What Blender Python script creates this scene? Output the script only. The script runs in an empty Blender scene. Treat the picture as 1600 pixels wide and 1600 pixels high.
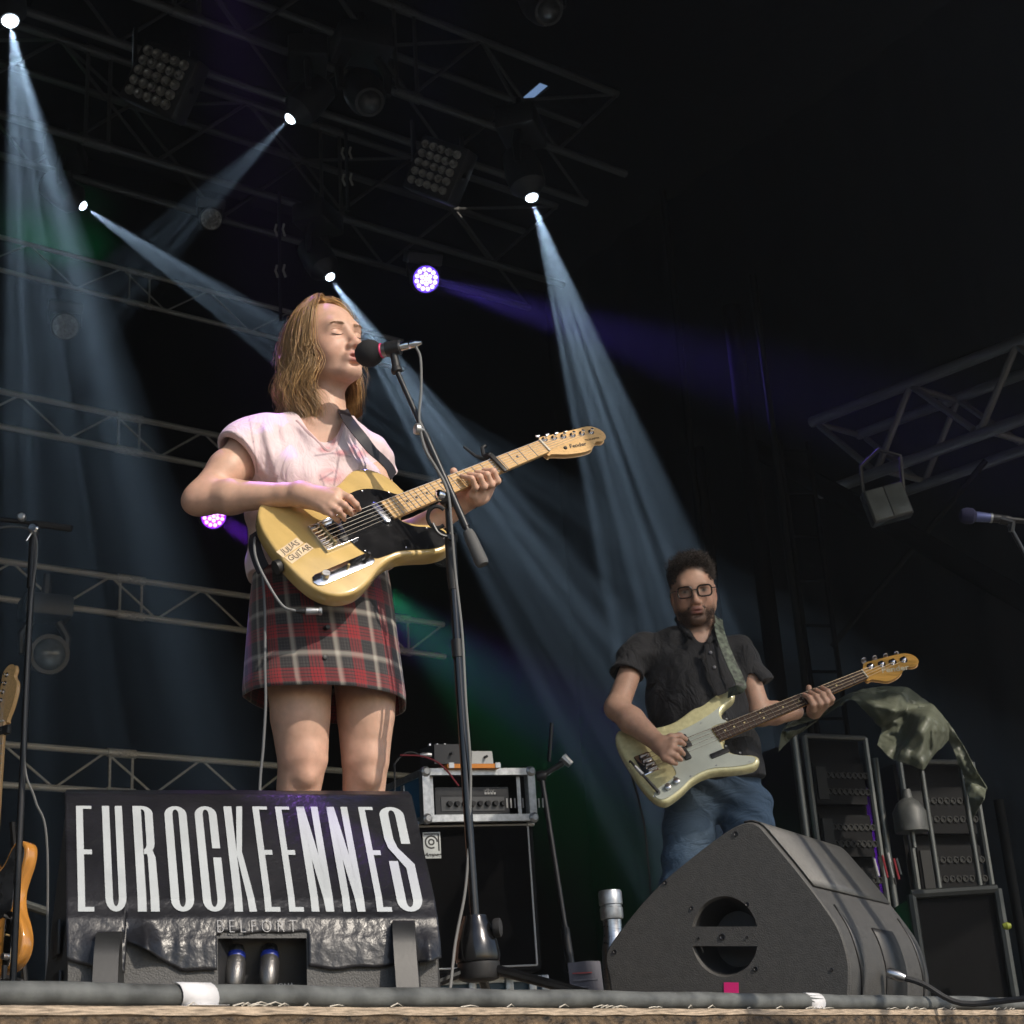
import bpy, math, random
import numpy as np
from mathutils import Vector, Matrix
random.seed(7); np.random.seed(7)
SC = bpy.context.scene
COL = SC.collection
PI = math.pi
# ------------------------------------------------------------------ camera
F_PX, PITCH, ROLL = 2530.0, math.radians(20.5), 0.066
CAM = Vector((0, 0, -0.184))
_r0, _u0 = Vector((1, 0, 0)), Vector((0, -math.sin(PITCH), math.cos(PITCH)))
C_F = Vector((0, math.cos(PITCH), math.sin(PITCH)))
C_R = _r0*math.cos(ROLL) - _u0*math.sin(ROLL)
C_U = _r0*math.sin(ROLL) + _u0*math.cos(ROLL)
cam = bpy.data.cameras.new('camera'); camo = bpy.data.objects.new('camera', cam); COL.objects.link(camo)
m = Matrix((C_R, C_U, -C_F)).transposed().to_4x4(); m.translation = CAM
camo.matrix_world = m
cam.sensor_width = 36; cam.lens = F_PX/1600*36; cam.clip_start = 0.05; cam.clip_end = 400
cam.dof.use_dof = True; cam.dof.focus_distance = 3.72; cam.dof.aperture_fstop = 14
SC.camera = camo
# ------------------------------------------------------------------ light
SUN_EL, SUN_DIR = math.radians(36), Vector((0.74, -0.67, 0)).normalized()
to_sun = Vector((SUN_DIR.x*math.cos(SUN_EL), SUN_DIR.y*math.cos(SUN_EL), math.sin(SUN_EL)))
wd = bpy.data.worlds.new('World'); SC.world = wd; wd.use_nodes = True
nt = wd.node_tree
sky = nt.nodes.new('ShaderNodeTexSky'); sky.sky_type = 'NISHITA'; sky.sun_disc = False
sky.sun_elevation = SUN_EL; sky.sun_rotation = math.atan2(SUN_DIR.x, SUN_DIR.y)
nt.links.new(sky.outputs[0], nt.nodes['Background'].inputs[0]); nt.nodes['Background'].inputs[1].default_value = 0.15
sl = bpy.data.lights.new('sun', 'SUN'); sl.energy = 3.6; sl.angle = math.radians(0.6); sl.color = (1, 0.9, 0.77)
slo = bpy.data.objects.new('sun', sl); COL.objects.link(slo)
slo.rotation_euler = to_sun.to_track_quat('Z', 'Y').to_euler(); slo.location = to_sun*40
SC.view_settings.view_transform = 'Standard'; SC.view_settings.look = 'None'
SC.view_settings.gamma = 1; SC.view_settings.use_curve_mapping = False; SC.view_settings.exposure = 0.12
SC.cycles.use_denoising = True
SC.cycles.max_bounces = 6; SC.cycles.diffuse_bounces = 3; SC.cycles.glossy_bounces = 3
SC.cycles.transmission_bounces = 4; SC.cycles.volume_bounces = 0; SC.cycles.transparent_max_bounces = 8
SC.cycles.caustics_reflective = False; SC.cycles.caustics_refractive = False
SC.cycles.sample_clamp_indirect = 3.0
# ------------------------------------------------------------------ places
def V(px, py, s):                       # the point seen at a photograph pixel, s metres ahead of the lens (level distance)
    d = C_F + C_R*((px-800)/F_PX) - C_U*((py-800)/F_PX)
    return CAM + d*(s/d.y)
def VZ(px, py, z=0.0):                  # ... at a height
    d = C_F + C_R*((px-800)/F_PX) - C_U*((py-800)/F_PX)
    return CAM + d*((z-CAM.z)/d.z)
YAW = math.radians(37.3)
SX, SU, UP = Vector((math.cos(YAW), math.sin(YAW), 0)), Vector((-math.sin(YAW), math.cos(YAW), 0)), Vector((0, 0, 1))
def S(x, u, z=0.0): return SX*x + SU*u + UP*z          # stage axes: along the front edge, upstage, up
def VU(px, py, u):                      # ... at a stage depth
    d = C_F + C_R*((px-800)/F_PX) - C_U*((py-800)/F_PX)
    return CAM + d*((u - CAM.dot(SU))/d.dot(SU))
def VX(px, py, x):
    d = C_F + C_R*((px-800)/F_PX) - C_U*((py-800)/F_PX)
    return CAM + d*((x - CAM.dot(SX))/d.dot(SX))
def pix(P):
    d = Vector(P) - CAM; k = d.dot(C_F)
    return (800 + F_PX*d.dot(C_R)/k, 800 - F_PX*d.dot(C_U)/k)
EDGE_U = VZ(520, 1570).dot(SU)
# ------------------------------------------------------------------ materials
MATS = {}
def mat(name, col=(.5, .5, .5), rough=.5, metal=0.0, bump=None, var=None, spec=None, coat=0.0, emit=None, sss=0.0, sheen=0.0, attr=None, crease=None):
    if name in MATS: return MATS[name]
    m = bpy.data.materials.new(name); m.use_nodes = True; MATS[name] = m
    nt = m.node_tree; b = nt.nodes['Principled BSDF']
    b.inputs['Base Color'].default_value = (*col, 1); b.inputs['Roughness'].default_value = rough; b.inputs['Metallic'].default_value = metal
    if spec is not None: b.inputs['Specular IOR Level'].default_value = spec
    if coat: b.inputs['Coat Weight'].default_value = coat; b.inputs['Coat Roughness'].default_value = .06
    if sheen: b.inputs['Sheen Weight'].default_value = sheen
    if sss:
        b.inputs['Subsurface Weight'].default_value = sss; b.inputs['Subsurface Radius'].default_value = (1, .35, .2); b.inputs['Subsurface Scale'].default_value = .006
    if emit: b.inputs['Emission Color'].default_value = (*emit[:3], 1); b.inputs['Emission Strength'].default_value = emit[3]
    tc = nt.nodes.new('ShaderNodeTexCoord')
    src = None
    if attr:
        a = nt.nodes.new('ShaderNodeVertexColor'); a.layer_name = attr; src = a.outputs['Color']
        nt.links.new(src, b.inputs['Base Color'])
    if var:                             # (scale, amount, detail) mottling of the base colour
        n = nt.nodes.new('ShaderNodeTexNoise'); n.inputs['Scale'].default_value = var[0]; n.inputs['Detail'].default_value = var[2] if len(var) > 2 else 4
        mp = nt.nodes.new('ShaderNodeMapping'); mp.inputs['Scale'].default_value = var[3] if len(var) > 3 else (1, 1, 1)
        nt.links.new(tc.outputs['Object'], mp.inputs[0]); nt.links.new(mp.outputs[0], n.inputs['Vector'])
        r = nt.nodes.new('ShaderNodeMapRange'); r.inputs[1].default_value = .3; r.inputs[2].default_value = .7; r.inputs[3].default_value = 1-var[1]; r.inputs[4].default_value = 1+var[1]
        nt.links.new(n.outputs['Fac'], r.inputs[0])
        mx = nt.nodes.new('ShaderNodeMix'); mx.data_type = 'RGBA'; mx.blend_type = 'MULTIPLY'; mx.inputs[0].default_value = 1
        if src: nt.links.new(src, mx.inputs[6])
        else: mx.inputs[6].default_value = (*col, 1)
        nt.links.new(r.outputs[0], mx.inputs[7]); nt.links.new(mx.outputs[2], b.inputs['Base Color'])
        rr = nt.nodes.new('ShaderNodeMapRange'); rr.inputs[1].default_value = .3; rr.inputs[2].default_value = .7; rr.inputs[3].default_value = max(.02, rough-.1*var[1]*2); rr.inputs[4].default_value = min(1, rough+.1*var[1]*2)
        nt.links.new(n.outputs['Fac'], rr.inputs[0]); nt.links.new(rr.outputs[0], b.inputs['Roughness'])
    if bump:                            # (scale, strength, distance)
        n = nt.nodes.new('ShaderNodeTexNoise'); n.inputs['Scale'].default_value = bump[0]; n.inputs['Detail'].default_value = 3
        mp = nt.nodes.new('ShaderNodeMapping'); mp.inputs['Scale'].default_value = bump[3] if len(bump) > 3 else (1, 1, 1)
        nt.links.new(tc.outputs['Object'], mp.inputs[0]); nt.links.new(mp.outputs[0], n.inputs['Vector'])
        bn = nt.nodes.new('ShaderNodeBump'); bn.inputs['Strength'].default_value = bump[1]; bn.inputs['Distance'].default_value = bump[2]
        nt.links.new(n.outputs['Fac'], bn.inputs['Height']); nt.links.new(bn.outputs[0], b.inputs['Normal'])
        if crease:                      # cloth creases: (scale, strength, distance, stretch)
            n2 = nt.nodes.new('ShaderNodeTexNoise'); n2.inputs['Scale'].default_value = crease[0]; n2.inputs['Detail'].default_value = 4; n2.inputs['Distortion'].default_value = .8
            m2_ = nt.nodes.new('ShaderNodeMapping'); m2_.inputs['Scale'].default_value = crease[3]; m2_.inputs['Rotation'].default_value = (.3, .5, .4); nt.links.new(tc.outputs['Object'], m2_.inputs[0]); nt.links.new(m2_.outputs[0], n2.inputs['Vector'])
            ab = nt.nodes.new('ShaderNodeMath'); ab.operation = 'SUBTRACT'; ab.inputs[1].default_value = .5; nt.links.new(n2.outputs['Fac'], ab.inputs[0]); a2 = nt.nodes.new('ShaderNodeMath'); a2.operation = 'ABSOLUTE'; nt.links.new(ab.outputs[0], a2.inputs[0])
            b2 = nt.nodes.new('ShaderNodeBump'); b2.inputs['Strength'].default_value = crease[1]; b2.inputs['Distance'].default_value = crease[2]; nt.links.new(a2.outputs[0], b2.inputs['Height']); nt.links.new(bn.outputs[0], b2.inputs['Normal']); nt.links.new(b2.outputs[0], b.inputs['Normal'])
    return m
M_BLACK = mat('black_metal', (.022, .022, .024), .38, .3, var=(60, .25))
M_CHROME = mat('chrome', (.8, .8, .82), .14, 1.0, var=(90, .12))
M_STEEL = mat('brushed_steel', (.55, .55, .56), .3, 1.0, var=(40, .2, 4, (1, 1, 6)))
M_ALU = mat('worn_aluminium', (.3, .3, .3), .5, .7, var=(14, .55, 6), bump=(120, .2, .001))
M_TRUSS = mat('painted_truss', (.62, .6, .57), .45, .15, var=(9, .7, 8), bump=(60, .3, .002))
M_DARK = mat('dark_plastic', (.016, .016, .017), .5, var=(80, .2))
M_RUBBER = mat('black_rubber', (.02, .02, .021), .7, bump=(300, .2, .0005))
M_CASEALU = mat('case_aluminium', (.42, .43, .44), .38, .85, var=(50, .25))
# ------------------------------------------------------------------ mesh building
class MB:
    def __init__(s): s.v = []; s.f = []
    def add(s, vs, fs):
        o = len(s.v); s.v += [tuple(v) for v in vs]; s.f += [tuple(i+o for i in f) for f in fs]
    def box(s, c, size, R=None, bev=0.0):
        hx, hy, hz = [k/2 for k in size]; R = R or Matrix.Identity(3); c = Vector(c)
        if bev <= 0:
            vs = [c + R @ Vector((x*hx, y*hy, z*hz)) for x in (-1, 1) for y in (-1, 1) for z in (-1, 1)]
            s.add(vs, [(0, 1, 3, 2), (4, 6, 7, 5), (0, 4, 5, 1), (2, 3, 7, 6), (0, 2, 6, 4), (1, 5, 7, 3)]); return
        out = []; b = min(bev, hx*.9, hy*.9)
        for cx, cy, a0 in ((1, 1, 0), (-1, 1, 90), (-1, -1, 180), (1, -1, 270)):
            for k in range(3):
                a = math.radians(a0+45*k); out.append((cx*(hx-b)+b*math.cos(a), cy*(hy-b)+b*math.sin(a)))
        s.prism(out, hz*2, lambda x, y, z: c + R @ Vector((x, y, z-hz)), min(b, hz*.9))
    def prism(s, out, th, fn, bev=0.0, nb=2):   # outline in 2-D (counter-clockwise), thickness, map (x,y,z)->world; rounded rims
        n = len(out); O = [Vector((p[0], p[1])) for p in out]; rings = []
        def inset(d):
            r = []
            for i in range(n):
                a, b, c = O[i-1], O[i], O[(i+1) % n]
                e1, e2 = (b-a), (c-b)
                n1 = Vector((-e1.y, e1.x)); n2 = Vector((-e2.y, e2.x))
                if n1.length: n1.normalize()
                if n2.length: n2.normalize()
                nn = n1+n2
                if nn.length < 1e-6: nn = n1
                nn.normalize(); k = d/max(.5, nn.dot(n1)); r.append(b+nn*k)
            return r
        if bev > 0:
            for k in range(nb+1):
                a = PI/2*k/nb; rings.append((inset(bev*(1-math.sin(a))), bev*(1-math.cos(a))))
            for k in range(nb, -1, -1):
                a = PI/2*k/nb; rings.append((inset(bev*(1-math.sin(a))), th-bev*(1-math.cos(a))))
        else: rings = [(O, 0), (O, th)]
        vs = [fn(p.x, p.y, z) for r, z in rings for p in r]; fs = []
        for k in range(len(rings)-1):
            for i in range(n):
                j = (i+1) % n; fs.append((k*n+i, k*n+j, (k+1)*n+j, (k+1)*n+i))
        fs.append(tuple(range(n-1, -1, -1))); fs.append(tuple((len(rings)-1)*n+i for i in range(n)))
        s.add(vs, fs)
    def tube(s, pts, r, seg=8, caps=True, flat=1.0):
        P = [Vector(p) for p in pts]; n = len(P); R = r if hasattr(r, '__len__') else [r]*n
        T = []
        for i in range(n):
            t = P[min(i+1, n-1)]-P[max(i-1, 0)]; T.append(t.normalized() if t.length > 1e-9 else Vector((0, 0, 1)))
        a = Vector((0, 0, 1)) if abs(T[0].z) < .9 else Vector((1, 0, 0))
        N = (a - T[0]*a.dot(T[0])).normalized(); vs = []
        for i in range(n):
            if i:
                N = N - T[i]*N.dot(T[i]); N = N.normalized() if N.length > 1e-6 else T[i].orthogonal().normalized()
            B = T[i].cross(N)
            for k in range(seg):
                q = 2*PI*k/seg; vs.append(P[i] + N*(R[i]*math.cos(q)) + B*(R[i]*math.sin(q)*flat))
        fs = [(i*seg+k, i*seg+(k+1) % seg, (i+1)*seg+(k+1) % seg, (i+1)*seg+k) for i in range(n-1) for k in range(seg)]
        if caps: fs += [tuple(range(seg-1, -1, -1)), tuple((n-1)*seg+k for k in range(seg))]
        s.add(vs, fs)
    def lathe(s, prof, base, axis, seg=20, closed=False):   # profile of (radius, height)
        ax = Vector(axis).normalized(); base = Vector(base); N = ax.orthogonal().normalized(); B = ax.cross(N); vs = []
        for r, h in prof:
            for k in range(seg):
                q = 2*PI*k/seg; vs.append(base + ax*h + (N*math.cos(q)+B*math.sin(q))*max(r, 1e-5))
        n = len(prof)
        fs = [(i*seg+k, i*seg+(k+1) % seg, (i+1)*seg+(k+1) % seg, (i+1)*seg+k) for i in range(n-1) for k in range(seg)]
        if not closed: fs += [tuple(range(seg-1, -1, -1)), tuple((n-1)*seg+k for k in range(seg))]
        s.add(vs, fs)
    def build(s, name, mt, parent=None, smooth=35):
        me = bpy.data.meshes.new(name); me.from_pydata(s.v, [], s.f); me.update()
        return link_mesh(name, me, mt, parent, smooth)
def link_mesh(name, me, mt, parent=None, smooth=35):
    if mt and not me.materials: me.materials.append(mt)
    if smooth is not None:
        me.polygons.foreach_set('use_smooth', [True]*len(me.polygons))
        if smooth < 180: me.set_sharp_from_angle(angle=math.radians(smooth))
    o = bpy.data.objects.new(name, me); COL.objects.link(o)
    if parent is not None: attach(o, parent)
    return o
def attach(o, parent):
    o.parent = parent; mm = Matrix.Identity(4); p = parent
    while p is not None: mm = p.matrix_parent_inverse.to_4x4() @ p.matrix_basis @ mm if p.parent else p.matrix_basis @ mm; p = p.parent
    o.matrix_parent_inverse = mm.inverted()
def tag(o, label=None, cat=None, group=None, kind=None):
    if label: o['label'] = label
    if cat: o['category'] = cat
    if group: o['group'] = group
    if kind: o['kind'] = kind
    return o
def thing(name, label, cat, loc=(0, 0, 0), group=None):
    o = bpy.data.objects.new(name, None); COL.objects.link(o); o.location = Vector(loc); o.empty_display_size = .1
    return tag(o, label, cat, group)
UNIT = {}
def rod(name, a, b, r, mt, parent=None, seg=10):         # a straight round bar; alike bars share one mesh
    key = (mt.name, seg)
    if key not in UNIT:
        mb = MB(); mb.lathe([(1, 0), (1, 1)], (0, 0, 0), (0, 0, 1), seg); me = bpy.data.meshes.new('bar'); me.from_pydata(mb.v, [], mb.f)
        me.materials.append(mt); me.polygons.foreach_set('use_smooth', [True]*len(me.polygons)); me.set_sharp_from_angle(angle=math.radians(40)); UNIT[key] = me
    a, b = Vector(a), Vector(b); d = b-a
    o = bpy.data.objects.new(name, UNIT[key]); COL.objects.link(o)
    if parent is not None: attach(o, parent)
    o.matrix_basis = Matrix.Translation(a) @ d.to_track_quat('Z', 'Y').to_matrix().to_4x4() @ Matrix.Diagonal((r, r, d.length, 1))
    return o
def catmull(pts, n=6, closed=False):
    P = [Vector(p) for p in pts]; out = []; L = len(P)
    rng = range(L) if closed else range(L-1)
    for i in rng:
        p0 = P[(i-1) % L] if closed or i > 0 else P[0]*2-P[1]
        p1, p2 = P[i], P[(i+1) % L]
        p3 = P[(i+2) % L] if closed or i+2 < L else P[L-1]*2-P[L-2]
        for k in range(n):
            t = k/n
            out.append(.5*((2*p1)+(p2-p0)*t+(2*p0-5*p1+4*p2-p3)*t*t+(3*p1-p0-3*p2+p3)*t*t*t))
    if not closed: out.append(P[-1])
    return out
def text_mesh(txt, size, fn, extrude=.0004, bold=0.0, shear=0.0):     # built-in font, mapped through fn(x,y,z); returns MB
    c = bpy.data.curves.new('lettering', 'FONT'); c.body = txt; c.size = size; c.extrude = extrude; c.offset = bold; c.shear = shear
    c.align_x = 'CENTER'; c.align_y = 'CENTER'; c.resolution_u = 3
    o = bpy.data.objects.new('lettering', c); COL.objects.link(o)
    me = bpy.data.meshes.new_from_object(o.evaluated_get(bpy.context.evaluated_depsgraph_get()))
    mb = MB(); mb.add([fn(*v.co) for v in me.vertices], [tuple(p.vertices) for p in me.polygons])
    bpy.data.objects.remove(o); bpy.data.meshes.remove(me); bpy.data.curves.remove(c)
    return mb
def frame(o, x, y):                     # orthonormal frame map from origin, x direction, rough y direction
    o = Vector(o); x = Vector(x).normalized(); y = Vector(y); y = (y - x*y.dot(x)).normalized(); z = x.cross(y)
    f = lambda a, b, c=0.0: o + x*a + y*b + z*c
    f.o, f.x, f.y, f.z = o, x, y, z; f.R = Matrix((x, y, z)).transposed()
    return f
# ------------------------------------------------------------------ the setting
def ray_plane(px, py, o, n):
    d = C_F + C_R*((px-800)/F_PX) - C_U*((py-800)/F_PX); n = Vector(n)
    return CAM + d*((Vector(o)-CAM).dot(n)/d.dot(n))
E_A, E_B = VZ(20, 1571), VZ(1600, 1578)
E_X = (E_B-E_A).normalized(); E_IN = Vector((-E_X.y, E_X.x, 0))
def E(a, b, z=0.0): return E_A + E_X*a + E_IN*b + UP*z      # along the lip of the stage, inwards, up
M_FLOOR = mat('stage_floor', (.17, .15, .125), .55, var=(5, .4), bump=(80, .2, .002))
M_PLY = mat('plywood_edge', (.38, .3, .22), .8, var=(30, .6, 8, (1, 1, 14)), bump=(150, .5, .003))
M_OSB = mat('fascia_board', (.085, .058, .034), .85, var=(38, .95, 10, (1, 1, 2.2)), bump=(90, .9, .008))
M_GROUND = mat('pit_ground', (.12, .115, .105), .9, var=(2, .4), bump=(30, .4, .01))
mb = MB(); g = 17
mb.add([S(-g+3, -9, -1.6), S(g+3, -9, -1.6), S(g+3, 14.5, -1.6), S(-g+3, 14.5, -1.6)], [(0, 1, 2, 3)])
tag(mb.build('ground', M_GROUND, smooth=None), kind='structure')
mb = MB()
P = [E(-7, 0), E(9, 0), S(11.5, 12.2), S(-5.5, 12.2)]
mb.add([p + UP*(-.001) for p in P] + [p - UP*.1 for p in P], [(0, 1, 2, 3), (7, 6, 5, 4)] + [(i+4, (i+1) % 4+4, (i+1) % 4, i) for i in range(4)])
tag(mb.build('stage_floor', M_FLOOR, smooth=None), kind='structure')
mb = MB(); n = 220                       # splintered plywood lip
rows = []
for k in range(n+1):
    a = -3+10*k/n; j = random.uniform(-.0015, .0015)
    rows += [E(a, .0, -.0005+random.uniform(-.001, .0012)), E(a, -.006+j, -.001+random.uniform(-.0015, .001)), E(a, -.006+j*.5, -.012+random.uniform(-.002, .001)), E(a, 0, -.0145)]
mb.add(rows, [(4*k+q, 4*k+q+1, 4*k+q+5, 4*k+q+4) for k in range(n) for q in range(3)])
tag(mb.build('stage_edge', M_PLY, smooth=25), kind='structure')
mb = MB(); mb.add([E(-3, -.003, -.0147), E(7, -.003, -.0147), E(7, -.003, -1.6), E(-3, -.003, -1.6), E(-3, .02, -.0147), E(7, .02, -.0147)], [(3, 2, 1, 0), (0, 1, 5, 4)])
tag(mb.build('stage_front', M_OSB, smooth=None), kind='structure')
for i in range(46):                      # torn slivers of the veneer
    a = random.uniform(0, 3.1); mb = MB(); L = random.uniform(.01, .05)
    mb.tube([E(a, -.006, 0), E(a+L*.5, -.009, .002+random.random()*.004), E(a+L, -.007, .001)], [.0012, .001, .0003], 4)
    if i == 0: allsl = mb
    else: allsl.add(mb.v, mb.f)
tag(allsl.build('veneer_splinters', mat('pale_splinter', (.6, .55, .47), .8)), kind='stuff')
# thick cable along the lip, with white tape
M_CABLE = mat('grey_rubber_cable', (.095, .1, .097), .6, var=(18, .5, 6, (1, 1, 1)), bump=(200, .3, .001))
mb = MB(); mb.tube([E(a/10, .018+.003*math.sin(a*.9), .017+.0012*math.sin(a*1.7)) for a in range(-25, 60)], .0168, 14)
cab = tag(mb.build('edge_cable', M_CABLE), 'thick grey rubber cable lying along the front lip of the stage', 'cable')
M_TAPE = mat('white_tape', (.72, .71, .72), .6, bump=(90, .3, .001))
for px in (298, 1266):
    l0, l1 = -2.0, 6.0
    for _ in range(40):
        a0 = (l0+l1)/2
        if pix(E(a0, .018, .017))[0] < px: l0 = a0
        else: l1 = a0
    mb = MB(); rows = []; nn = 9
    w = .031 if px < 900 else .026
    for q in range(nn):
        t = PI*.9*q/(nn-1)-.15; sk = .012*q/(nn-1)
        for e in (-1, 1): rows.append(E(a0+e*w+sk*(1 if e > 0 else .6), .018-.0186*math.sin(t+.15)*(1 if t < 2 else .95), .017+.0186*math.cos(t+.15)))
    for e in (-1, 1): rows.append(E(a0+e*w*1.12+.02, -.004, .0015))
    mb.add(rows, [(2*q, 2*q+1, 2*q+3, 2*q+2) for q in range(nn)])
    o = mb.build('tape', M_TAPE, cab, 60); md = o.modifiers.new('thickness', 'SOLIDIFY'); md.thickness = .0006
# roof, curtains
M_ROOF = mat('roof_membrane', (.006, .006, .0065), .9, spec=.1, bump=(3, .6, .05))
M_CLOTH = mat('black_drape', (.006, .0062, .0075), .9, spec=.1, var=(2, .35), bump=(160, .2, .002))
ZR = 8.2
def VR(px, py, z): return VZ(px, py, z)
h0, h1 = VZ(780, 188, ZR), VZ(850, 132, ZR); hx0 = min(h0.dot(SX), h1.dot(SX)); hu0, hu1 = sorted((h0.dot(SU), h1.dot(SU)))
hx0 = h0.dot(SX); xs = [-7, hx0-.02, hx0+.09, 12]; us = [1.2, hu0, hu1, 12.4]
mb = MB()
for i in range(3):
    for j in range(3):
        if i == 1 and j == 1: continue
        p = [S(xs[i], us[j], ZR), S(xs[i+1], us[j], ZR), S(xs[i+1], us[j+1], ZR), S(xs[i], us[j+1], ZR)]
        mb.add(p + [q+UP*.03 for q in p], [(3, 2, 1, 0), (4, 5, 6, 7)] + [(k, (k+1) % 4, (k+1) % 4+4, k+4) for k in range(4)])
roof = tag(mb.build('stage_roof', M_ROOF, smooth=None), 'black stage roof membrane with a slit of daylight above the trusses', 'roof')
def drape(name, a, b, z0, z1, label, amp=.07, per=.32, m=None, seed=0, lean=None):
    rnd = random.Random(seed); a, b = Vector(a), Vector(b); d = (b-a); L = d.length; d.normalize(); nrm = Vector((-d.y, d.x, 0))
    nx = int(L/per*8); nz = 10; mb = MB(); vs = []
    ph = [0]
    for i in range(nx): ph.append(ph[-1]+2*PI/8*rnd.uniform(.6, 1.4))
    for j in range(nz+1):
        for i in range(nx+1):
            t = j/nz; am = amp*(.55+.45*(1-t))
            q = a + d*(L*i/nx) + nrm*(am*math.sin(ph[i]+.5*math.sin(3*t+i*.02))+.03*math.sin(i*.13+t*2)) + UP*(z0+(z1-z0)*t)
            if lean: q = lean(q, t)
            vs.append(q)
    W = nx+1
    mb.add(vs, [(j*W+i, j*W+i+1, (j+1)*W+i+1, (j+1)*W+i) for j in range(nz) for i in range(nx)])
    return tag(mb.build(name, m or M_CLOTH, smooth=180), label, 'curtain')
drape('back_curtain', S(11, 12.1), S(-5.2, 12.1), .01, ZR-.05, 'wide black folded backdrop curtain closing the rear of the stage', amp=.04, per=.9, seed=1)
drape('side_curtain', S(-5.2, 12.1), S(-5.2, 2.6), .01, ZR-.05, 'black side curtain closing the left wing of the stage', seed=2)
drape('side_curtain', S(9.8, 2.9), S(9.8, 12.1), .01, ZR-.05, 'black side curtain closing the right wing behind the covered racks', amp=.05, per=.6, seed=3)
# ------------------------------------------------------------------ trusses
def zigzag(root, a0, a1, b0, b1, n, r, m, ends=True, start=0):
    for k in range(n):
        t0, t1 = k/n, (k+1)/n
        p0 = a0.lerp(a1, t0) if (k+start) % 2 == 0 else b0.lerp(b1, t0)
        p1 = b0.lerp(b1, t1) if (k+start) % 2 == 0 else a0.lerp(a1, t1)
        rod('brace', p0, p1, r, m, root, 6)
def box_truss(label, top0, top1, h, depth, seg, joints, m=M_TRUSS, rc=.025, rb=.009, group=None, cat='truss'):
    r = thing('lighting_truss', label, cat, top0, group)
    off = [Vector((0, 0, 0)), depth, UP*-h, UP*-h+depth]; flat = h < .4
    for o in (off[::2] if flat else off): rod('chord', top0+o, top1+o, rc, m, r, 10)
    L = (top1-top0).length; n = max(2, int(L/seg))
    zigzag(r, top0, top1, top0+off[2], top1+off[2], n, rb, m)
    if not flat: zigzag(r, top0+off[1], top1+off[1], top0+off[3], top1+off[3], n, rb, m, start=1)
    if not flat: zigzag(r, top0, top1, top0+off[1], top1+off[1], n, rb, m)
    for t in joints:
        for dt in (-.055, .055):
            p = top0.lerp(top1, t)+(top1-top0).normalized()*dt*1.6
            rod('upright', p, p+off[2], rb*1.1, m, r, 6)
        for o in (off[0], off[2]):
            p = top0.lerp(top1, t)+o; d = (top1-top0).normalized()
            rod('coupler', p-d*.11, p+d*.11, rc*1.35, m, r, 10)
    return r
UT = 11.2
for k, (y0, y1, x1, lab, jt) in enumerate((
        (608, 782, 705, 'worn black truss across the backdrop at the height of the singer chest', (.36,)),
        (868, 985, 712, 'worn black truss across the backdrop at the height of the guitar', (.37, .9)),
        (1160, 1222, 712, 'lowest worn black truss across the backdrop, just above the monitor', (.36,)))):
    a, b = VU(-40, y0-5, UT), VU(x1, y1, UT)
    b.z = a.z = (a.z+b.z)/2 if k else a.z
    b = S(7.7, UT, a.z); a = S(3.1, UT, a.z)
    box_truss(lab, a, b, .29, SU*.29, .36, jt, group='black trusses across the backdrop')
# two more, high at the left, dim
for y0, lab in ((368, 'thin dim truss high at the left behind the lamp beams'),):
    a = VU(-40, y0-8, UT); box_truss(lab, S(3.1, UT, a.z), S(7.4, UT, a.z), .29, SU*.29, .36, (.4,), rc=.02, rb=.007)
# roof trusses
def roof_truss(lab, u, z, x0, x1, h, d, seg): return box_truss(lab, S(x0, u, z), S(x1, u, z), h, SU*d, seg, (.3, .62), m=mat('roof_truss_paint', (.12, .12, .12), .5, .3, var=(9, .6, 8)), rc=.03, rb=.014)
p = VU(480, 92, 8.2); roof_truss('high roof truss nearest the audience, top centre', 8.2, p.z+.75, 2.2, 7.6, .75, .5, .62)
p = VU(440, 312, 9.8); roof_truss('roof truss carrying the middle row of lamps, top left', 9.8, p.z+.8, 2.0, 8.2, .8, .5, .7)
# cross beams
# wing truss on the right, running towards the audience
wt = thing('wing_truss', 'grey aluminium wing truss slanting up to the right edge', 'truss', VX(1270, 660, 7.6))
M_WT = mat('grey_truss_tube', (.16, .16, .165), .45, .6, var=(12, .3))
XW = 7.6
tA, tB = VX(1268, 660, XW), VX(1640, 515, XW); bA, bB = VX(1290, 768, XW), VX(1660, 632, XW)
rod('chord', tA, tB, .036, M_WT, wt); rod('chord', bA-(bB-bA)*.03, bB, .036, M_WT, wt)
for o in (SX*.45,): rod('chord', tA+o, tB+o, .034, M_WT, wt); rod('chord', bA+o, bB+o, .034, M_WT, wt)
W = lambda x, y: VX(x, y, XW)
for a, b in (((1280, 665), (1362, 733)), ((1422, 604), (1372, 730)), ((1425, 604), (1521, 671)), ((1588, 540), (1534, 668)), ((1590, 540), (1680, 610))):
    rod('brace', W(*a), W(*b), .022, M_WT, wt, 8); rod('brace', W(*a)+SX*.45, W(*b)+SX*.45, .02, M_WT, wt, 8)
for a in ((1270, 660), (1422, 604), (1588, 540)): rod('brace', W(*a), W(*a)+SX*.45, .02, M_WT, wt, 8)
for a in ((1368, 732), (1528, 669)): rod('brace', W(*a), W(*a)+SX*.45, .02, M_WT, wt, 8)
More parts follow.
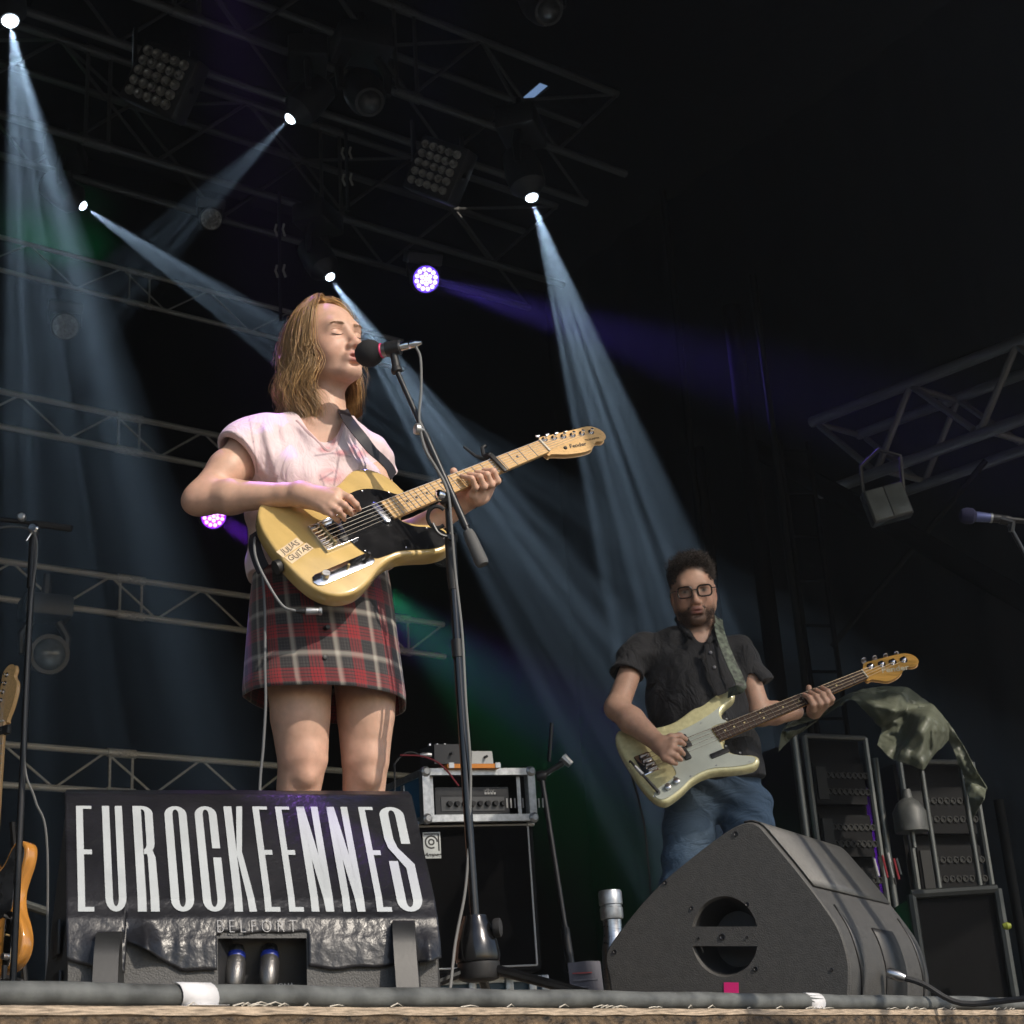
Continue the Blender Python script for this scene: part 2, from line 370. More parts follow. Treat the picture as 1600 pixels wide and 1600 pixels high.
# scaffold behind the bassist: poles, rungs, raked beams
M_POLE = mat('dark_scaffold', (.007, .0075, .008), .9, 0, spec=0.0); M_POLEB = mat('black_scaffold', (.003, .003, .0035), .95, spec=0.0)
for k, (x0, y0, x1, s, r, lab) in enumerate(((1036, 300, 1120, 9.4, .022, 'thin dark scaffold pole just left of the bassist head'),
        (1092, 700, 1104, 9.0, .03, 'black upright mast behind the bassist head'),
        (1176, 430, 1262, 8.6, .02, 'slim grey scaffold pole to the right of the bassist'),
        (1142, 480, 1240, 8.9, .055, 'broad black tower leg right of the bassist'),
        (1560, 1250, 1600, 6.5, .02, 'short dark pole at the right edge'))):
    top = V(x0, y0, s); foot = Vector((top.x, top.y, .0))
    rod('scaffold_pole', foot, top, r, M_POLE if r < .025 else M_POLEB, None)
    tag(bpy.data.objects[[o.name for o in COL.objects if o.name.startswith('scaffold_pole')][-1]], lab, 'pole', 'scaffold poles behind the bassist')
lad = thing('scaffold_ladder', 'dark ladder of short rungs right of the bassist head', 'ladder', V(1225, 1040, 8.7))
a, b = V(1218, 690, 8.9), V(1262, 690, 8.9)
for p in (a, b): rod('rail', Vector((p.x, p.y, .02)), p, .015, M_POLEB, lad, 8)
for k in range(12): rod('rung', Vector((a.x, a.y, a.z-.06-.27*k)), Vector((b.x, b.y, b.z-.06-.27*k)), .009, M_POLEB, lad, 6)
o = rod('raked_beam', V(1180, 700, 9.6), V(1640, 960, 8.0), .06, M_POLEB); tag(o, 'dark raked beam running down behind the floodlight', 'beam')
o = rod('raked_pole', V(1540, 720, 9.3), V(1300, 1010, 9.6), .018, M_POLE); tag(o, 'thin slanting pole between wing truss and floor', 'pole')

# unseen roof scrim, netting and scaffold bay, added to shade and stripe the light
M_SHADE_SCRIM = mat('added_shade_scrim', (.03, .03, .032), .8)
mb = MB(); hz0 = lambda x: 3.3 if x < 2.9 else (3.3+(x-2.9)*2 if x < 3.3 else 4.1)
xs_ = [-6, 0, 2.9, 3.3, 12]
for i in range(4): mb.add([S(xs_[i], 1.2, hz0(xs_[i])), S(xs_[i+1], 1.2, hz0(xs_[i+1])), S(xs_[i+1], 1.2, ZR), S(xs_[i], 1.2, ZR)], [(0, 1, 2, 3)])
o = mb.build('roof_shade_scrim', M_SHADE_SCRIM, None, None); md = o.modifiers.new('t', 'SOLIDIFY'); md.thickness = .04; tag(o, 'unseen dark scrim added across the roof front to shade the stage', 'header')
M_NET = bpy.data.materials.new('sun_thinning_mesh'); M_NET.use_nodes = True; nt = M_NET.node_tree; b_ = nt.nodes['Principled BSDF']; b_.inputs['Base Color'].default_value = (.05, .05, .05, 1)
vo = nt.nodes.new('ShaderNodeTexNoise'); vo.inputs['Scale'].default_value = 2.2; vo.inputs['Detail'].default_value = 2; mr_ = nt.nodes.new('ShaderNodeMapRange'); mr_.inputs[1].default_value = .38; mr_.inputs[2].default_value = .62; mr_.inputs[3].default_value = .8; mr_.inputs[4].default_value = .34
tc_ = nt.nodes.new('ShaderNodeTexCoord'); nt.links.new(tc_.outputs['Object'], vo.inputs['Vector']); nt.links.new(vo.outputs['Fac'], mr_.inputs[0]); nt.links.new(mr_.outputs[0], b_.inputs['Alpha'])
mb = MB(); mb.add([S(3.3, 1.22, 2.74), S(6.2, 1.22, 2.74), S(6.2, 1.22, 4.1), S(3.3, 1.22, 4.1), S(2.9, 1.22, 3.3)], [(0, 1, 2, 3, 4)])
tag(mb.build('sun_thinning_net', M_NET, None, None), 'unseen see-through dark netting added under the roof scrim to thin the sun', 'netting')  # added out of view; lets part of the sun through to the bassist
sc = thing('scaffold', 'unseen bay of steel scaffold tubes added in the pit to stripe the light', 'scaffold', S(3.1, 1.0, -1.6))  # added out of view; its tubes stripe the sun on the right monitor
for x in (2.78, 3.62, 3.9): rod('standard', S(x, 1.0, -1.6), S(x, 1.0, 3.4), .03, M_ALU, sc, 8)
for k in range(3): rod('ledger', S(2.75, 1.03, -1+2.1*k), S(3.95, 1.03, -1+2.1*k), .024, M_ALU, sc, 8)
rod('diagonal', S(2.78, .97, -1), S(3.6, .97, 2.4), .02, M_ALU, sc, 8)
# ------------------------------------------------------------------ lamps
M_LAMPBODY = mat('lamp_housing', (.02, .02, .021), .45, var=(30, .3))
M_LENS_OFF = mat('unlit_lens', (.33, .33, .31), .25, .2, var=(25, .3))
M_LENS_DIM = mat('dim_lens', (.09, .095, .095), .2, .3, var=(25, .3))
M_LIT = mat('lit_lens', (.8, .85, .9), .3, emit=(.75, .88, 1, 9))
M_LITV = mat('lit_led_violet', (.8, .8, .9), .3, emit=(.62, .6, 1, 3.2))
M_LITV2 = mat('lit_led_rim', (.3, .2, .9), .3, emit=(.16, .05, 1, 1.1))
M_LITM = mat('lit_led_magenta', (.8, .7, .9), .3, emit=(.85, .45, 1, 2.6))
M_LITM2 = mat('lit_led_magenta_rim', (.4, .1, .9), .3, emit=(.3, .02, 1, 1.2))
def spot(pos, aim, col, power, half, gobo=None, blend=.25, r=.03, seed=0.0):
    l = bpy.data.lights.new('beam', 'SPOT'); l.energy = power; l.color = col; l.spot_size = 2*math.radians(half); l.spot_blend = blend; l.shadow_soft_size = r
    o = bpy.data.objects.new('beam', l); COL.objects.link(o); d = Vector(aim)-Vector(pos)
    o.matrix_basis = Matrix.Translation(Vector(pos)) @ (-d).to_track_quat('Z', 'Y').to_matrix().to_4x4()
    if gobo:
        l.use_nodes = True; nt = l.node_tree; em = nt.nodes['Emission']
        tc = nt.nodes.new('ShaderNodeTexCoord'); sx = nt.nodes.new('ShaderNodeSeparateXYZ'); nt.links.new(tc.outputs['Normal'], sx.inputs[0])
        q = []
        for a in (0, 1):
            d_ = nt.nodes.new('ShaderNodeMath'); d_.operation = 'DIVIDE'; nt.links.new(sx.outputs[a], d_.inputs[0]); nt.links.new(sx.outputs[2], d_.inputs[1]); q.append(d_)
        cb = nt.nodes.new('ShaderNodeCombineXYZ'); nt.links.new(q[0].outputs[0], cb.inputs[0]); nt.links.new(q[1].outputs[0], cb.inputs[1]); cb.inputs[2].default_value = seed
        n = nt.nodes.new('ShaderNodeTexNoise'); n.inputs['Scale'].default_value = gobo/math.tan(math.radians(half)); n.inputs['Detail'].default_value = 1
        mp = nt.nodes.new('ShaderNodeMapping'); mp.inputs['Scale'].default_value = (1, 1, math.tan(math.radians(half))/gobo); nt.links.new(cb.outputs[0], mp.inputs[0])
        nt.links.new(mp.outputs[0], n.inputs['Vector'])
        r_ = nt.nodes.new('ShaderNodeMapRange'); r_.interpolation_type = 'SMOOTHSTEP'; r_.inputs[1].default_value = .48; r_.inputs[2].default_value = .55; r_.inputs[3].default_value = .04; r_.inputs[4].default_value = 2.1
        nt.links.new(n.outputs['Fac'], r_.inputs[0]); nt.links.new(r_.outputs[0], em.inputs['Strength'])
    return o
def head_frame(pos, d):
    d = Vector(d).normalized(); x = d.cross(UP); x = x.normalized() if x.length > .05 else Vector((1, 0, 0))
    return frame(pos, x, x.cross(d)*-1 if False else d.cross(x)*-1)   # z = +-d
def moving_head(pos, d, rl, label, lens, group, size=1.0, up=1, honey=False):
    pos = Vector(pos); d = Vector(d).normalized(); L = .34*size; R = .115*size
    r = thing('moving_head', label, 'stage lamp', pos + UP*up*.38*size, group)
    mb = MB(); mb.lathe([(rl*1.25, -.004), (rl*1.3, -.02), (R, -.09*size), (R*1.05, -.2*size), (R*.9, -L), (R*.55, -L-.03)], pos, d, 20); mb.build('head', M_LAMPBODY, r)
    mb = MB(); mb.lathe([(rl*.02, rl*.6), (rl*.45, rl*.52), (rl*.8, rl*.3), (rl, 0), (rl*1.02, -.012)], pos, d, 20); ln = mb.build('lens', lens, r)
    x = d.cross(UP).normalized() if d.cross(UP).length > .05 else Vector((1, 0, 0)); c = pos - d*L*.55
    for e in (-1, 1):
        mb = MB(); mb.tube([c+x*e*(R+.03), c+x*e*(R+.035)+UP*up*.14*size, c+x*e*(R*.8)+UP*up*.25*size], [.022*size, .03*size, .03*size], 8); mb.build('yoke_arm', M_LAMPBODY, r)
    mb = MB(); f = frame(c, x, UP.cross(x)); mb.box(c+UP*up*.34*size, (.34*size, .26*size, .16*size), f.R, .02); mb.build('base', M_LAMPBODY, r)
    mb = MB(); mb.lathe([(.018, 0), (.03, .04), (.02, .14)], c+UP*up*.42*size, UP*up, 8); mb.build('clamp', M_LAMPBODY, r)
    if honey:
        mb = MB(); f = frame(pos, x, x.cross(d))
        for k in range(12):
            a = 2*PI*k/12; q = pos+(f.x*math.cos(a)+f.y*math.sin(a))*rl*.72
            mb.lathe([(rl*.16, 0), (rl*.15, .009), (rl*.05, .012)], q, d, 8)
        mb.build('small_lens', M_LENS_DIM, r)
    return r
def led_wash(pos, d, R, label, m_face, m_cell, group, cells=True):
    pos = Vector(pos); d = Vector(d).normalized(); r = thing('led_wash_lamp', label, 'stage lamp', pos+UP*.3, group)
    x = d.cross(UP).normalized(); y = x.cross(d).normalized()
    mb = MB(); mb.lathe([(R*1.02, .012), (R*1.12, .004), (R*1.15, -.04), (R*1.0, -.1), (R*.6, -.18)], pos, d, 28); mb.build('housing', M_LAMPBODY, r)
    mb = MB(); mb.lathe([(R*.01, .013), (R, .0125), (R*1.01, .008)], pos, d, 28); fc = mb.build('lamp_face', m_face, r)
    for ring, n in ((0, 1), (.36, 6), (.74, 12)):
        for k in range(n):
            a = 2*PI*k/max(1, n)+ring; q = pos+d*.013+(x*math.cos(a)+y*math.sin(a))*R*ring
            mb = MB(); mb.lathe([(R*.155, 0), (R*.14, .008), (R*.05, .013)], q, d, 7); mb.build('led', m_cell, r)
    for e in (-1, 1):
        mb = MB(); mb.tube([pos-d*.05+x*e*R*1.25, pos-d*.05+x*e*R*1.25+UP*R*1.3], R*.1, 6); mb.build('yoke_arm', M_LAMPBODY, r)
    mb = MB(); mb.box(pos-d*.05+UP*R*1.75, (R*2.7, R*1.6, R*.9), frame(pos, x, d).R, .01); mb.build('base', M_LAMPBODY, r)
    return r
BLUE = (.55, .77, 1.0)
GB = 'lit moving heads'
# (lens pixel, distance, aim pixel, aim distance, half angle, power, gobo, lens radius)
HEADS = [
    ((16, 33), 8.6, (85, 480), 8.2, 8.0, .95, 4.4, .062, 'brightest moving head at the top left corner, lit pale blue', .4),
    ((130, 322), 10.4, (390, 500), 10.45, 5.6, 2.4, 3.6, .04, 'lit moving head at the left, beam falling towards the singer head', 1.7),
    ((453, 186), 9.0, (150, 480), 8.8, 7.0, .45, 3.6, .045, 'lit moving head above the singer, beam short to the lower left', 2.9),
    ((516, 433), 10.4, (830, 900), 9.9, 7, 2.1, 4.4, .04, 'lit moving head just above the singer hair, beam passing behind the microphone', 5.3),
    ((831, 309), 8.8, (965, 720), 8.7, 7.5, 2.4, 4.4, .046, 'lit moving head at top centre right, beam fanning straight down', 8.1)]
PW = 10500
for (lp, s0, ap, s1, ha, k, gb, rl, lab, sd) in HEADS:
    a, b = V(*lp, s0), (V(*ap, s1) if s1 else VU(*ap, 12.0)); d = (b-a).normalized()
    moving_head(a, d, rl*.85, lab, M_LIT, GB)
    spot(a+d*(rl*.6+.01), b, BLUE, PW*k, ha, gb, .3, .012, sd)
a, b = V(665, 436, 10.2), V(850, 492, 9.6); d = (b-a).normalized()
led_wash(a, (d+(CAM-a).normalized()*1.6), .095, 'round LED lamp glowing white and violet right of the singer head', M_LITV2, M_LITV, 'lit violet LED lamps'); spot(a+d*.03, b, (.2, .12, 1), PW*.8, 5.5, None, .9, .05)
a, b = V(333, 806, 10.2), V(470, 885, 9.9); d = (b-a).normalized()
led_wash(a, (d+(CAM-a).normalized()*1.8), .085, 'round LED lamp glowing magenta just under the singer elbow', M_LITM2, M_LITM, 'lit violet LED lamps'); spot(a+d*.03, b, (.3, .04, 1), PW*1.5, 6, None, .9, .05)
for (px, py), s, R, lab in (((330, 342), 10.6, .078, 'small unlit pale round lamp high above the singer'), ((102, 510), 10.6, .092, 'larger unlit pale round lamp at the far left'), ((694, 868), 10.8, .075, 'unlit round lamp half hidden behind the microphone stand')):
    a = V(px, py, s); led_wash(a, (CAM-a).normalized()+Vector((.1, 0, -.1)), R, lab, M_LENS_OFF if py < 800 else M_LENS_DIM, M_LENS_OFF if py < 800 else M_LENS_DIM, 'unlit round lamps')
a = V(78, 1022, 8.5); moving_head(a, (CAM-a).normalized()+Vector((.25, 0, .05)), .088, 'unlit moving head hanging under the truss at the left edge', M_LENS_DIM, None, .8, 1, honey=True)
# green washes: one outside the frame at the left, one low behind the singer
a, b = V(-130, 190, 9.4), V(-5, 285, 10.9); led_wash(a, b-a, .1, 'green LED lamp hanging beyond the left edge', M_LENS_OFF, mat('lit_green', (.2, .8, .4), .3, emit=(.05, 1, .35, 6)), None)
spot(a+(b-a).normalized()*.05, b, (.02, 1, .3), PW*.16, 9, None, 1.0, .05)
a, b = V(580, 905, 12.6), V(735, 1060, 10.9); led_wash(a, b-a, .08, 'green LED lamp hidden behind the singer guitar', M_LENS_OFF, mat('lit_green'), None)
spot(a+(b-a).normalized()*.05, b, (.03, 1, .3), PW*.09, 8, None, 1.0, .05)
# violet lamps out of the picture that rim the players from behind
for (px, py, s), tgt, pw, col in (((290, -420, 4.35), V(455, 620, 3.58), 330, (.42, .16, 1)), ((760, -420, 4.6), V(588, 665, 3.66), 260, (.2, .2, 1))):
    a = V(px, py, s); d = (tgt-a).normalized(); led_wash(a, d, .1, {330: 'violet LED lamp overhead, beyond the top edge above the singer', 260: 'blue LED lamp beyond the top edge right of the singer', 230: 'pale rim lamp in the dark roof above the bassist'}[pw], M_LITV2, M_LITV, None)
    spot(a+d*.05, tgt, col, pw*{330: 2.6, 260: .9, 230: 9}[pw], {330: 3.9, 260: 3.2, 230: 3.6}[pw], None, .9, .06)
# blinders: panels of 5 x 5 lamps
M_CELL = mat('blinder_cell', (.5, .5, .47), .3, .4, var=(25, .3))
def blinder(c, tr, br, bl, lab, s):
    C0, C1, C2 = V(*c, s), V(*tr, s-.06), V(*bl, s+.1); f = frame(C0, C1-C0, C2-C0); w, h = (C1-C0).length, (C2-C0).dot(f.y)
    r = thing('blinder_lamp', lab, 'stage lamp', C0, 'unlit blinder panels'); nrm = f.z if f.z.dot(CAM-C0) > 0 else -f.z
    mb = MB(); mb.box(f(w/2, h/2)-nrm*.08, (w*1.2, h*1.2, .14), f.R, .015); mb.build('housing', M_LAMPBODY, r)
    for i in range(5):
        for j in range(5):
            q = f(w*(i+.5)/5, h*(j+.5)/5)-nrm*.008
            mb = MB(); mb.lathe([(w*.088, 0), (w*.082, .02), (w*.055, .02), (w*.03, .008), (w*.005, .006)], q, nrm, 10); mb.build('lamp_cell', M_CELL, r)
    for e in (0, 1):
        mb = MB(); q = f(-w*.14 if e == 0 else w*1.14, h*.5); mb.tube([q-nrm*.06, q+UP*.28-nrm*.06], .014, 6); mb.build('bracket', M_LAMPBODY, r)
blinder((228, 68), (298, 97), (265, 170), (197, 146), 'square blinder panel of 25 lamps at top left', 7.6)
blinder((662, 216), (723, 237), (692, 306), (637, 286), 'square blinder panel of 25 lamps in the middle above the microphone', 7.9)
# floodlight and small lanterns
a = V(1386, 785, 8.2); fl = thing('floodlight', 'square pale floodlight hanging under the wing truss', 'floodlight', a)
f = frame(V(1350, 768, 8.2), V(1408, 752, 8.2)-V(1350, 768, 8.2), V(1372, 812, 8.2)-V(1350, 768, 8.2)); w, h = (V(1408, 752, 8.2)-f.o).length, (V(1372, 814, 8.2)-f.o).length
nf = f.z if f.z.dot(CAM-f.o) > 0 else -f.z
mb = MB(); mb.box(f(w/2, h/2)-nf*.05, (w*1.08, h*1.08, .09), f.R, .012); mb.build('housing', M_LAMPBODY, fl)
for i in range(2):
    mb = MB(); mb.box(f(w*(i+.5)/2, h/2)+nf*.001, (w*.48, h*.97, .01), f.R, .004); mb.build('glass_panel', mat('flood_glass', (.13, .145, .145), .35, var=(8, .3)), fl)
mb = MB(); mb.tube([f(-.01, h*.3)-nf*.05, f(-.01, h*.3)+UP*.2, f(w*.5, h*.2)+UP*.25, f(w*1.02, h*.3)+UP*.2, f(w*1.02, h*.3)-nf*.05], .012, 6); mb.build('bracket', M_LAMPBODY, fl)
for (px, py), lab in (((578, 160), 'short dark lantern hanging from the roof truss at top centre'), ((858, 18), 'dark round lantern cut by the top edge of the picture')):
    a = V(px, py, 8.0); moving_head(a, Vector((.2, -.5, -.7)), .07, lab, M_LENS_DIM, None)
# chains and motor cables hanging from the roof
for (px, py0, py1), lab in (((436, 300, 500), 'thin hoist chain with white hooks above the singer hair'), ((540, 200, 330), 'thin hoist chain under the central roof truss')):
    a, b = V(px, py0, 9.3), V(px+2, py1, 9.3); r = thing('hoist_chain', lab, 'chain', b); b = Vector((a.x, a.y, b.z))
    rod('chain', b, a, .012, M_BLACK, r, 6)
    for t in (.3, .62):
        q = a.lerp(b, t); mb = MB(); mb.tube([q+Vector((-.02, 0, .04)), q+Vector((-.03, 0, 0)), q+Vector((-.015, 0, -.05))], .008, 6); mb.tube([q+Vector((.03, 0, .04)), q+Vector((.02, 0, 0)), q+Vector((.035, 0, -.05))], .008, 6); mb.build('hook', mat('pale_hook', (.5, .5, .45), .5), r)
# haze
hz = bpy.data.materials.new('haze'); hz.use_nodes = True; nt = hz.node_tree
for n_ in list(nt.nodes):
    if n_.type == 'BSDF_PRINCIPLED': nt.nodes.remove(n_)
pv = nt.nodes.new('ShaderNodeVolumePrincipled'); pv.inputs['Color'].default_value = (.9, .93, .97, 1); pv.inputs['Density'].default_value = .006; pv.inputs['Anisotropy'].default_value = .72
nt.links.new(pv.outputs[0], [n_ for n_ in nt.nodes if n_.type == 'OUTPUT_MATERIAL'][0].inputs['Volume'])
mb = MB(); lo, hi = -2.6, 9.0
q = [S(-15, -10, 0), S(21, -10, 0), S(21, 15.5, 0), S(-15, 15.5, 0)]
mb.add([p+UP*lo for p in q]+[p+UP*hi for p in q], [(3, 2, 1, 0), (4, 5, 6, 7)]+[(i, (i+1) % 4, (i+1) % 4+4, i+4) for i in range(4)])
tag(mb.build('haze', hz, smooth=None), kind='stuff')
# ------------------------------------------------------------------ left monitor with the festival banner
def bil(P00, P10, P01, P11, u, v): return (P00*(1-u)+P10*u)*(1-v) + (P01*(1-u)+P11*u)*v
M_CAB = mat('speckled_cabinet_paint', (.05, .049, .047), .55, var=(160, .3), bump=(330, .8, .0016))
M_BANNER = mat('glossy_black_banner', (.014, .014, .0165), .36, var=(6, .3), bump=(70, .45, .004))
M_LETTER = mat('banner_white_print', (.43, .455, .465), .5, var=(9, .08))
def at_floor(p): return Vector((p.x, p.y, 0.0))
L = dict(F0=at_floor(V(108, 1545, 2.72)), F1=V(106, 1434, 2.74), T=V(103, 1244, 2.97), TB=V(106, 1237, 3.02), BB=at_floor(V(62, 1545, 3.16)))
R = dict(F0=at_floor(V(684, 1545, 2.92)), F1=V(682, 1434, 2.94), T=V(640, 1246, 3.17), TB=V(634, 1240, 3.22), BB=at_floor(V(690, 1545, 3.36)))
mon = thing('wedge_monitor', 'black wedge monitor wearing a glossy banner with tall white letters, in front of the singer', 'stage monitor', (L['F0']+R['BB'])/2)
def prof(D):                            # front-bottom, bend (rounded), top (rounded), back
    f0, f1, t, tb, bb = D['F0'], D['F1'], D['T'], D['TB'], D['BB']
    def rnd_(a, b, c, r):
        p0, p2 = b+(a-b).normalized()*r, b+(c-b).normalized()*r
        return [p0*(1-k)**2+b*2*k*(1-k)+p2*k*k for k in (0, .25, .5, .75, 1)]
    return [f0]+rnd_(f0, f1, t, .035)+rnd_(f1, t, tb, .02)+rnd_(t, tb, bb, .02)+[bb]
pl, pr = prof(L), prof(R); n = len(pl)
ux0, ux1 = (331-106)/577, (470-106)/577
us = [0, ux0, ux1, 1]; mb = MB()
for i in range(3):
    for j in range(n-1):
        if i == 1 and j == 0: continue
        q = [pl[j].lerp(pr[j], us[i]), pl[j].lerp(pr[j], us[i+1]), pl[j+1].lerp(pr[j+1], us[i+1]), pl[j+1].lerp(pr[j+1], us[i])]
        mb.add(q, [(0, 1, 2, 3)])
mb.add(pl, [tuple(range(n-1, -1, -1))]); mb.add(pr, [tuple(range(n))])
mb.build('cabinet', M_CAB, mon, 40)
a, b, c, d = [pl[k].lerp(pr[k], u) for k, u in ((0, ux0), (0, ux1), (1, ux1), (1, ux0))]
inn = Vector((.02, .1, .03)); mb = MB(); mb.add([a, b, c, d, a+inn, b+inn, c+inn*.6, d+inn*.6], [(0, 4, 5, 1), (1, 5, 6, 2), (2, 6, 7, 3), (3, 7, 4, 0), (4, 7, 6, 5)])
mb.build('connector_recess', M_DARK, mon, None)
fr = frame(a.lerp(b, .42)+inn*.93+UP*.028, b-a, UP)
text_mesh('LAGOONA', .0125, lambda x, y, z: fr(x, y, z+.002)).build('panel_lettering', mat('white_print', (.7, .7, .7), .5), mon, None)
# handle slots on the left side panel
sd = frame(L['F0'], L['BB']-L['F0'], UP); nrm = (L['BB']-L['F0']).cross(UP).normalized()
if nrm.dot(CAM-L['F0']) < 0: nrm = -nrm
for x0, y0, w, h in ((.12, .03, .1, .07), (.16, .13, .09, .06)):
    mb = MB(); mb.box(sd(x0+w/2, y0+h/2)+nrm*.001, (w, h, .006), sd.R, .002); mb.build('side_slot', M_DARK, mon)
# banner sheet
def face(u, v, off=0.0):                # v: 0 at the top edge, 1 at the bend, >1 down the front
    a = bil(L['T'], R['T'], L['F1'], R['F1'], u, min(v, 1)); n1 = (R['T']-L['T']).cross(L['F1']-L['T']).normalized()
    if n1.dot(CAM-a) < 0: n1 = -n1
    n2 = (R['F0']-L['F0']).cross(UP).normalized(); n2 = n2 if n2.dot(CAM-a) > 0 else -n2
    if v > 1: a = a + (bil(L['F0'], R['F0'], L['F0'], R['F0'], u, 0)-a)*((v-1)/.5)
    k = max(0, min(1, (v-.88)/.24)); q = a + (n1*(1-k)+n2*k).normalized()*off
    bow = 4*(k*(1-k)); return q - (n1+n2).normalized()*(.0065*bow)
from mathutils import noise as MN
nu, nv = 150, 64; vs = []
recess = lambda u, v: ux0-.006 < u < ux1+.004 and v > 1.075
def low(u):                              # lower hem of the banner, peeled back at the corners and between the straps
    h = 1.262+.008*math.sin(u*19)+.006*math.sin(u*47)
    if u < .1: h = 1.2+.6*u
    if .15 <= u < .3: h = min(h, 1.12+1.0*(u-.15))
    if u > .9: h = 1.25-.6*max(0, u-.965)
    return h
for j in range(nv+1):
    for i in range(nu+1):
        u = -.004+1.009*i/nu; t = j/nv; v = -.03+(low(u)+.03)*t**.9
        k = max(0, (v-.95)/.2); w = .004+.0012*MN.noise(Vector((u*7, v*3, 0)))
        w += min(1, k)*(.0022*abs(MN.noise(Vector((u*26, v*6, 3))))+.0018*abs(MN.noise(Vector((u*60, v*20, 5))))+.002)
        for cu in (.085, .2, .965):      # curled corners lift off
            w += .03*max(0, 1-abs(u-cu)/.06)**1.5*max(0, (t-.82)/.18)**1.3
        vs.append(face(u, v, w) if v > 0 else face(u, 0, w)+(L['TB']-L['T'])*min(1, -v/.03))
W = nu+1; fs = []
for j in range(nv):
    for i in range(nu):
        u = -.004+1.009*(i+.5)/nu; v = -.03+(low(u)+.03)*((j+.5)/nv)**.9
        if not recess(u, v): fs.append((j*W+i, (j+1)*W+i, (j+1)*W+i+1, j*W+i+1))
mb = MB(); mb.add(vs, fs); ban = mb.build('banner', M_BANNER, mon, 180); md = ban.modifiers.new('thickness', 'SOLIDIFY'); md.thickness = .0008; md.offset = 1
# tall condensed lettering
def lt(u0, u1, polys, name='letter'):
    mb = MB(); SH = .0
    fine = []
    for p in polys:
        k = max(1, int(max(abs(p[3][1]-p[0][1]), abs(p[2][1]-p[1][1]))*20))
        L_ = lambda a, b, t: (a[0]+(b[0]-a[0])*t, a[1]+(b[1]-a[1])*t)
        fine += [[L_(p[0], p[3], q/k), L_(p[1], p[2], q/k), L_(p[1], p[2], (q+1)/k), L_(p[0], p[3], (q+1)/k)] for q in range(k)]
    for p in fine:
        pts = []
        for x, y in p:
            u = u0+(u1-u0)*x; v = .115+.845*y; pts.append(face(u, v, .007)-Vector((0, 0, 0)))
        mb.add(pts, [tuple(range(len(pts)))])
    return mb
def rect(x0, y0, x1, y1, n=18):
    n = max(1, int(n*(y1-y0)+.5))
    return [[(x0, y0+(y1-y0)*k/n), (x1, y0+(y1-y0)*k/n), (x1, y0+(y1-y0)*(k+1)/n), (x0, y0+(y1-y0)*(k+1)/n)] for k in range(n)]
def strip(Lp, Rp): return [[Lp[k], Rp[k], Rp[k+1], Lp[k+1]] for k in range(len(Lp)-1)]
def arcband(cx, cy, rx0, ry0, rx1, ry1, a0, a1, n=10):
    A = [math.radians(a0+(a1-a0)*k/n) for k in range(n+1)]
    return strip([(cx+rx0*math.cos(a), cy+ry0*math.sin(a)) for a in A], [(cx+rx1*math.cos(a), cy+ry1*math.sin(a)) for a in A])
st = .36
def tall_E(): return rect(0, 0, .44, 1)+rect(.44, 0, 1, .032, 1)+rect(.44, .445, .95, .492, 1)+rect(.44, .965, 1, 1, 1)
def tall_U(): return rect(0, 0, st, .9)+rect(1-st, 0, 1, .9)+arcband(.5, .9, .14, .06, .5, .1, 0, 180)
def tall_O(): return rect(0, .09, st, .91)+rect(1-st, .09, 1, .91)+arcband(.5, .91, .14, .055, .5, .09, 0, 180)+arcband(.5, .09, .14, .055, .5, .09, 180, 360)
def tall_C(): return rect(0, .09, st, .91)+rect(1-st, .09, 1, .43)+rect(1-st, .52, 1, .91)+arcband(.5, .91, .14, .055, .5, .09, 0, 180)+arcband(.5, .09, .14, .055, .5, .09, 180, 360)
def tall_R(): return rect(0, 0, .42, 1)+arcband(.45, .08, .15, .045, .55, .08, 270, 360)+rect(.6, .08, 1, .38)+arcband(.45, .38, .15, .06, .55, .11, 0, 90)+rect(.42, 0, .46, .034, 1)+strip([(.56, .46), (.62, .52), (.62, 1)], [(.85, .44), (1, .52), (1.04, 1)])
def tall_K(): return rect(0, 0, .42, 1)+strip([(.68, 0), (.42, .46), (.42, .5)], [(1, 0), (.7, .46), (.62, .56)])+strip([(.42, .5), (.75, 1)], [(.68, .44), (1.12, 1)])
def tall_N(): return rect(0, 0, .34, 1)+rect(.68, 0, 1, 1)+strip([(.0, 0), (.64, 1)], [(.36, 0), (1, 1)])
def tall_S(): return arcband(.5, .09, .14, .055, .5, .09, 180, 360)+rect(1-st, .09, 1, .38)+strip([(0, .09), (0, .33), (.08, .42), (.64, .62), (.64, .91)], [(st, .09), (st, .33), (.46, .42), (1, .58), (1, .91)])+rect(0, .55, st, .91)+arcband(.5, .91, .14, .055, .5, .09, 0, 180)
lets = [('E', .026, .068), ('U', .097, .152), ('R', .181, .236), ('O', .269, .331), ('C', .354, .416), ('K', .438, .492), ('E', .521, .563), ('E', .587, .628), ('N', .649, .712), ('N', .738, .800), ('E', .833, .876), ('S', .893, .967)]
for ch, u0, u1 in lets:
    p = globals()['tall_'+ch](); o = lt(u0, u1, p).build('letter', M_LETTER, ban, None)
fb = lambda x, y, z: face(.495+x, 1.05-y, .0105+z)
text_mesh('B E L F O R T', .062, lambda x, y, z: fb(x*.62, y*1.5, z), bold=-.0016).build('small_lettering', mat('faded_print', (.3, .3, .31), .4), ban, None)
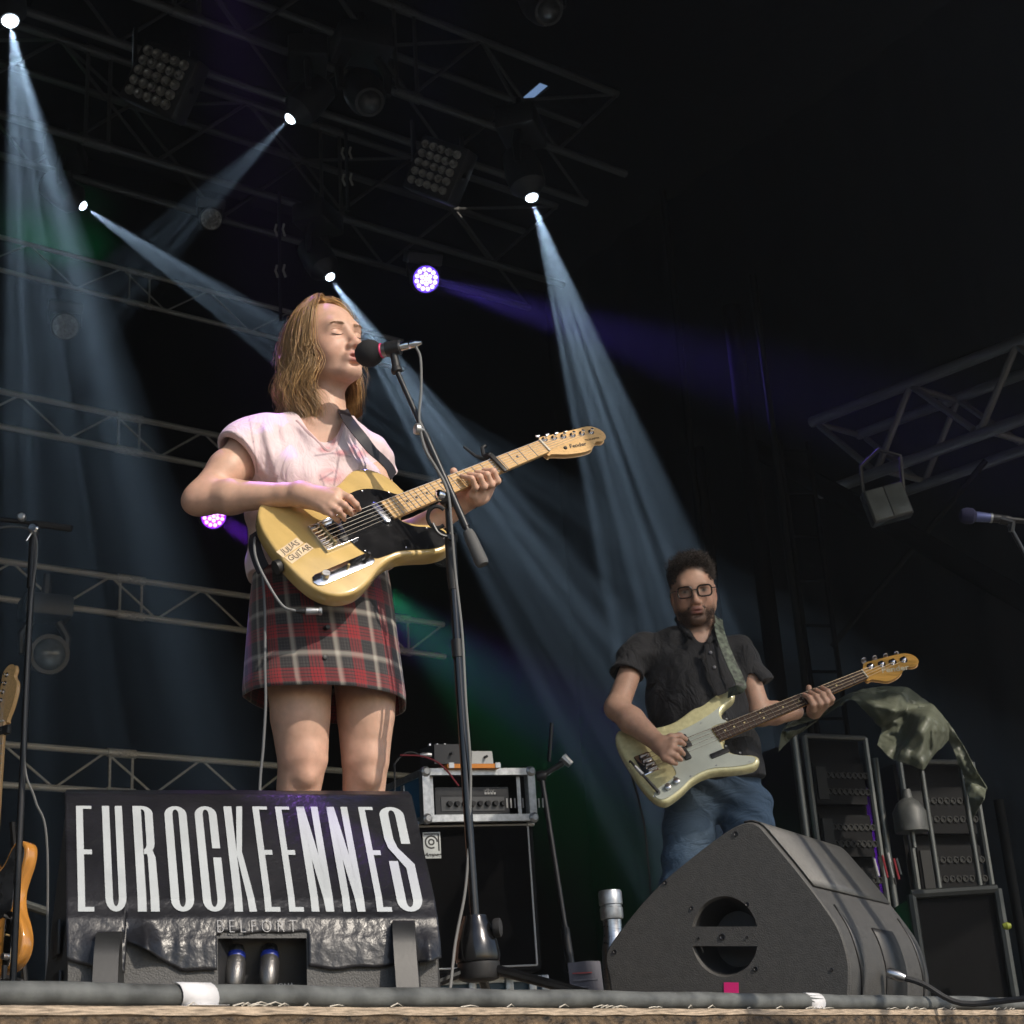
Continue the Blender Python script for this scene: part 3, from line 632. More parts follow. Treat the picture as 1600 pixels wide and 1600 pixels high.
# straps (moulded feet) and speaker plugs
M_STRAP = mat('foot_rail', (.013, .0135, .0135), .45, bump=(160, .2, .0006))
for px, y0 in ((168, 1446), (627, 1436)):
    u = (px-106)/577; a = face(u, 1.0+(y0-1434)/210, .012); b = pl[0].lerp(pr[0], u)+Vector((0, -.03, 0))
    f = frame(a, R['F1']-L['F1'], b-a); h = (b-a).length; mb = MB()
    pf = [(0, -.012), (.012, .012), (.05, .02), (h*.6, .022), (h, .02)]
    vs = []
    for t, o in pf:
        for e in (-1, 1): vs.append(f(e*.02, t)+Vector((0, -1, .1))*o)
        for e in (1, -1): vs.append(f(e*.02, t)+Vector((0, .03, 0)))
    mb.add(vs, [(4*k+q, 4*k+(q+1) % 4, 4*k+4+(q+1) % 4, 4*k+4+q) for k in range(len(pf)-1) for q in range(4)]+[(0, 3, 2, 1)])
    mb.build('foot_rail', M_STRAP, mon, 50)
for px, lab in ((366, 'left speaker plug with blue ring in the banner monitor recess'), (419, 'right speaker plug with blue ring in the banner monitor recess')):
    u = (px-106)/577; b = face(u, 1.17, -.045); r = thing('speaker_plug', lab, 'plug', b, 'speaker plugs in the recess')
    ax = Vector((.01, -.5, -1)).normalized()
    mb = MB(); mb.lathe([(.012, -.014), (.0145, -.004), (.0145, .002)], b, ax, 14); mb.build('tip', M_STEEL, r)
    mb = MB(); mb.lathe([(.0155, 0), (.0165, .004), (.0155, .009)], b, ax, 14); mb.build('ring', mat('blue_ring', (.02, .04, .3), .4), r)
    mb = MB(); mb.lathe([(.0155, .009), (.0175, .018), (.0178, .04), (.014, .06), (.009, .066)], b, ax, 14); mb.build('body', mat('plug_grip', (.15, .145, .14), .35, .8, bump=(400, .6, .001)), r)
    mb = MB(); e = b+ax*.062; mb.tube(catmull([e, e+ax*.04, e+Vector((.03, -.02, -.055)), e+Vector((-.06, .0, -.06)), Vector((e.x-.14, e.y+.05, .006))], 5), .0062, 8); mb.build('cable_tail', M_RUBBER, r)
# ------------------------------------------------------------------ right monitor
M_CAB2 = mat('right_cabinet_paint', (.062, .06, .057), .6, var=(60, .15), bump=(300, .8, .0018))
m2 = thing('wedge_monitor', 'bare grey-black wedge monitor seen from its side, in front of the bassist', 'stage monitor', at_floor(V(1200, 1540, 4.1)))
PA0, PA1 = V(945, 1500, 4.2), V(1330, 1500, 3.93); nA = (PA1-PA0).cross(UP).normalized()
if nA.dot(CAM-PA0) < 0: nA = -nA
A = lambda x, y, off=0.0: ray_plane(x, y, PA0, nA) + nA*off
apx = A(1175, 1284); wdir = (VZ(1345, 1336, apx.z)-apx)
wdir = wdir.normalized()*min(.62, wdir.length)
ring_px = [(958, 1590), (949, 1530), (944, 1502), (949, 1482), (985, 1432), (1030, 1382), (1085, 1336), (1130, 1302), (1155, 1288), (1172, 1284), (1187, 1290), (1205, 1310), (1245, 1358), (1285, 1410), (1311, 1449), (1325, 1488), (1330, 1525), (1326, 1590)]
ringA = catmull([A(*p) for p in ring_px], 4); ringA[0].z = ringA[-1].z = 0; n0 = len(ringA); ringA += [ringA[-1].lerp(ringA[0], k/12) for k in range(1, 12)]
fb_ = lambda P: [Vector(((q-nA*0).x, q.y, q.z)) for q in P]
cenA = sum(ringA[:n0], Vector())/n0
mb = MB(); n = len(ringA)
def inset(P, k, off): return [cenA+(q-cenA)*k+nA*off for q in P]
rings = [inset(ringA, 1, -.012), inset(ringA, .992, -.003), inset(ringA, .975, 0)]
ringB = [q+wdir for q in ringA]
allr = [ringB, rings[0], rings[1], rings[2]]
for k in range(3):
    o = allr[k]; p = allr[k+1]
    mb.add(o+p, [(i, i+1, n+i+1, n+i) for i in range(n-1)]+[(n-1, 0, n, 2*n-1)])
mb.add(ringB, [tuple(range(n))])
hc = A(1132, 1463); hy = (A(1132, 1400)-A(1132, 1463)); hr_y = hy.length*1.0; hx = (A(1185, 1463)-hc); hr_x = hx.length
fx = frame(hc, hx, UP)
hole = []                                 # panel with a round hole: match the outline by angle
outl = rings[2]
for q in outl:
    d = Vector(((q-hc).dot(fx.x), (q-hc).dot(fx.y))); a = math.atan2(d.y/hr_y, d.x/hr_x); hole.append(fx(hr_x*math.cos(a), hr_y*math.sin(a)))
hole2 = [h_-nA*.01+(hc-h_)*.05 for h_ in hole]; hole3 = [h_-nA*.1+(hc-h_)*.3 for h_ in hole]
mb.add(outl+hole, [(i, i+1, n+i+1, n+i) for i in range(n-1)]+[(n-1, 0, n, 2*n-1)])
mb.add(hole+hole2, [(i, i+1, n+i+1, n+i) for i in range(n-1)]+[(n-1, 0, n, 2*n-1)])
mb.build('cabinet', M_CAB2, m2, 50)
mb = MB(); mb.add(hole2+hole3, [(i, i+1, n+i+1, n+i) for i in range(n-1)]+[(n-1, 0, n, 2*n-1)]); mb.add(hole3, [tuple(range(n))]); mb.build('handle_bowl', M_DARK, m2, 60)
a, b = A(1079, 1463, -.0078), A(1187, 1463, -.0078); mb = MB(); mb.box((a+b)/2, ((b-a).length*1.02, .046, .016), frame(a, b-a, UP).R); mb.build('handle_bar', M_CAB2, m2)
for x, y, r_ in ((1129, 1464, .0085), (1092, 1466, .003), (1168, 1464, .003), (1150, 1303, .007), (1040, 1379, .0055), (961, 1487, .006), (1081, 1419, .005), (1168, 1413, .006), (1181, 1514, .006), (1300, 1515, .004)):
    p = A(x, y, .0005); mb = MB(); mb.lathe([(r_, 0), (r_, .002), (r_*.75, .0025), (r_*.4, .0005)], p, nA, 10); mb.build('screw', M_BLACK, m2)
a = A(1143, 1552, .0015); mb = MB(); mb.box(a, (.037, .05, .001), frame(a, hx, UP).R); mb.build('pink_tape', mat('pink_tape', (.75, .02, .2), .5), m2, None)
def rB(i, t): return ringA[i].lerp(ringB[i], t)
nC = lambda i: ((ringA[i+1]-ringA[i-1]).cross(wdir)).normalized()
def strip_on(name, t0, t1, i0, i1, off, m, taper=0.0):
    mb = MB(); vs = []
    for i in range(i0, i1+1):
        nn = nC(min(i, n0-2)); nn = nn if nn.dot(rB(i, .5)-cenA-wdir*.5) > 0 else -nn; k = (i-i0)/(i1-i0); w = taper*(1-math.sin(PI*k)) * (t1-t0)*.5
        vs += [rB(i, t0+w)+nn*off, rB(i, t1-w)+nn*off]
    mb.add(vs, [(2*k, 2*k+1, 2*k+3, 2*k+2) for k in range(i1-i0)]); o = mb.build(name, m, m2, 180)
    md = o.modifiers.new('t', 'SOLIDIFY'); md.thickness = .004; md.offset = 0; return o
i_b = n-1
strip_on('side_slot', .1, .15, n0-17, n0-3, .001, M_DARK, .9); strip_on('side_slot', .9, .95, n0-17, n0-3, .001, M_DARK, .9)
strip_on('connector_recess', .42, .68, n0-14, n0-1, .0015, M_DARK)
strip_on('grille', .03, .97, 38, n0-19, .004, mat('grille_paint', (.1, .098, .093), .42, .2, var=(120, .25), bump=(420, .7, .0015)))
strip_on('top_trim', .02, .98, 33, 37, .004, M_RUBBER)
q = rB(n0-6, .4)+Vector((0, -.03, 0)); pg = thing('cable_plug', 'small silver plug with a black tail beside the bare monitor', 'plug', q)
ax = Vector((.8, -.2, -.35)).normalized(); mb = MB(); mb.lathe([(.011, 0), (.013, .006), (.013, .03), (.009, .045)], q, ax, 12); mb.build('body', M_STEEL, pg)
mb = MB(); e = q+ax*.04; mb.tube(catmull([e, e+ax*.05, at_floor(e+ax*.14)+UP*.008, at_floor(e+ax*.3)+UP*.008], 5), .007, 8); mb.build('cable_tail', M_RUBBER, pg)
mb = MB(); mb.tube(catmull([at_floor(V(1400, 1540, 4.3))+UP*.012, at_floor(V(1450, 1530, 4.45))+UP*.035, at_floor(V(1500, 1535, 4.6))+UP*.03, at_floor(V(1560, 1540, 4.7))+UP*.012, at_floor(V(1700, 1540, 4.9))+UP*.01], 6), .01, 8)
tag(mb.build('floor_cable', M_RUBBER), 'black cable looped on the floor to the right of the bare monitor', 'cable')
# ------------------------------------------------------------------ bottle, paper
b0 = at_floor(V(964, 1530, 4.75)); bt = thing('steel_bottle', 'brushed steel drinking bottle behind the bare monitor', 'bottle', b0)
top = V(964, 1391, 4.75).z; rr = (V(984, 1400, 4.75)-V(945, 1400, 4.75)).length/2
mb = MB(); mb.lathe([(rr*1.02, .003), (rr*1.05, .01), (rr*1.05, top*.52), (rr*1.0, top*.6), (rr*.82, top*.68), (rr*.74, top*.73), (rr*.74, top*.8)], b0, UP, 28); mb.build('body', M_STEEL, bt)
mb = MB(); mb.lathe([(rr*.9, top*.805), (rr*.93, top*.82), (rr*.93, top*.88), (rr*.86, top*.885), (rr*.86, top*.9), (rr*.95, top*.905), (rr*.95, top*.985), (rr*.88, top)], b0, UP, 28); mb.build('cap', M_CASEALU, bt)
f = frame(at_floor(V(893, 1535, 4.9))+UP*.002, Vector((1, .1, 0)), Vector((0, .25, 1))); mb = MB()
w = (V(945, 1500, 4.9)-V(893, 1500, 4.9)).length; h = V(919, 1496, 4.9).z
mb.add([f(w*i/6, h*j/4, .004*math.sin(i*1.1+j)) for j in range(5) for i in range(7)], [(j*7+i, j*7+i+1, j*7+i+8, j*7+i+7) for j in range(4) for i in range(6)])
pa = tag(mb.build('paper_sheet', mat('paper', (.08, .08, .1), .7, var=(5, .15)), None, 180), 'pale printed paper sheet propped up beside the steel bottle', 'paper')
for k in range(9):
    mb = MB(); y = h*(.86-.085*k); x1 = random.uniform(.5, .9)*w; mb.add([f(w*.1, y, .006), f(x1, y, .006), f(x1, y-.004, .006), f(w*.1, y-.004, .006)], [(0, 1, 2, 3)]); mb.build('print_line', mat('print_red' if k < 1 else 'print_grey', (.3, .05, .05) if k < 1 else (.12, .12, .14), .7), pa, None)
# ------------------------------------------------------------------ bass amplifier, flight case, pedals
AS = 6.1
c0, c1 = V(648, 1287, AS), V(829, 1299, AS+.12); fa = frame(c0, Vector((c1.x-c0.x, c1.y-c0.y, 0)), UP); wA = (c1-c0).dot(fa.x); ZB = V(838, 1508, AS).z; hA = c0.z-ZB
amp = thing('bass_cabinet', 'black bass speaker cabinet with a white spiral badge, under the flight case', 'speaker cabinet', at_floor((c0+c1)/2))
inw = -fa.z if fa.z.dot(CAM-c0) > 0 else fa.z; out = -inw
mb = MB(); mb.box(fa(wA/2, -hA/2)+inw*.2, (wA+.02, hA+.02, .4), fa.R, .012); mb.build('cabinet', mat('black_tolex', (.006, .006, .0065), .7, spec=.2, bump=(250, .4, .001)), amp)
M_GC = mat('grille_cloth', (.004, .004, .0045), .9, spec=.08, bump=(900, .5, .001))
mb = MB(); mb.box(fa(wA/2, -hA/2-.008)+out*.003, (wA-.03, hA-.035, .012), fa.R); mb.build('grille_cloth', M_GC, amp)
M_PIP = mat('silver_piping', (.5, .5, .5), .4)
for a, b in ((fa(.012, -.012), fa(wA-.012, -.012)), (fa(wA-.012, -.012), fa(wA-.01, -hA+.01)), (fa(wA-.01, -hA+.01), fa(.012, -hA+.01)), (fa(.012, -hA+.01), fa(.012, -.012))): rod('piping', a+out*.006, b+out*.006, .004, M_PIP, amp, 8)
for x in (.0, wA):
    mb = MB(); mb.box(fa(x, -.005)+out*.004, (.03, .03, .02), fa.R, .005); mb.build('corner', M_CASEALU, amp)
bw = (V(685, 1320, AS)-V(657, 1320, AS)).length; bh = .098
fbdg = frame(fa(.026, -.035)+out*.0115, fa.x, UP); fz = 1 if fbdg.z.dot(out) > 0 else -1
mb = MB(); mb.box(fbdg(bw/2, -bh/2), (bw, bh, .004), fbdg.R, .001); bdg = mb.build('badge', mat('badge_white', (.55, .58, .58), .4), amp)
M_BI = mat('badge_black', (.02, .02, .02), .5); cx, cy = bw*.47, -bh*.38
def bring(r0, r1, a0, a1):
    mb = MB(); mb.add([p for k in range(25) for p in ((fbdg(cx+r0*math.cos(math.radians(a0+(a1-a0)*k/24)), cy+r0*math.sin(math.radians(a0+(a1-a0)*k/24)), fz*.0026)), (fbdg(cx+r1*math.cos(math.radians(a0+(a1-a0)*k/24)), cy+r1*math.sin(math.radians(a0+(a1-a0)*k/24)), fz*.0026)))], [(2*k, 2*k+1, 2*k+3, 2*k+2) for k in range(24)]); return mb
q = bring(bw*.1, bw*.19, 0, 360); q2 = bring(bw*.29, bw*.38, 0, 300); q.add(q2.v, q2.f)
q.add([fbdg(bw*.84, -bh*.1, fz*.0026), fbdg(bw*.93, -bh*.1, fz*.0026), fbdg(bw*.93, -bh*.72, fz*.0026), fbdg(bw*.84, -bh*.72, fz*.0026)], [(0, 1, 2, 3)])
q.add([fbdg(bw*.07, -bh*.05, fz*.0026), fbdg(bw*.93, -bh*.05, fz*.0026), fbdg(bw*.93, -bh*.1, fz*.0026), fbdg(bw*.07, -bh*.1, fz*.0026)], [(0, 1, 2, 3)]); q.build('spiral', M_BI, bdg, None)
text_mesh('Ampeg', .024, lambda x, y, z: fbdg(bw*.5+x*.95, -bh*.86+y*.75, fz*(.0028+abs(z))), shear=.35, bold=.0006).build('badge_lettering', M_BI, bdg, None)
# dolly under the cabinet
dol = thing('flight_case_dolly', 'aluminium edged dolly under the bass cabinet, behind the stand base', 'dolly', at_floor((c0+c1)/2)+inw*.2)
z1 = ZB-.012
mb = MB(); mb.box(fa(wA*.55, 0)+UP*(z1/2-c0.z)+inw*.2, (wA*1.22, .05, z1), Matrix((fa.x, inw, UP)).transposed(), .0); mb.build('board', mat('blue_laminate', (.05, .11, .17), .4), dol)
for zz in (.012, z1-.075, z1-.012):
    mb = MB(); mb.box(fa(wA*.55, 0)+UP*(zz-c0.z)+inw*.17, (wA*1.24, .03, .02), Matrix((fa.x, inw, UP)).transposed()); mb.build('edge_profile', M_CASEALU, dol)
for x in (.1, .5, .82, 1.02, 1.13):
    mb = MB(); mb.box(fa(wA*x, 0)+UP*(z1-.044-c0.z)+inw*.15, (.03, .02, .085), Matrix((fa.x, inw, UP)).transposed(), .004); mb.build('corner', M_CASEALU, dol)
# rack flight case on top
rk = thing('rack_flight_case', 'open aluminium edged rack case holding a bass amplifier head', 'flight case', fa(wA/2, .01))
d0, d1 = V(668, 1208, AS-.05), V(827, 1221, AS+.07); hR = d0.z-c0.z-.012; fr_ = frame(Vector((d0.x, d0.y, c0.z+.012)), Vector((d1.x-d0.x, d1.y-d0.y, 0)), UP); wR = (d1-d0).dot(fr_.x)
iR = -fr_.z if fr_.z.dot(CAM-d0) > 0 else fr_.z; dp = .42; iR = (iR*1.0 - fr_.x*.25).normalized()
M_LAM = mat('case_laminate', (.02, .1, .2), .4)
G = lambda x, y, z: fr_(x, y)+iR*z
def slab(p0, ex, ey, ez, name, m, par):   # sheared box from one corner and three edges
    mb = MB(); mb.add([p0, p0+ex, p0+ex+ey, p0+ey, p0+ez, p0+ex+ez, p0+ex+ey+ez, p0+ey+ez], [(0, 1, 2, 3), (7, 6, 5, 4), (0, 4, 5, 1), (1, 5, 6, 2), (2, 6, 7, 3), (3, 7, 4, 0)]); return mb.build(name, m, par, None)
slab(G(-.012, 0, 0), fr_.x*.012, UP*hR, iR*dp, 'side_panel', M_LAM, rk); slab(G(wR, 0, 0), fr_.x*.012, UP*hR, iR*dp, 'side_panel', M_BLACK, rk)
slab(G(-.012, hR, 0), fr_.x*(wR+.024), UP*.012, iR*dp, 'top_panel', M_BLACK, rk); slab(G(-.012, -.012, 0), fr_.x*(wR+.024), UP*.012, iR*dp, 'bottom_panel', M_BLACK, rk)
slab(G(0, 0, dp-.02), fr_.x*wR, UP*hR, iR*.012, 'back_panel', M_BLACK, rk)
for p0, ex, ey in ((G(-.02, -.018, -.004), fr_.x*(wR+.04), UP*.026), (G(-.02, hR-.008, -.004), fr_.x*(wR+.04), UP*.026), (G(-.022, 0, -.003), fr_.x*.028, UP*hR), (G(wR-.006, 0, -.003), fr_.x*.028, UP*hR),
        ):
    slab(p0, ex, ey, iR*.03, 'edge_profile', M_CASEALU, rk)
for y in (-.018, hR-.008): slab(G(-.02, y, .03), fr_.x*.012, UP*.026, iR*(dp-.03), 'edge_profile', M_CASEALU, rk)
for z in (.17, .33): slab(G(-.0155, .012, z), fr_.x*.004, UP*(hR-.024), iR*.026, 'side_strap', M_CASEALU, rk)
mb = MB(); mb.lathe([(.045, 0), (.05, .006), (.035, .006), (.033, .002)], G(-.013, hR*.5, .23), -fr_.x, 12); mb.build('dish', M_BLACK, rk)
for i, (x, y) in enumerate(((-.008, -.006), (wR+.008, -.006), (-.008, hR+.006), (wR+.008, hR+.006))):
    mb = MB(); mb.lathe([(.02, -.012), (.02, .006), (.012, .014)], G(x, y, 0), -iR, 10); mb.build('ball_corner', M_CASEALU, rk)
for x in (.02, wR-.035): slab(G(x, 0, .03), fr_.x*.014, UP*hR, iR*.004, 'rack_rail', M_CASEALU, rk)
hd = thing('amplifier_head', 'black bass amplifier head with knobs and sliders inside the rack case', 'amplifier', G(wR/2, .03, .1))
slab(G(.05, .012, .05), fr_.x*(wR-.11), UP*hR*.47, iR*.25, 'chassis', M_BLACK, hd); slab(G(.07, .03, .046), fr_.x*(wR-.15), UP*hR*.32, iR*.003, 'front_panel', mat('amp_panel', (.07, .07, .072), .4, .5), hd)
for k in range(8):
    mb = MB(); mb.lathe([(.011, 0), (.01, .014)], G(.1+.03*k, .03+hR*.16, .046), -iR, 10); mb.build('knob', M_BLACK, hd)
for k in range(10): slab(G(.36*wR/.44+.016*k, .04, .0445), fr_.x*.005, UP*hR*.22, iR*.002, 'slider', mat('pale_print', (.4, .4, .4), .5), hd)
un = thing('rack_unit', 'slim black rack unit with white marks above the amplifier head', 'rack unit', G(wR/2, hR*.6, .1))
slab(G(.05, hR*.53, .05), fr_.x*(wR-.11), UP*hR*.2, iR*.25, 'chassis', M_BLACK, un)
text_mesh('dbx', .026, lambda x, y, z: G(wR*.66+x, hR*.64+y, .048-abs(z))).build('lettering', mat('pale_print'), un, None)
for k in range(4): slab(G(wR*.66-.02+.012*k, hR*.56, .047), fr_.x*.008, UP*.008, iR*.002, 'indicator', mat('pale_print'), un)
zt = d0.z+.012
def onto(px, py): return VZ(px, py, zt)
t0, t1 = V(700, 1213, AS-.06), V(783, 1218, AS-.0); ft = frame(Vector((t0.x, t0.y, zt)), Vector((t1.x-t0.x, t1.y-t0.y, 0)), UP); wt_ = (t1-t0).dot(ft.x); iT = iR
tr = thing('pedal_tray', 'flat orange tray carrying pedals on the rack case', 'tray', ft(wt_/2, .005)); slab(ft(0, .0), ft.x*wt_, UP*.016, iT*.16, 'board', mat('orange_board', (.75, .25, .015), .5), tr)
for e in (.02, .9): slab(ft(wt_*e, -.0)+iT*-.004, ft.x*.02, UP*.02, iT*.004, 'clip', M_CASEALU, tr)
def pedal(x, w, h, m, lab):
    r = thing('effect_pedal', lab, 'pedal', ft(x+w/2, .016), 'pedals on the orange tray'); p = ft(x, .0165)
    mb = MB(); mb.add([p, p+ft.x*w, p+ft.x*w+iT*.12, p+iT*.12]+[q+UP*(h*(1.0 if k < 2 else 1.1)) for k, q in enumerate((p+ft.x*.003, p+ft.x*(w-.003), p+ft.x*(w-.003)+iT*.12, p+ft.x*.003+iT*.12))], [(3, 2, 1, 0), (4, 5, 6, 7), (0, 1, 5, 4), (1, 2, 6, 5), (2, 3, 7, 6), (3, 0, 4, 7)])
    mb.build('case', m, r, None)
    for k in range(3):
        mb = MB(); mb.lathe([(.007, 0), (.006, .014)], p+ft.x*w*(.22+.28*k)+iT*.08+UP*h*1.06, UP, 8); mb.build('knob', M_STEEL, r)
    mb = MB(); mb.lathe([(.005, 0), (.005, .02)], p+ft.x*w*.6+UP*h*.5, -iT, 8); mb.build('jack_socket', M_BLACK, r)
pedal(-.05, .105, .075, mat('pedal_black', (.03, .03, .034), .5), 'tall dark grey pedal box on the left of the orange tray')
pedal(.095, .085, .048, mat('pedal_white', (.55, .56, .55), .45), 'small white pedal box on the orange tray right of the stand pole')
ct = ft(-.05, .05)-ft.x*.01
mb = MB(); mb.lathe([(.008, 0), (.01, .01), (.01, .035), (.006, .045)], ct, -ft.x, 10); pj = mb.build('jack_plug', M_CASEALU, None); tag(pj, 'pale jack plug entering the dark pedal box on the case', 'plug')
mb = MB(); mb.tube(catmull([ct-ft.x*.04, ct-ft.x*.09+UP*.01, ct-ft.x*.14-UP*.03, ct-ft.x*.19-UP*.1-iT*.1, ct-ft.x*.2-UP*.4-iT*.1], 6), .004, 6); tag(mb.build('signal_cable', M_RUBBER), 'thin black cable dropping from the jack plug over the rack case', 'cable')
mb = MB(); mb.tube(catmull([ct-ft.x*.12, ct-ft.x*.04-UP*.01-iT*.02, ct+ft.x*.02-UP*.05-iT*.04, ct+ft.x*.07-UP*.13-iT*.06], 6), .0035, 6); tag(mb.build('signal_cable', mat('red_cable', (.2, .012, .02), .5)), 'thin dark red cable crossing the open rack case', 'cable')
# violet-lit white cloth behind the amplifier
# ------------------------------------------------------------------ other microphone stands
def pole_stand(r, top, foot, rad, m, legs=3, lr=.3):
    rod('pole', foot+UP*.1, top, rad, m, r, 12)
    for k in range(legs):
        a = 2*PI*k/legs+.6; rod('leg', foot+UP*.13, foot+Vector((math.cos(a)*lr, math.sin(a)*lr, .008)), .008, m, r, 8)
        mb = MB(); mb.lathe([(.012, 0), (.012, .03)], foot+Vector((math.cos(a)*lr, math.sin(a)*lr, .0)), UP, 8); mb.build('rubber_foot', M_RUBBER, r)
    mb = MB(); mb.lathe([(.02, .1), (.022, .15), (.015, .18)], foot, UP, 12); mb.build('leg_hub', m, r)
s_ = 4.6; top = V(53, 825, s_); foot = at_floor(V(26, 1400, s_)); lms = thing('microphone_stand', 'slim black boom stand at the left edge beside the butterscotch guitar', 'microphone stand', foot)
pole_stand(lms, top, foot, .0095, M_BLACK); rod('pole_upper', top.lerp(foot, .12), top, .013, M_BLACK, lms)
a, b = V(-60, 803, s_), V(112, 826, s_); rod('boom', a, b, .007, M_BLACK, lms); mb = MB(); mb.tube([b.lerp(a, .35), b], .011, 8); mb.build('counterweight', M_RUBBER, lms)
mb = MB(); mb.lathe([(.008, -.012), (.013, -.008), (.013, .008), (.008, .012)], V(34, 808, s_-.02), Vector((0, 1, 0)), 10); mb.build('knob', M_CASEALU, lms)
mb = MB(); mb.lathe([(.012, -.018), (.017, -.012), (.017, .012), (.012, .018)], V(53, 827, s_-.01), Vector((0, 1, 0)), 12); mb.build('boom_clutch', M_CHROME, lms)
rod('clutch_lever', V(52, 828, s_-.02), V(41, 845, s_-.03), .004, M_CHROME, lms)
mb = MB(); mb.tube(catmull([V(-20, 828, s_), V(20, 823, s_), V(52, 832, s_-.03), V(57, 870, s_-.02), V(47, 960, s_-.02), V(38, 1180, s_-.02), V(55, 1250, s_-.02), V(74, 1330, s_-.02), at_floor(V(80, 1400, s_))+UP*.005], 8), .0035, 6)
tag(mb.build('microphone_cable', mat('grey_cable', (.12, .12, .12), .5)), 'thin cable hanging down the slim stand at the left edge', 'cable')
s_ = 6.6; top, foot = V(846, 1213, s_), at_floor(V(904, 1510, s_-.1)); rms = thing('microphone_stand', 'dark slanted microphone stand behind the bass cabinet with a white clip', 'microphone stand', foot)
rod('pole', foot+UP*.02, top, .012, M_BLACK, rms); rod('pole_sleeve', foot.lerp(top, .3), foot.lerp(top, .45), .019, M_BLACK, rms)
mb = MB(); mb.lathe([(.02, -.02), (.026, 0), (.02, .02)], top, Vector((1, 0, 0)), 10); mb.build('clutch', M_BLACK, rms); rod('boom', top, V(880, 1192, s_), .012, M_BLACK, rms)
mb = MB(); mb.tube([V(879, 1183, s_), V(892, 1195, s_)], [.02, .016], 10); mb.build('clip', M_CASEALU, rms)
rod('boom_upper', V(858, 1190, s_), V(862, 1130, s_), .008, M_BLACK, rms)
mb = MB(); mb.lathe([(.12, 0), (.12, .012), (.02, .02)], foot, UP, 16); mb.build('round_base', M_BLACK, rms)
# right vocal microphone at the picture edge
s_ = 5.3; rv = thing('microphone', 'vocal microphone with a dark blue foam windscreen at the right edge', 'microphone', V(1540, 808, s_))
a, b = V(1522, 807, s_), V(1590, 813, s_); ax = (b-a).normalized()
mb = MB(); mb.lathe([(.006, -.052), (.022, -.045), (.029, -.028), (.028, -.006), (.018, .006)], a, ax, 16); mb.build('windscreen', mat('blue_foam', (.012, .012, .045), .9, bump=(500, .6, .001)), rv)
mb = MB(); mb.lathe([(.017, 0), (.019, .01), (.0165, .055)], a, ax, 14); mb.build('body', mat('mic_grey_blue', (.12, .14, .3), .4, .5), rv)
mb = MB(); mb.lathe([(.018, .055), (.018, .062)], a, ax, 14); mb.build('ring', M_CASEALU, rv)
mb = MB(); mb.lathe([(.016, .062), (.014, .12), (.01, .13), (.01, .2)], a, ax, 14); mb.build('handle', M_BLACK, rv)
st4 = thing('microphone_stand', 'thin boom stand holding the blue foam microphone, cut by the right edge', 'microphone stand', at_floor(V(1720, 1540, s_)))
top = V(1572, 812, s_); rod('boom', top, V(1740, 1120, s_), .008, M_BLACK, st4); mb = MB(); mb.tube([top+ax*-.02, top+ax*.02+UP*-.01, V(1580, 832, s_)], [.018, .016, .01], 10); mb.build('clip', M_BLACK, st4)
rod('pole', at_floor(V(1720, 1540, s_)), V(1700, 1050, s_), .011, M_BLACK, st4); mb = MB(); mb.lathe([(.13, 0), (.13, .012), (.02, .02)], at_floor(V(1720, 1540, s_)), UP, 16); mb.build('round_base', M_BLACK, st4)
mb = MB(); mb.tube(catmull([a+ax*.2, V(1604, 830, s_), V(1640, 900, s_), V(1720, 1100, s_)], 6), .0035, 6); tag(mb.build('microphone_cable', mat('grey_cable')), 'cable leaving the blue foam microphone at the right edge', 'cable')
# ------------------------------------------------------------------ racks under the tarpaulin, right
M_RACK = mat('rack_black', (.005, .005, .0055), .7, 0, spec=.08, var=(30, .4)); M_RTUBE = mat('rack_tube', (.1, .105, .1), .4, .8, var=(20, .4)); M_SOCK = mat('socket_grey', (.02, .0205, .02), .6, spec=.2)
KS = 7.6
def rack(px0, px1, py0, lab, rows, s, dpt=.6):
    a, b = V(px0, py0, s), V(px1, py0+12, s+.15); f = frame(Vector((a.x, a.y, 0)), Vector((b.x-a.x, b.y-a.y, 0)), UP); w = (b-a).dot(f.x); H = a.z
    inn = -f.z if f.z.dot(CAM-a) > 0 else f.z; r = thing('equipment_rack', lab, 'rack', f(w/2, 0)+inn*dpt/2, 'equipment racks by the right wing')
    mb = MB(); mb.box(f(w/2, H/2)+inn*(dpt/2+.04), (w, H, dpt-.04), Matrix((f.x, UP, inn)).transposed()); mb.build('cabinet', M_RACK, r, None)
    for x in (0, w): rod('upright', f(x, 0), f(x, H), .016, M_RTUBE, r, 8)
    rod('top_bar', f(0, H), f(w, H), .014, M_RTUBE, r, 8)
    for k in range(rows):
        y = H*(.93-.86*(k+.5)/rows); hh = H*.8/rows*.85; slab(f(.03, y-hh/2)+inn*.004, f.x*(w-.06), UP*hh, inn*.06, 'patch_panel', mat('rack_panel', (.007, .007, .0075), .7, 0, spec=.12), r)
        slab(f(.04, y-hh*.4)-inn*.006, f.x*w*.16, UP*hh*.8, inn*.012, 'module', M_SOCK, r)
        sk = MB()
        for i in range(8):
            for j in range(2): sk.lathe([(.017, 0), (.017, .008), (.011, .008), (.01, .002)], f(w*.3+w*.62*i/7, y+hh*(.2-.4*j))-inn*-.004, -inn, 8)
        tag(sk.build('sockets', M_SOCK, r), kind='stuff')
    return f, w, H, inn
rack(1256, 1352, 1150, 'tall black rack of socket panels left of the hanging tarpaulin', 5, KS)
rack(1405, 1520, 1190, 'lower dark rack half covered by the tarpaulin, beside the right edge', 4, KS+.3)
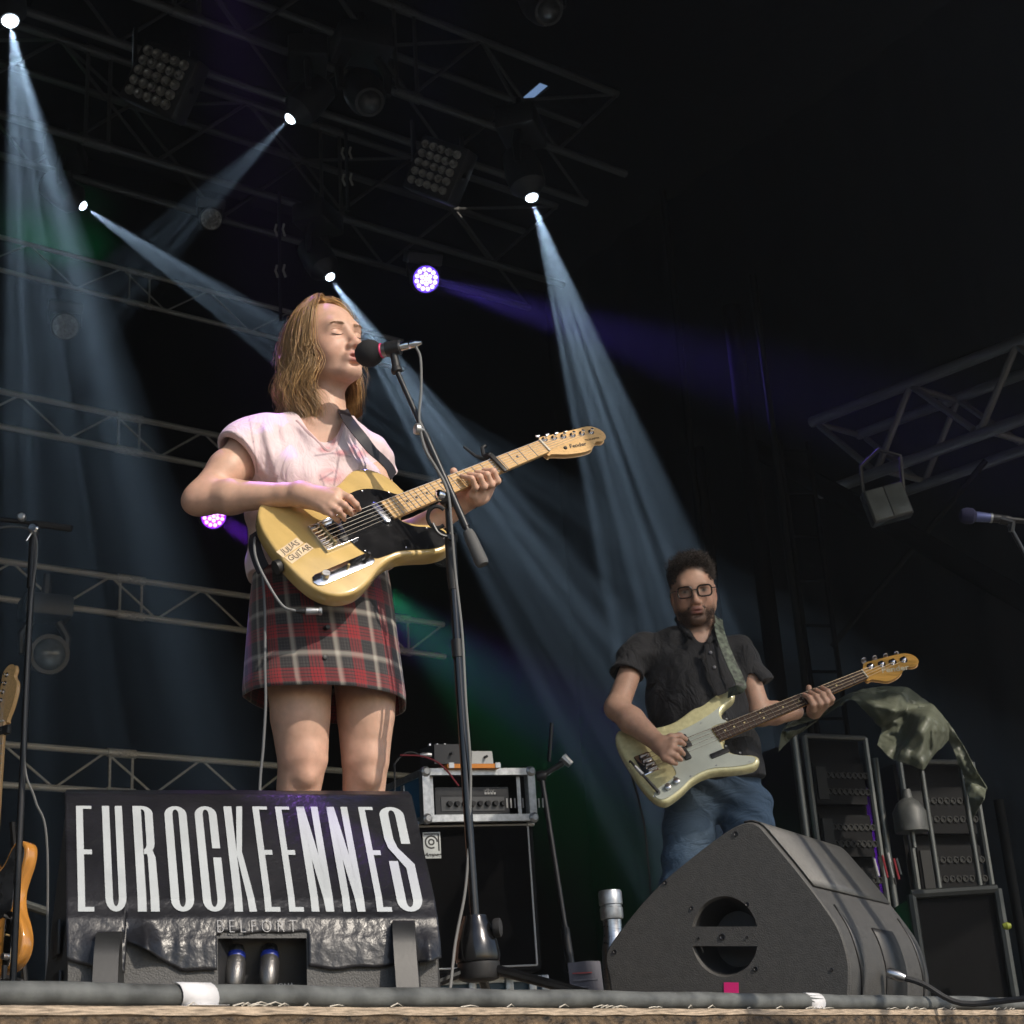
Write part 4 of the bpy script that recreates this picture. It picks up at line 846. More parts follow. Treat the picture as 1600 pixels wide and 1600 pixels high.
for (x0, y0, x1, y1, r_), lab in (((1366, 1185, 1402, 1420, .018), 'bright metal post left of the paper bottle shape on the racks'), ((1440, 1205, 1470, 1340, .014), 'metal post under the low point of the tarpaulin'), ((1240, 1150, 1268, 1340, .02), 'dull post at the left side of the racks'), ((1502, 1200, 1534, 1370, .013), 'thin post at the right side of the racks')):
    a = V(x0, y0, KS-.25); o = rod('metal_post', Vector((a.x, a.y, .0)), a, r_, M_RTUBE); tag(o, lab, 'post', 'posts carrying the tarpaulin')
a = V(1425, 1300, KS-.3); dm = thing('work_lamp', 'pale bell shaped work lamp hanging in front of the racks', 'lamp', a)
mb = MB(); mb.lathe([(.075, -.0), (.075, .09), (.05, .13), (.025, .15), (.02, .19)], a, UP, 14); mb.build('shade', mat('pale_shade', (.06, .064, .062), .5, var=(20, .3)), dm); rod('stem', a-UP*.07, a, .012, M_RTUBE, dm)
hk = thing('cable_bundle', 'bundle of pale cable ends hanging in front of the racks', 'cables', V(1378, 1340, KS-.3))
for k in range(9):
    q = V(1362+5*k+random.uniform(-2, 2), 1335+random.uniform(-12, 12), KS-.3); rod('cable_end', q, q+Vector((.01, 0, -.07-.05*random.random())), .005, [M_RTUBE, mat('pale_print'), M_SOCK, mat('red_cable')][k % 4 if k != 7 else 3], hk, 6)
# black case with tube frame at the lower right
a, b = V(1424, 1398, 6.8), V(1560, 1402, 6.8); f = frame(Vector((a.x, a.y, 0)), Vector((b.x-a.x, b.y-a.y, 0)), UP); w = (b-a).dot(f.x); H = a.z; inn = -f.z if f.z.dot(CAM-a) > 0 else f.z
bc = thing('flight_case', 'black flight case with a grey metal frame at the lower right behind the monitor', 'flight case', f(w/2, 0)+inn*.3)
slab(f(0, .02)+inn*.01, f.x*w, UP*(H-.03), inn*.6, 'body', M_RACK, bc)
for p, q in ((f(0, .02), f(0, H)), (f(w, .02), f(w, H)), (f(0, H), f(w, H)), (f(0, .02), f(w, .02))): rod('edge_tube', p, q, .02, mat('case_frame', (.05, .055, .055), .45, .6), bc, 8)
mb = MB(); q = V(1573, 1447, 6.6); mb.lathe([(.01, -.016), (.016, 0), (.01, .016)], q, Vector((1, 0, 0)), 10); tag(mb.build('cable_drum_cap', mat('yellow_cap', (.2, .24, .02), .6)), 'small yellow cap at the right edge behind the case', 'cap')
# tarpaulin thrown over the racks: folded sheet from hand-placed points
M_TARP = mat('green_tarpaulin', (.1, .11, .08), .5, var=(4, .3), bump=(22, .5, .008))
TV = dict(A=(640, 330, -.05), B=(720, 265, .1), C=(830, 255, .15), D=(960, 260, .2), E=(1100, 360, .15), F=(1170, 440, .05), G=(800, 500, .06), H=(770, 590, -.05), I=(870, 690, -.15), J=(1040, 750, -.18), K=(1060, 430, -.24), L=(1130, 620, -.06), M=(1170, 500, -.05),
    N=(1280, 600, .1), O=(1340, 720, .02), P=(1410, 830, .05), Q=(1390, 900, -.06), R=(1320, 1030, .02), S=(1260, 760, .12), T=(1180, 560, .12), U=(950, 390, .04), V=(880, 400, -.14), W=(600, 310, .1), X=(300, 430, .15), Y=(240, 510, .02), Z=(225, 640, 0), a=(300, 560, .14), b=(350, 500, .05), c=(930, 560, -.02), d=(900, 320, -.02), e=(480, 370, .02), f=(470, 440, .14))
TF = 'ABV BCd BdV dUV CDd DEU dDU AVG VUG UKc GUc UEK EFK Gcg GcH cKI HcI IKJ KLJ KFM KML MTL FNT FTM NST NOS OPS PQS QRS WBA XeY eWf WAf Xef XfY fba bYa YaZ'.split()
P_ = {k: V(1150+x*.28125, 1000+y*.28125, KS-.4+z) for k, (x, y, z) in TV.items()}; mb = MB(); idx = {}; vs = []; fs = []
def tv(p):
    k = tuple(round(c, 4) for c in p)
    if k not in idx: idx[k] = len(vs); vs.append(Vector(p))
    return idx[k]
def tri(a, b, c, d):
    if d == 0: fs.append((tv(a), tv(b), tv(c))); return
    ab, bc, ca = (a+b)/2, (b+c)/2, (c+a)/2
    for t in ((a, ab, ca), (ab, b, bc), (ca, bc, c), (ab, bc, ca)): tri(*t, d-1)
for t in TF:
    if all(c in P_ for c in t): tri(P_[t[0]], P_[t[1]], P_[t[2]], 4)
nbv = [set() for _ in vs]
for t in fs:
    for i in range(3): nbv[t[i]].update((t[i-1], t[i-2]))
for _ in range(9): vs = [p*.45+sum((vs[j] for j in nb_), Vector())*(.55/len(nb_)) for p, nb_ in zip(vs, nbv)]
vs = [p+Vector((.25, 1, .3))*(.05*abs(MN.noise(p*7))+.04*abs(MN.noise(p*14+Vector((5, 2, 1))))+.014*abs(MN.noise(p*31))) for p in vs]
mb.add(vs, fs)
o = mb.build('tarpaulin', M_TARP, None, 180); md = o.modifiers.new('t', 'SOLIDIFY'); md.thickness = .003; tag(o, 'crumpled grey-green tarpaulin thrown over the racks under the bass headstock', 'tarpaulin')
# ------------------------------------------------------------------ smooth implicit modelling for bodies and clothes
class Field:
    def __init__(s): s.p = []
    def _add(s, fn, lo, hi, op, k): s.p.append((fn, np.array(lo, np.float32)-k, np.array(hi, np.float32)+k, op, k))
    def rc(s, a, b, ra, rb=None, k=.02, op='+'):
        rb = ra if rb is None else rb; a = np.array(a, np.float32); b = np.array(b, np.float32); ab = b-a; L = max(float(ab@ab), 1e-9)
        def fn(P):
            q = P-a; t = np.clip((q@ab)/L, 0, 1)[..., None]; e = q-t*ab
            return np.sqrt((e*e).sum(-1))-(ra+(rb-ra)*t[..., 0])
        r = max(ra, rb); s._add(fn, np.minimum(a, b)-r, np.maximum(a, b)+r, op, k)
    def chain(s, pts, rs, k=.02, op='+'):
        for i in range(len(pts)-1): s.rc(pts[i], pts[i+1], rs[i], rs[i+1], k if i == 0 else max(k*.6, .004), op)
    def el(s, c, r, R=None, k=.02, op='+'):
        c = np.array(c, np.float32); r = np.array(r, np.float32); M = np.array(R, np.float32) if R is not None else np.eye(3, dtype=np.float32)
        def fn(P):
            q = (P-c)@M                  # columns of M are the local axes
            k0 = np.sqrt(((q/r)**2).sum(-1)); k1 = np.sqrt(((q/(r*r))**2).sum(-1))
            return k0*(k0-1)/np.maximum(k1, 1e-6)
        m = float(r.max()); s._add(fn, c-m, c+m, op, k)
    def box(s, c, h, R=None, rad=.005, k=.01, op='+'):
        c = np.array(c, np.float32); h = np.array(h, np.float32); M = np.array(R, np.float32) if R is not None else np.eye(3, dtype=np.float32)
        def fn(P):
            q = np.abs((P-c)@M)-(h-rad); return np.sqrt((np.maximum(q, 0)**2).sum(-1))+np.minimum(q.max(-1), 0)-rad
        m = float(np.linalg.norm(h)); s._add(fn, c-m, c+m, op, k)
    def half(s, o, n, R, k=.004):        # cut away what lies on the n side of a plane, inside a ball
        o = np.array(o, np.float32); n = np.array(n, np.float32); n = n/np.linalg.norm(n)
        s._add(lambda P: np.maximum(-((P-o)@n), np.sqrt(((P-o)**2).sum(-1))-R), o-R, o+R, '-', k)
    def disp(s, fn, lo, hi): s._add(fn, lo, hi, 'd', 0)
    def apply(s, D, fn, op, k, P):
        e = fn(P)
        if op == '+':
            h = np.maximum(k-np.abs(D-e), 0)/k; return np.minimum(D, e)-h*h*k*.25
        if op == '-':
            e = -e; h = np.maximum(k-np.abs(D-e), 0)/k; return np.maximum(D, e)+h*h*k*.25
        if op == 'cut':
            e = -e; h = np.maximum(k-np.abs(D-e), 0)/k; return np.maximum(D, e)+h*h*k*.25
        return D+e
    def mesh(s, h):
        U = [p for p in s.p if p[3] == '+']
        lo = np.min([p[1] for p in U], 0)-3*h; hi = np.max([p[2] for p in U], 0)+3*h; B = 12
        nb = np.ceil((hi-lo)/(h*B)).astype(int); N = nb*B
        bi = np.stack(np.meshgrid(*[np.arange(n) for n in nb], indexing='ij'), -1).reshape(-1, 3); bl = lo+bi*(h*B); bh = bl+h*(B-1); cen = (bl+bh)/2
        m = np.zeros(len(bi), bool)
        for p in U: m |= ((bl <= p[2]+h*2).all(1) & (bh >= p[1]-h*2).all(1))
        D = np.full(len(bi), 1.0, np.float32)
        for fn, l, g, op, k in s.p:
            q = m & (cen+h*B*2 >= l).all(1) & (cen-h*B*2 <= g).all(1)
            if q.any(): D[q] = s.apply(D[q], fn, op, max(k, 1e-4), cen[q].astype(np.float32))
        half = h*B*.87
        act = m & (np.abs(D) < half*1.6+.02)
        G = np.full(tuple(N), 1.0, np.float32); Gb = G.reshape(nb[0], B, nb[1], B, nb[2], B)
        ins = m & ~act & (D < 0)
        for i in np.where(ins)[0]: Gb[bi[i, 0], :, bi[i, 1], :, bi[i, 2], :] = -1
        off = np.stack(np.meshgrid(*[np.arange(B)]*3, indexing='ij'), -1).reshape(-1, 3).astype(np.float32)*h
        ai = np.where(act)[0]; P = (bl[ai][:, None, :]+off[None]).astype(np.float32); F = np.full(P.shape[:2], 1.0, np.float32)
        al, ah = bl[ai], bh[ai]
        for fn, l, g, op, k in s.p:
            q = ((al <= g+h).all(1) & (ah >= l-h).all(1))
            if q.any(): F[q] = s.apply(F[q], fn, op, max(k, 1e-4), P[q])
        for n_, i in enumerate(ai): Gb[bi[i, 0], :, bi[i, 1], :, bi[i, 2], :] = F[n_].reshape(B, B, B)
        return surface_nets(G, lo, h)
def surface_nets(G, lo, h):
    I = G < 0; nx, ny, nz = G.shape
    c = np.zeros((nx-1, ny-1, nz-1), np.uint8)
    for a in (0, 1):
        for b in (0, 1):
            for d in (0, 1): c += I[a:nx-1+a, b:ny-1+b, d:nz-1+d]
    A = (c > 0) & (c < 8); idx = np.argwhere(A); vid = np.full(A.shape, -1, np.int32); vid[A] = np.arange(len(idx))
    acc = np.zeros((len(idx), 3), np.float32); cnt = np.zeros(len(idx), np.float32)
    cor = {}
    for a in (0, 1):
        for b in (0, 1):
            for d in (0, 1): cor[(a, b, d)] = G[idx[:, 0]+a, idx[:, 1]+b, idx[:, 2]+d]
    for ax in range(3):
        for u in (0, 1):
            for v in (0, 1):
                p0 = [u, v]; p0.insert(ax, 0); p1 = list(p0); p1[ax] = 1; g0, g1 = cor[tuple(p0)], cor[tuple(p1)]
                q = (g0 < 0) != (g1 < 0); t = np.where(q, g0/np.where(q, g0-g1, 1), 0)
                pt = np.tile(np.array(p0, np.float32), (len(idx), 1)); pt[:, ax] += t; acc[q] += pt[q]; cnt[q] += 1
    verts = lo+(idx+acc/cnt[:, None])*h; faces = []
    for ax in range(3):
        sl0 = [slice(None)]*3; sl1 = [slice(None)]*3; sl0[ax] = slice(0, -1); sl1[ax] = slice(1, None)
        s0, s1 = I[tuple(sl0)], I[tuple(sl1)]; o1, o2 = [a for a in range(3) if a != ax]
        e = np.argwhere(s0 != s1); e = e[(e[:, o1] > 0) & (e[:, o2] > 0) & (e[:, o1] < G.shape[o1]-1) & (e[:, o2] < G.shape[o2]-1)]
        st = s0[e[:, 0], e[:, 1], e[:, 2]]; q = []
        for d1, d2 in ((-1, -1), (0, -1), (0, 0), (-1, 0)):
            k = e.copy(); k[:, o1] += d1; k[:, o2] += d2; q.append(vid[k[:, 0], k[:, 1], k[:, 2]])
        q = np.stack(q, 1); flip = st if ax != 1 else ~st; q[~flip] = q[~flip][:, ::-1]; faces.append(q)
    f = np.concatenate(faces); f = f[(f >= 0).all(1)]
    return verts.astype(np.float32), f
def np_mesh(name, v, f, m, parent=None, col=None, uv=None):
    me = bpy.data.meshes.new(name); nf, k = f.shape
    me.vertices.add(len(v)); me.vertices.foreach_set('co', np.ascontiguousarray(v, np.float32).ravel())
    me.loops.add(nf*k); me.loops.foreach_set('vertex_index', np.ascontiguousarray(f, np.int32).ravel())
    me.polygons.add(nf); me.polygons.foreach_set('loop_start', np.arange(nf, dtype=np.int32)*k)
    me.polygons.foreach_set('use_smooth', np.ones(nf, bool)); me.update(calc_edges=True); me.validate()
    if col is not None:
        a = me.color_attributes.new('tint', 'FLOAT_COLOR', 'POINT'); a.data.foreach_set('color', np.concatenate([col, np.ones((len(v), 1))], 1).astype(np.float32).ravel())
    if uv is not None:
        u = me.uv_layers.new(name='UVMap'); li = np.empty(len(me.loops), np.int32); me.loops.foreach_get('vertex_index', li); u.data.foreach_set('uv', uv[li].astype(np.float32).ravel())
    me.materials.append(m); o = bpy.data.objects.new(name, me); COL.objects.link(o)
    if parent is not None: attach(o, parent)
    return o
def npix(v):                             # photograph pixels of many points
    d = v-np.array(CAM); k = d@np.array(C_F)
    return 800+F_PX*(d@np.array(C_R))/k, 800-F_PX*(d@np.array(C_U))/k
def blob(v, c, r): return np.exp(-(((v-np.array(c))/np.array(r))**2).sum(1))
def tint(col, w, c): return col*(1-w[:, None])+np.array(c)*w[:, None]
def vnoise(v, f, seed=0):                # cheap smooth pseudo-noise
    r = np.random.RandomState(seed); o = np.zeros(len(v))
    for k in range(6):
        d = r.normal(size=3); d /= np.linalg.norm(d); o += np.sin(v@d*f*(.7+.6*r.rand())+r.rand()*6.28)
    return o/6
def strands(name, curves, rad, m, parent, cols=None, sides=3):    # hair: many thin tapered tubes in one mesh
    n = len(curves); S_ = curves.shape[1]; T = np.gradient(curves, axis=1); T /= np.maximum(np.linalg.norm(T, axis=2, keepdims=True), 1e-9)
    ref = np.array([.31, .77, .55]); N = np.cross(T, ref); N /= np.maximum(np.linalg.norm(N, axis=2, keepdims=True), 1e-9); Bn = np.cross(T, N)
    tp = np.interp(np.linspace(0, 1, S_), [0, .1, .7, 1], [.8, 1, .9, .15]); vs = []
    rad = np.broadcast_to(np.asarray(rad, float).reshape(-1, 1, 1), (n, 1, 1))
    for k in range(sides):
        a = 2*PI*k/sides; vs.append(curves+(N*math.cos(a)+Bn*math.sin(a))*(rad*tp[None, :, None]))
    v = np.stack(vs, 2).reshape(-1, 3); base = (np.arange(n)*S_*sides)[:, None, None]+(np.arange(S_-1)*sides)[None, :, None]; k = np.arange(sides)[None, None, :]; k2 = (k+1) % sides
    f = np.stack([base+k, base+k2, base+sides+k2, base+sides+k], -1).reshape(-1, 4)
    c = np.repeat(cols, S_*sides, 0) if cols is not None else None
    return np_mesh(name, v, f, m, parent, c)
# ------------------------------------------------------------------ guitars
M_STRING = mat('string_steel', (.55, .52, .5), .25, 1.0)
def spline2(pts, n=5): return [(p.x, p.y) for p in catmull([Vector((x/1000, y/1000, 0)) for x, y in pts], n, True)]
TELE = [(262, 30), (266, 48), (262, 78), (248, 108), (222, 134), (190, 143), (158, 137), (125, 124), (92, 118), (58, 123), (18, 140), (-28, 156), (-68, 154), (-100, 130), (-119, 88), (-127, 30), (-127, -25), (-120, -82), (-103, -125), (-73, -151), (-33, -158), (12, -146), (52, -127), (88, -118), (122, -120), (160, -132), (200, -146), (238, -152), (268, -146), (286, -124), (286, -100), (272, -82), (248, -68), (224, -56), (206, -40), (203, -27)]
TGUARD = [(186, 29), (236, 30), (232, 40), (212, 58), (182, 76), (150, 84), (116, 82), (94, 68), (76, 46), (66, 34), (38, 34), (38, -36), (44, -70), (58, -100), (84, -106), (122, -108), (160, -120), (200, -134), (236, -141), (262, -136), (275, -120), (274, -104), (262, -92), (240, -78), (214, -64), (198, -48), (190, -30)]
PB0 = [(332, 32), (322, 54), (330, 80), (360, 100), (394, 112), (412, 128), (408, 148), (385, 159), (350, 158), (300, 148), (240, 138), (190, 124), (150, 118), (100, 124), (40, 146), (-20, 166), (-70, 168), (-108, 146), (-128, 104), (-135, 50), (-135, 0), (-132, -60), (-118, -110), (-90, -146), (-50, -164), (0, -164), (50, -150), (100, -130), (150, -124), (195, -132), (240, -150), (285, -164), (320, -168), (344, -156), (348, -138), (332, -120), (302, -104), (278, -84), (266, -58), (270, -38), (278, -31)]
PGUARD0 = [(262, 34), (322, 36), (314, 56), (318, 80), (338, 104), (300, 92), (220, 76), (150, 70), (96, 58), (50, 40), (42, 10), (58, -22), (66, -55), (58, -84), (20, -98), (-20, -104), (-60, -112), (-84, -128), (-60, -150), (0, -152), (50, -138), (100, -118), (150, -111), (195, -118), (240, -136), (285, -150), (316, -154), (330, -148), (334, -138), (318, -124), (290, -106), (266, -86), (256, -58), (258, -38)]
_sq = lambda P: [(x if x < 100 else 100+(x-100)*.86, y) for x, y in P]
TELE = _sq(TELE); TGUARD = _sq(TGUARD)
PB = [(x*.5 if x < 0 else x, y) for x, y in PB0]; PGUARD = [(x*.55 if x < 0 else x, y) for x, y in PGUARD0]
THEAD = [(646, 21), (655, 22), (664, 30), (676, 32), (720, 34), (770, 37), (806, 40), (822, 34), (832, 18), (828, -1), (812, -12), (796, -10), (784, -16), (768, -30), (745, -36), (715, -36), (690, -33), (668, -27), (654, -22), (646, -21)]
PHEAD = [(862, 22), (876, 24), (892, 44), (905, 50), (960, 54), (1020, 58), (1052, 56), (1072, 40), (1074, 16), (1060, 0), (1040, -4), (1022, 2), (1005, -6), (985, -26), (955, -40), (925, -46), (900, -34), (880, -24), (862, -21)]
_sh = lambda P, x0: [(x, y-.22*max(0, x-x0)) for x, y in P]
THEAD = _sh(THEAD, 664); PHEAD = _sh(PHEAD, 885)
def guitar(name, label, cat, f, scale, body, guard, head, nfret, w_nut, w_heel, heel_x, mats, n_str, tele=True, th=.044):
    r = thing(name, label, cat, f(0, 0, 0)); mb_, mg, mn, mf, mh = mats
    bm = MB(); bm.prism(spline2(body), th, lambda x, y, z: f(x, y, z-th), .0075 if tele else .012, 3); bo = bm.build('body', mb_, r, 40)
    gm = MB(); gm.prism(spline2(guard), .0022, lambda x, y, z: f(x, y, z+.0004), .0006, 1); go = gm.build('pickguard', mg, r, 40)
    nl = scale; L = nl-heel_x; zt = .0095
    # neck: rounded back, flat front
    rows = []; NS = 9; nk = 14
    for k in range(nk+1):
        x = heel_x+(nl-heel_x)*k/nk; w = (w_heel+(w_nut-w_heel)*k/nk)/2; d = .021
        if x < heel_x+.03: d = .026
        for q in range(NS):
            a = PI*q/(NS-1); rows.append(f(x, w*math.cos(a), zt-.004-(d-.004)*math.sin(a)**.8))
    mb = MB(); mb.add(rows, [(k*NS+q, k*NS+q+1, (k+1)*NS+q+1, (k+1)*NS+q) for k in range(nk) for q in range(NS-1)]+[(k*NS+NS-1, k*NS, (k+1)*NS, (k+1)*NS+NS-1) for k in range(nk)]+[tuple(range(NS)), tuple(nk*NS+q for q in range(NS-1, -1, -1))])
    ne = mb.build('neck', mn, r, 50)
    mb = MB(); h0, h1 = w_heel/2, w_nut/2; o = [(heel_x, -h0), (nl, -h1), (nl, h1), (heel_x, h0)]
    mb.prism(o, .0045, lambda x, y, z: f(x, y, zt-.0042+z), .0008, 1); fb_ = mb.build('fretboard', mf, r, 40)
    fx_ = [nl-nl*2**(-k/12) for k in range(nfret+1)]
    X = lambda k: nl-fx_[k]
    for k in range(1, nfret+1):
        x = nl-(nl-nl*2**(-k/12)); x = nl*2**(-k/12); w = w_heel+(w_nut-w_heel)*(x-heel_x)/(nl-heel_x)
        rod('fret', f(x, -w/2, zt+.0004), f(x, w/2, zt+.0004), .0012, mat('fret_wire', (.42, .4, .36), .3, .9), fb_, 6)
    for k in (3, 5, 7, 9, 12, 12.2, 15, 17, 19):
        kk = int(k); x = (nl*2**(-kk/12)+nl*2**(-(kk-1)/12))/2
        for y in ([0] if kk != 12 else ([-.012] if k == 12 else [.012])):
            mb = MB(); mb.lathe([(.0034, 0), (.0034, .0008)], f(x, y, zt+.0003), f.z, 10); mb.build('dot_inlay', mh['dot'], fb_, None)
    mb = MB(); mb.box(f(nl+.002, 0, zt+.0015), (.0045, w_nut, .0065), f.R, .001); mb.build('nut', mat('bone', (.62, .58, .48), .5), r)
    hm = MB(); hm.prism(spline2(head), .015, lambda x, y, z: f(x, y, z-.012-.002), .0025, 2); ho = hm.build('headstock', mn if tele else mh['head'], r, 40)
    ys = np.linspace(1, -1, n_str); pegs = []
    for i in range(n_str):
        if tele: px_, py_ = .672+.0262*i, .0235-.0006*i-.22*(.008+.0262*i)
        else: px_, py_ = .908+.0405*i, .03-.22*(.023+.0405*i)
        pegs.append((px_, py_)); p = f(px_, py_, .001)
        mb = MB(); R = .0042 if tele else .0075
        mb.lathe([(R*1.9, 0), (R*1.9, .0018), (R, .002), (R*.8, .007), (R, .0125), (R*.7, .0135)], p, f.z, 12); t = mb.build('tuner', M_CHROME, r)
        mb = MB(); q = f(px_, py_+(.02 if tele else .026), -.008); rod('tuner_shaft', f(px_, py_, -.009), q, .0022, M_CHROME, t, 6)
        if tele: mb.box(f(px_, py_+.0235, -.008), (.013, .009, .007), f.R, .0025)
        else: mb.box(f(px_, py_+.042, -.012), (.02, .026, .003), Matrix((f.x, f.y*.5+f.z*.86, f.z*.5-f.y*.86)).transposed(), .0085)
        mb.build('tuner_button', M_CHROME, t)
    sp = .0105*2.5 if n_str == 6 else .0195*1.5
    for i in range(n_str):
        yb, yn = ys[i]*sp, ys[i]*w_nut*.42; rs = (.00062-.00006*i) if tele else (.0013-.00018*i)
        mb = MB(); px_, py_ = pegs[i]
        mb.tube([f(-.012 if tele else -.02, yb, .009), f(0, yb, .0135), f(nl, yn, zt+.0045), f(px_, py_-.005, .0075)], rs, 5); mb.build('string', M_STRING, r)
    return r, bo, ho, go
M_BLONDE = mat('blonde_lacquer', (.62, .43, .16), .16, coat=.8, var=(9, .12, 5, (.4, 6, 1)))
M_MAPLE = mat('maple_neck', (.66, .42, .19), .3, coat=.3, var=(24, .16, 5, (1, 14, 14)))
M_GUARDBK = mat('black_pickguard', (.012, .012, .013), .13, coat=.5, var=(30, .3), bump=(18, .06, .001))
M_DOT = mat('black_dot', (.02, .02, .02), .4)
def tele_hardware(f, r, full=True):
    mb = MB(); mb.box(f(.014, 0, .0012), (.084, .076, .0024), f.R, .004); br = mb.build('bridge', M_CHROME, r)
    for e, w in ((.0385, .084), (-.0385, .084)):
        mb = MB(); mb.box(f(.014, e, .005), (w, .0016, .009), f.R, .0005); mb.build('bridge_rim', M_CHROME, br)
    mb = MB(); mb.box(f(-.028, 0, .005), (.0016, .078, .009), f.R, .0005); mb.build('bridge_rim', M_CHROME, br)
    for e in (-.021, 0, .021):
        mb = MB(); rod('saddle', f(0, e-.0095, .0085), f(0, e+.0095, .0085), .0042, mat('brass', (.6, .45, .2), .3, .9), br, 10)
    for i in range(6): rod('saddle_screw', f(-.026, -.026+.0104*i, .0065), f(0, -.026+.0104*i, .0075), .0012, M_CHROME, br, 6)
    R = Matrix((f.x*math.cos(-.26)+f.y*math.sin(-.26), f.y*math.cos(-.26)-f.x*math.sin(-.26), f.z)).transposed()
    mb = MB(); mb.box(f(.033, 0, .0045), (.02, .07, .006), R, .009); mb.build('bridge_pickup', M_DARK, br)
    mb = MB(); mb.box(f(.148, .001, .0058), (.018, .067, .008), f.R, .0085); mb.build('neck_pickup', M_STEEL, r)
    c = f(-.024, -.096, .0004); mb = MB(); mb.box(c+f.z*.0012, (.162, .033, .0024), f.R, .0155); cp = mb.build('control_plate', M_CHROME, r)
    for x in (-.05, .002):
        if x > 0: continue
        mb = MB(); mb.lathe([(.0095, .001), (.0095, .006), (.009, .016), (.0085, .0175)], c+f.x*x, f.z, 16); mb.build('knob', M_STEEL, r)
    mb = MB(); mb.lathe([(.003, 0), (.003, .012)], c+f.x*.012, f.z, 8); mb.build('bare_pot_shaft', mat('brass'), r)
    mb = MB(); mb.tube([c+f.x*.058, c+f.x*.062+f.z*.012], .0022, 6); mb.lathe([(.005, .01), (.006, .02), (.004, .024)], c+f.x*.06, f.z+f.x*.2, 10); mb.build('switch', M_DARK, r)
    for x, y in ((.205, .045), (.15, .076), (.1, .07), (.06, .04), (.05, -.075), (.14, -.108), (.238, -.125), (.22, -.082)):
        mb = MB(); mb.lathe([(.0026, .0026), (.002, .0034), (.0005, .003)], f(x, y, 0), f.z, 8); mb.build('screw', M_CHROME, r)
# the singer's guitar
def solve_nut(px, py, B, L, s0, s1):
    for _ in range(50):
        s = (s0+s1)/2
        if (V(px, py, s)-B).length < L: s0 = s
        else: s1 = s
    return V(px, py, s)
GB = V(512, 838, 3.375); GN = solve_nut(848, 701, GB, .648, 3.5, 4.1)
gx = (GN-GB).normalized(); gy0 = V(485, 770, 3.375+.035)-GB
GF = frame(GB, gx, gy0)
if GF.z.dot(CAM-GB) < 0: print('guitar normal flipped')
tg, tbody, thead, tguard = guitar('electric_guitar', 'blonde electric guitar with black pickguard played by the singer', 'electric guitar', GF, .648, TELE, TGUARD, THEAD, 21, .042, .056, .165,
    (M_BLONDE, M_GUARDBK, M_MAPLE, M_MAPLE, dict(dot=M_DOT)), 6)
tele_hardware(GF, tg)
M_INK = mat('black_ink', (.015, .014, .014), .6); M_STICK = mat('worn_tape_label', (.62, .47, .3), .5, var=(40, .2))
fl_ = frame(GF(-.092, -.002, .0006), GF.x*.97+GF.y*.22, GF.y)
for k, (w, h, y, t, sz) in enumerate(((.066, .021, .012, 'JULIAS', .0205), (.07, .022, -.012, 'GUITAR', .021))):
    q = frame(fl_(.0+.004*k, y, 0), fl_.x, fl_.y); mb = MB(); mb.box(q(0, 0, .0001), (w, h, .0004), q.R); lb = mb.build('name_tape', M_STICK, tg, None)
    wob = lambda x, y, z: q(x*.86, y*1.0+.0018*math.sin(x*170), .0005+z)
    text_mesh(t, sz, wob, .0002, shear=.12).build('handwriting', M_INK, lb, None)
text_mesh('Fender', .017, lambda x, y, z: GF(.738+x*1.0, -.03+y-.22*x, .0016+z), .0002, shear=.4, bold=.0003).build('headstock_script', M_INK, tg, None)
text_mesh('TELECASTER', .0075, lambda x, y, z: GF(.79+x, -.03+y-.2*x, .0016+z), .0002).build('headstock_lettering', M_INK, tg, None)
mb = MB(); mb.lathe([(.0055, 0), (.004, .003)], GF(.703, -.024, .0012), GF.z, 8); mb.build('headstock_emblem', M_INK, tg, None)
# capo
xc = .648*2**(-5/12)+.012; cp = thing('capo', 'black spring capo clamped on the guitar neck beside the fretting hand', 'capo', GF(xc, 0, .01))
mb = MB(); mb.box(GF(xc, 0, .0165), (.012, .062, .007), GF.R, .003); mb.build('bar', M_DARK, cp)
mb = MB(); mb.tube([GF(xc, .03, .016), GF(xc, .038, .004), GF(xc+.004, .05, -.012), GF(xc+.018, .075, -.012), GF(xc+.03, .078, -.01)], [.006, .007, .006, .005, .004], 8); mb.build('handle', M_DARK, cp)
mb = MB(); mb.tube([GF(xc, .036, -.006), GF(xc-.014, .06, -.012), GF(xc-.02, .1, -.014)], [.006, .004, .003], 8); mb.build('lever', M_DARK, cp)
mb = MB(); mb.tube([GF(xc, .036, 0), GF(xc, .03, -.02), GF(xc, 0, -.024), GF(xc, -.026, -.02)], .005, 8); mb.build('clamp_arm', M_DARK, cp)
# jack cup, plug and lead
jk = GF(-.1, -.142, -.022); jd = (GF.x*-.35-GF.y*1.0).normalized()
j0 = GF(-.078, -.155, -.022)
st_ = GF(-.125, .01, -.02)
mb = MB(); mb.lathe([(.014, 0), (.016, .004), (.016, .014), (.01, .018)], GF(-.128, -.01, -.022), -GF.x, 14); mb.build('strap_button', M_DARK, tg)
pj0, pj1 = V(499, 955, 3.345), V(473, 955, 3.34); jp = thing('jack_plug', 'silver jack plug at the bottom edge of the blonde guitar', 'plug', pj0); ax = (pj1-pj0).normalized()
mb = MB(); mb.lathe([(.0075, -.006), (.0095, -.004), (.0095, .001), (.0075, .002), (.0085, .006), (.0085, .028), (.0068, .03)], pj0, ax, 14); mb.build('body', M_CASEALU, jp)
mb = MB(); mb.lathe([(.006, .03), (.0058, .042), (.004, .05)], pj0, ax, 12); mb.build('sleeve', M_DARK, jp)
M_LEAD = mat('grey_lead', (.13, .135, .14), .45)
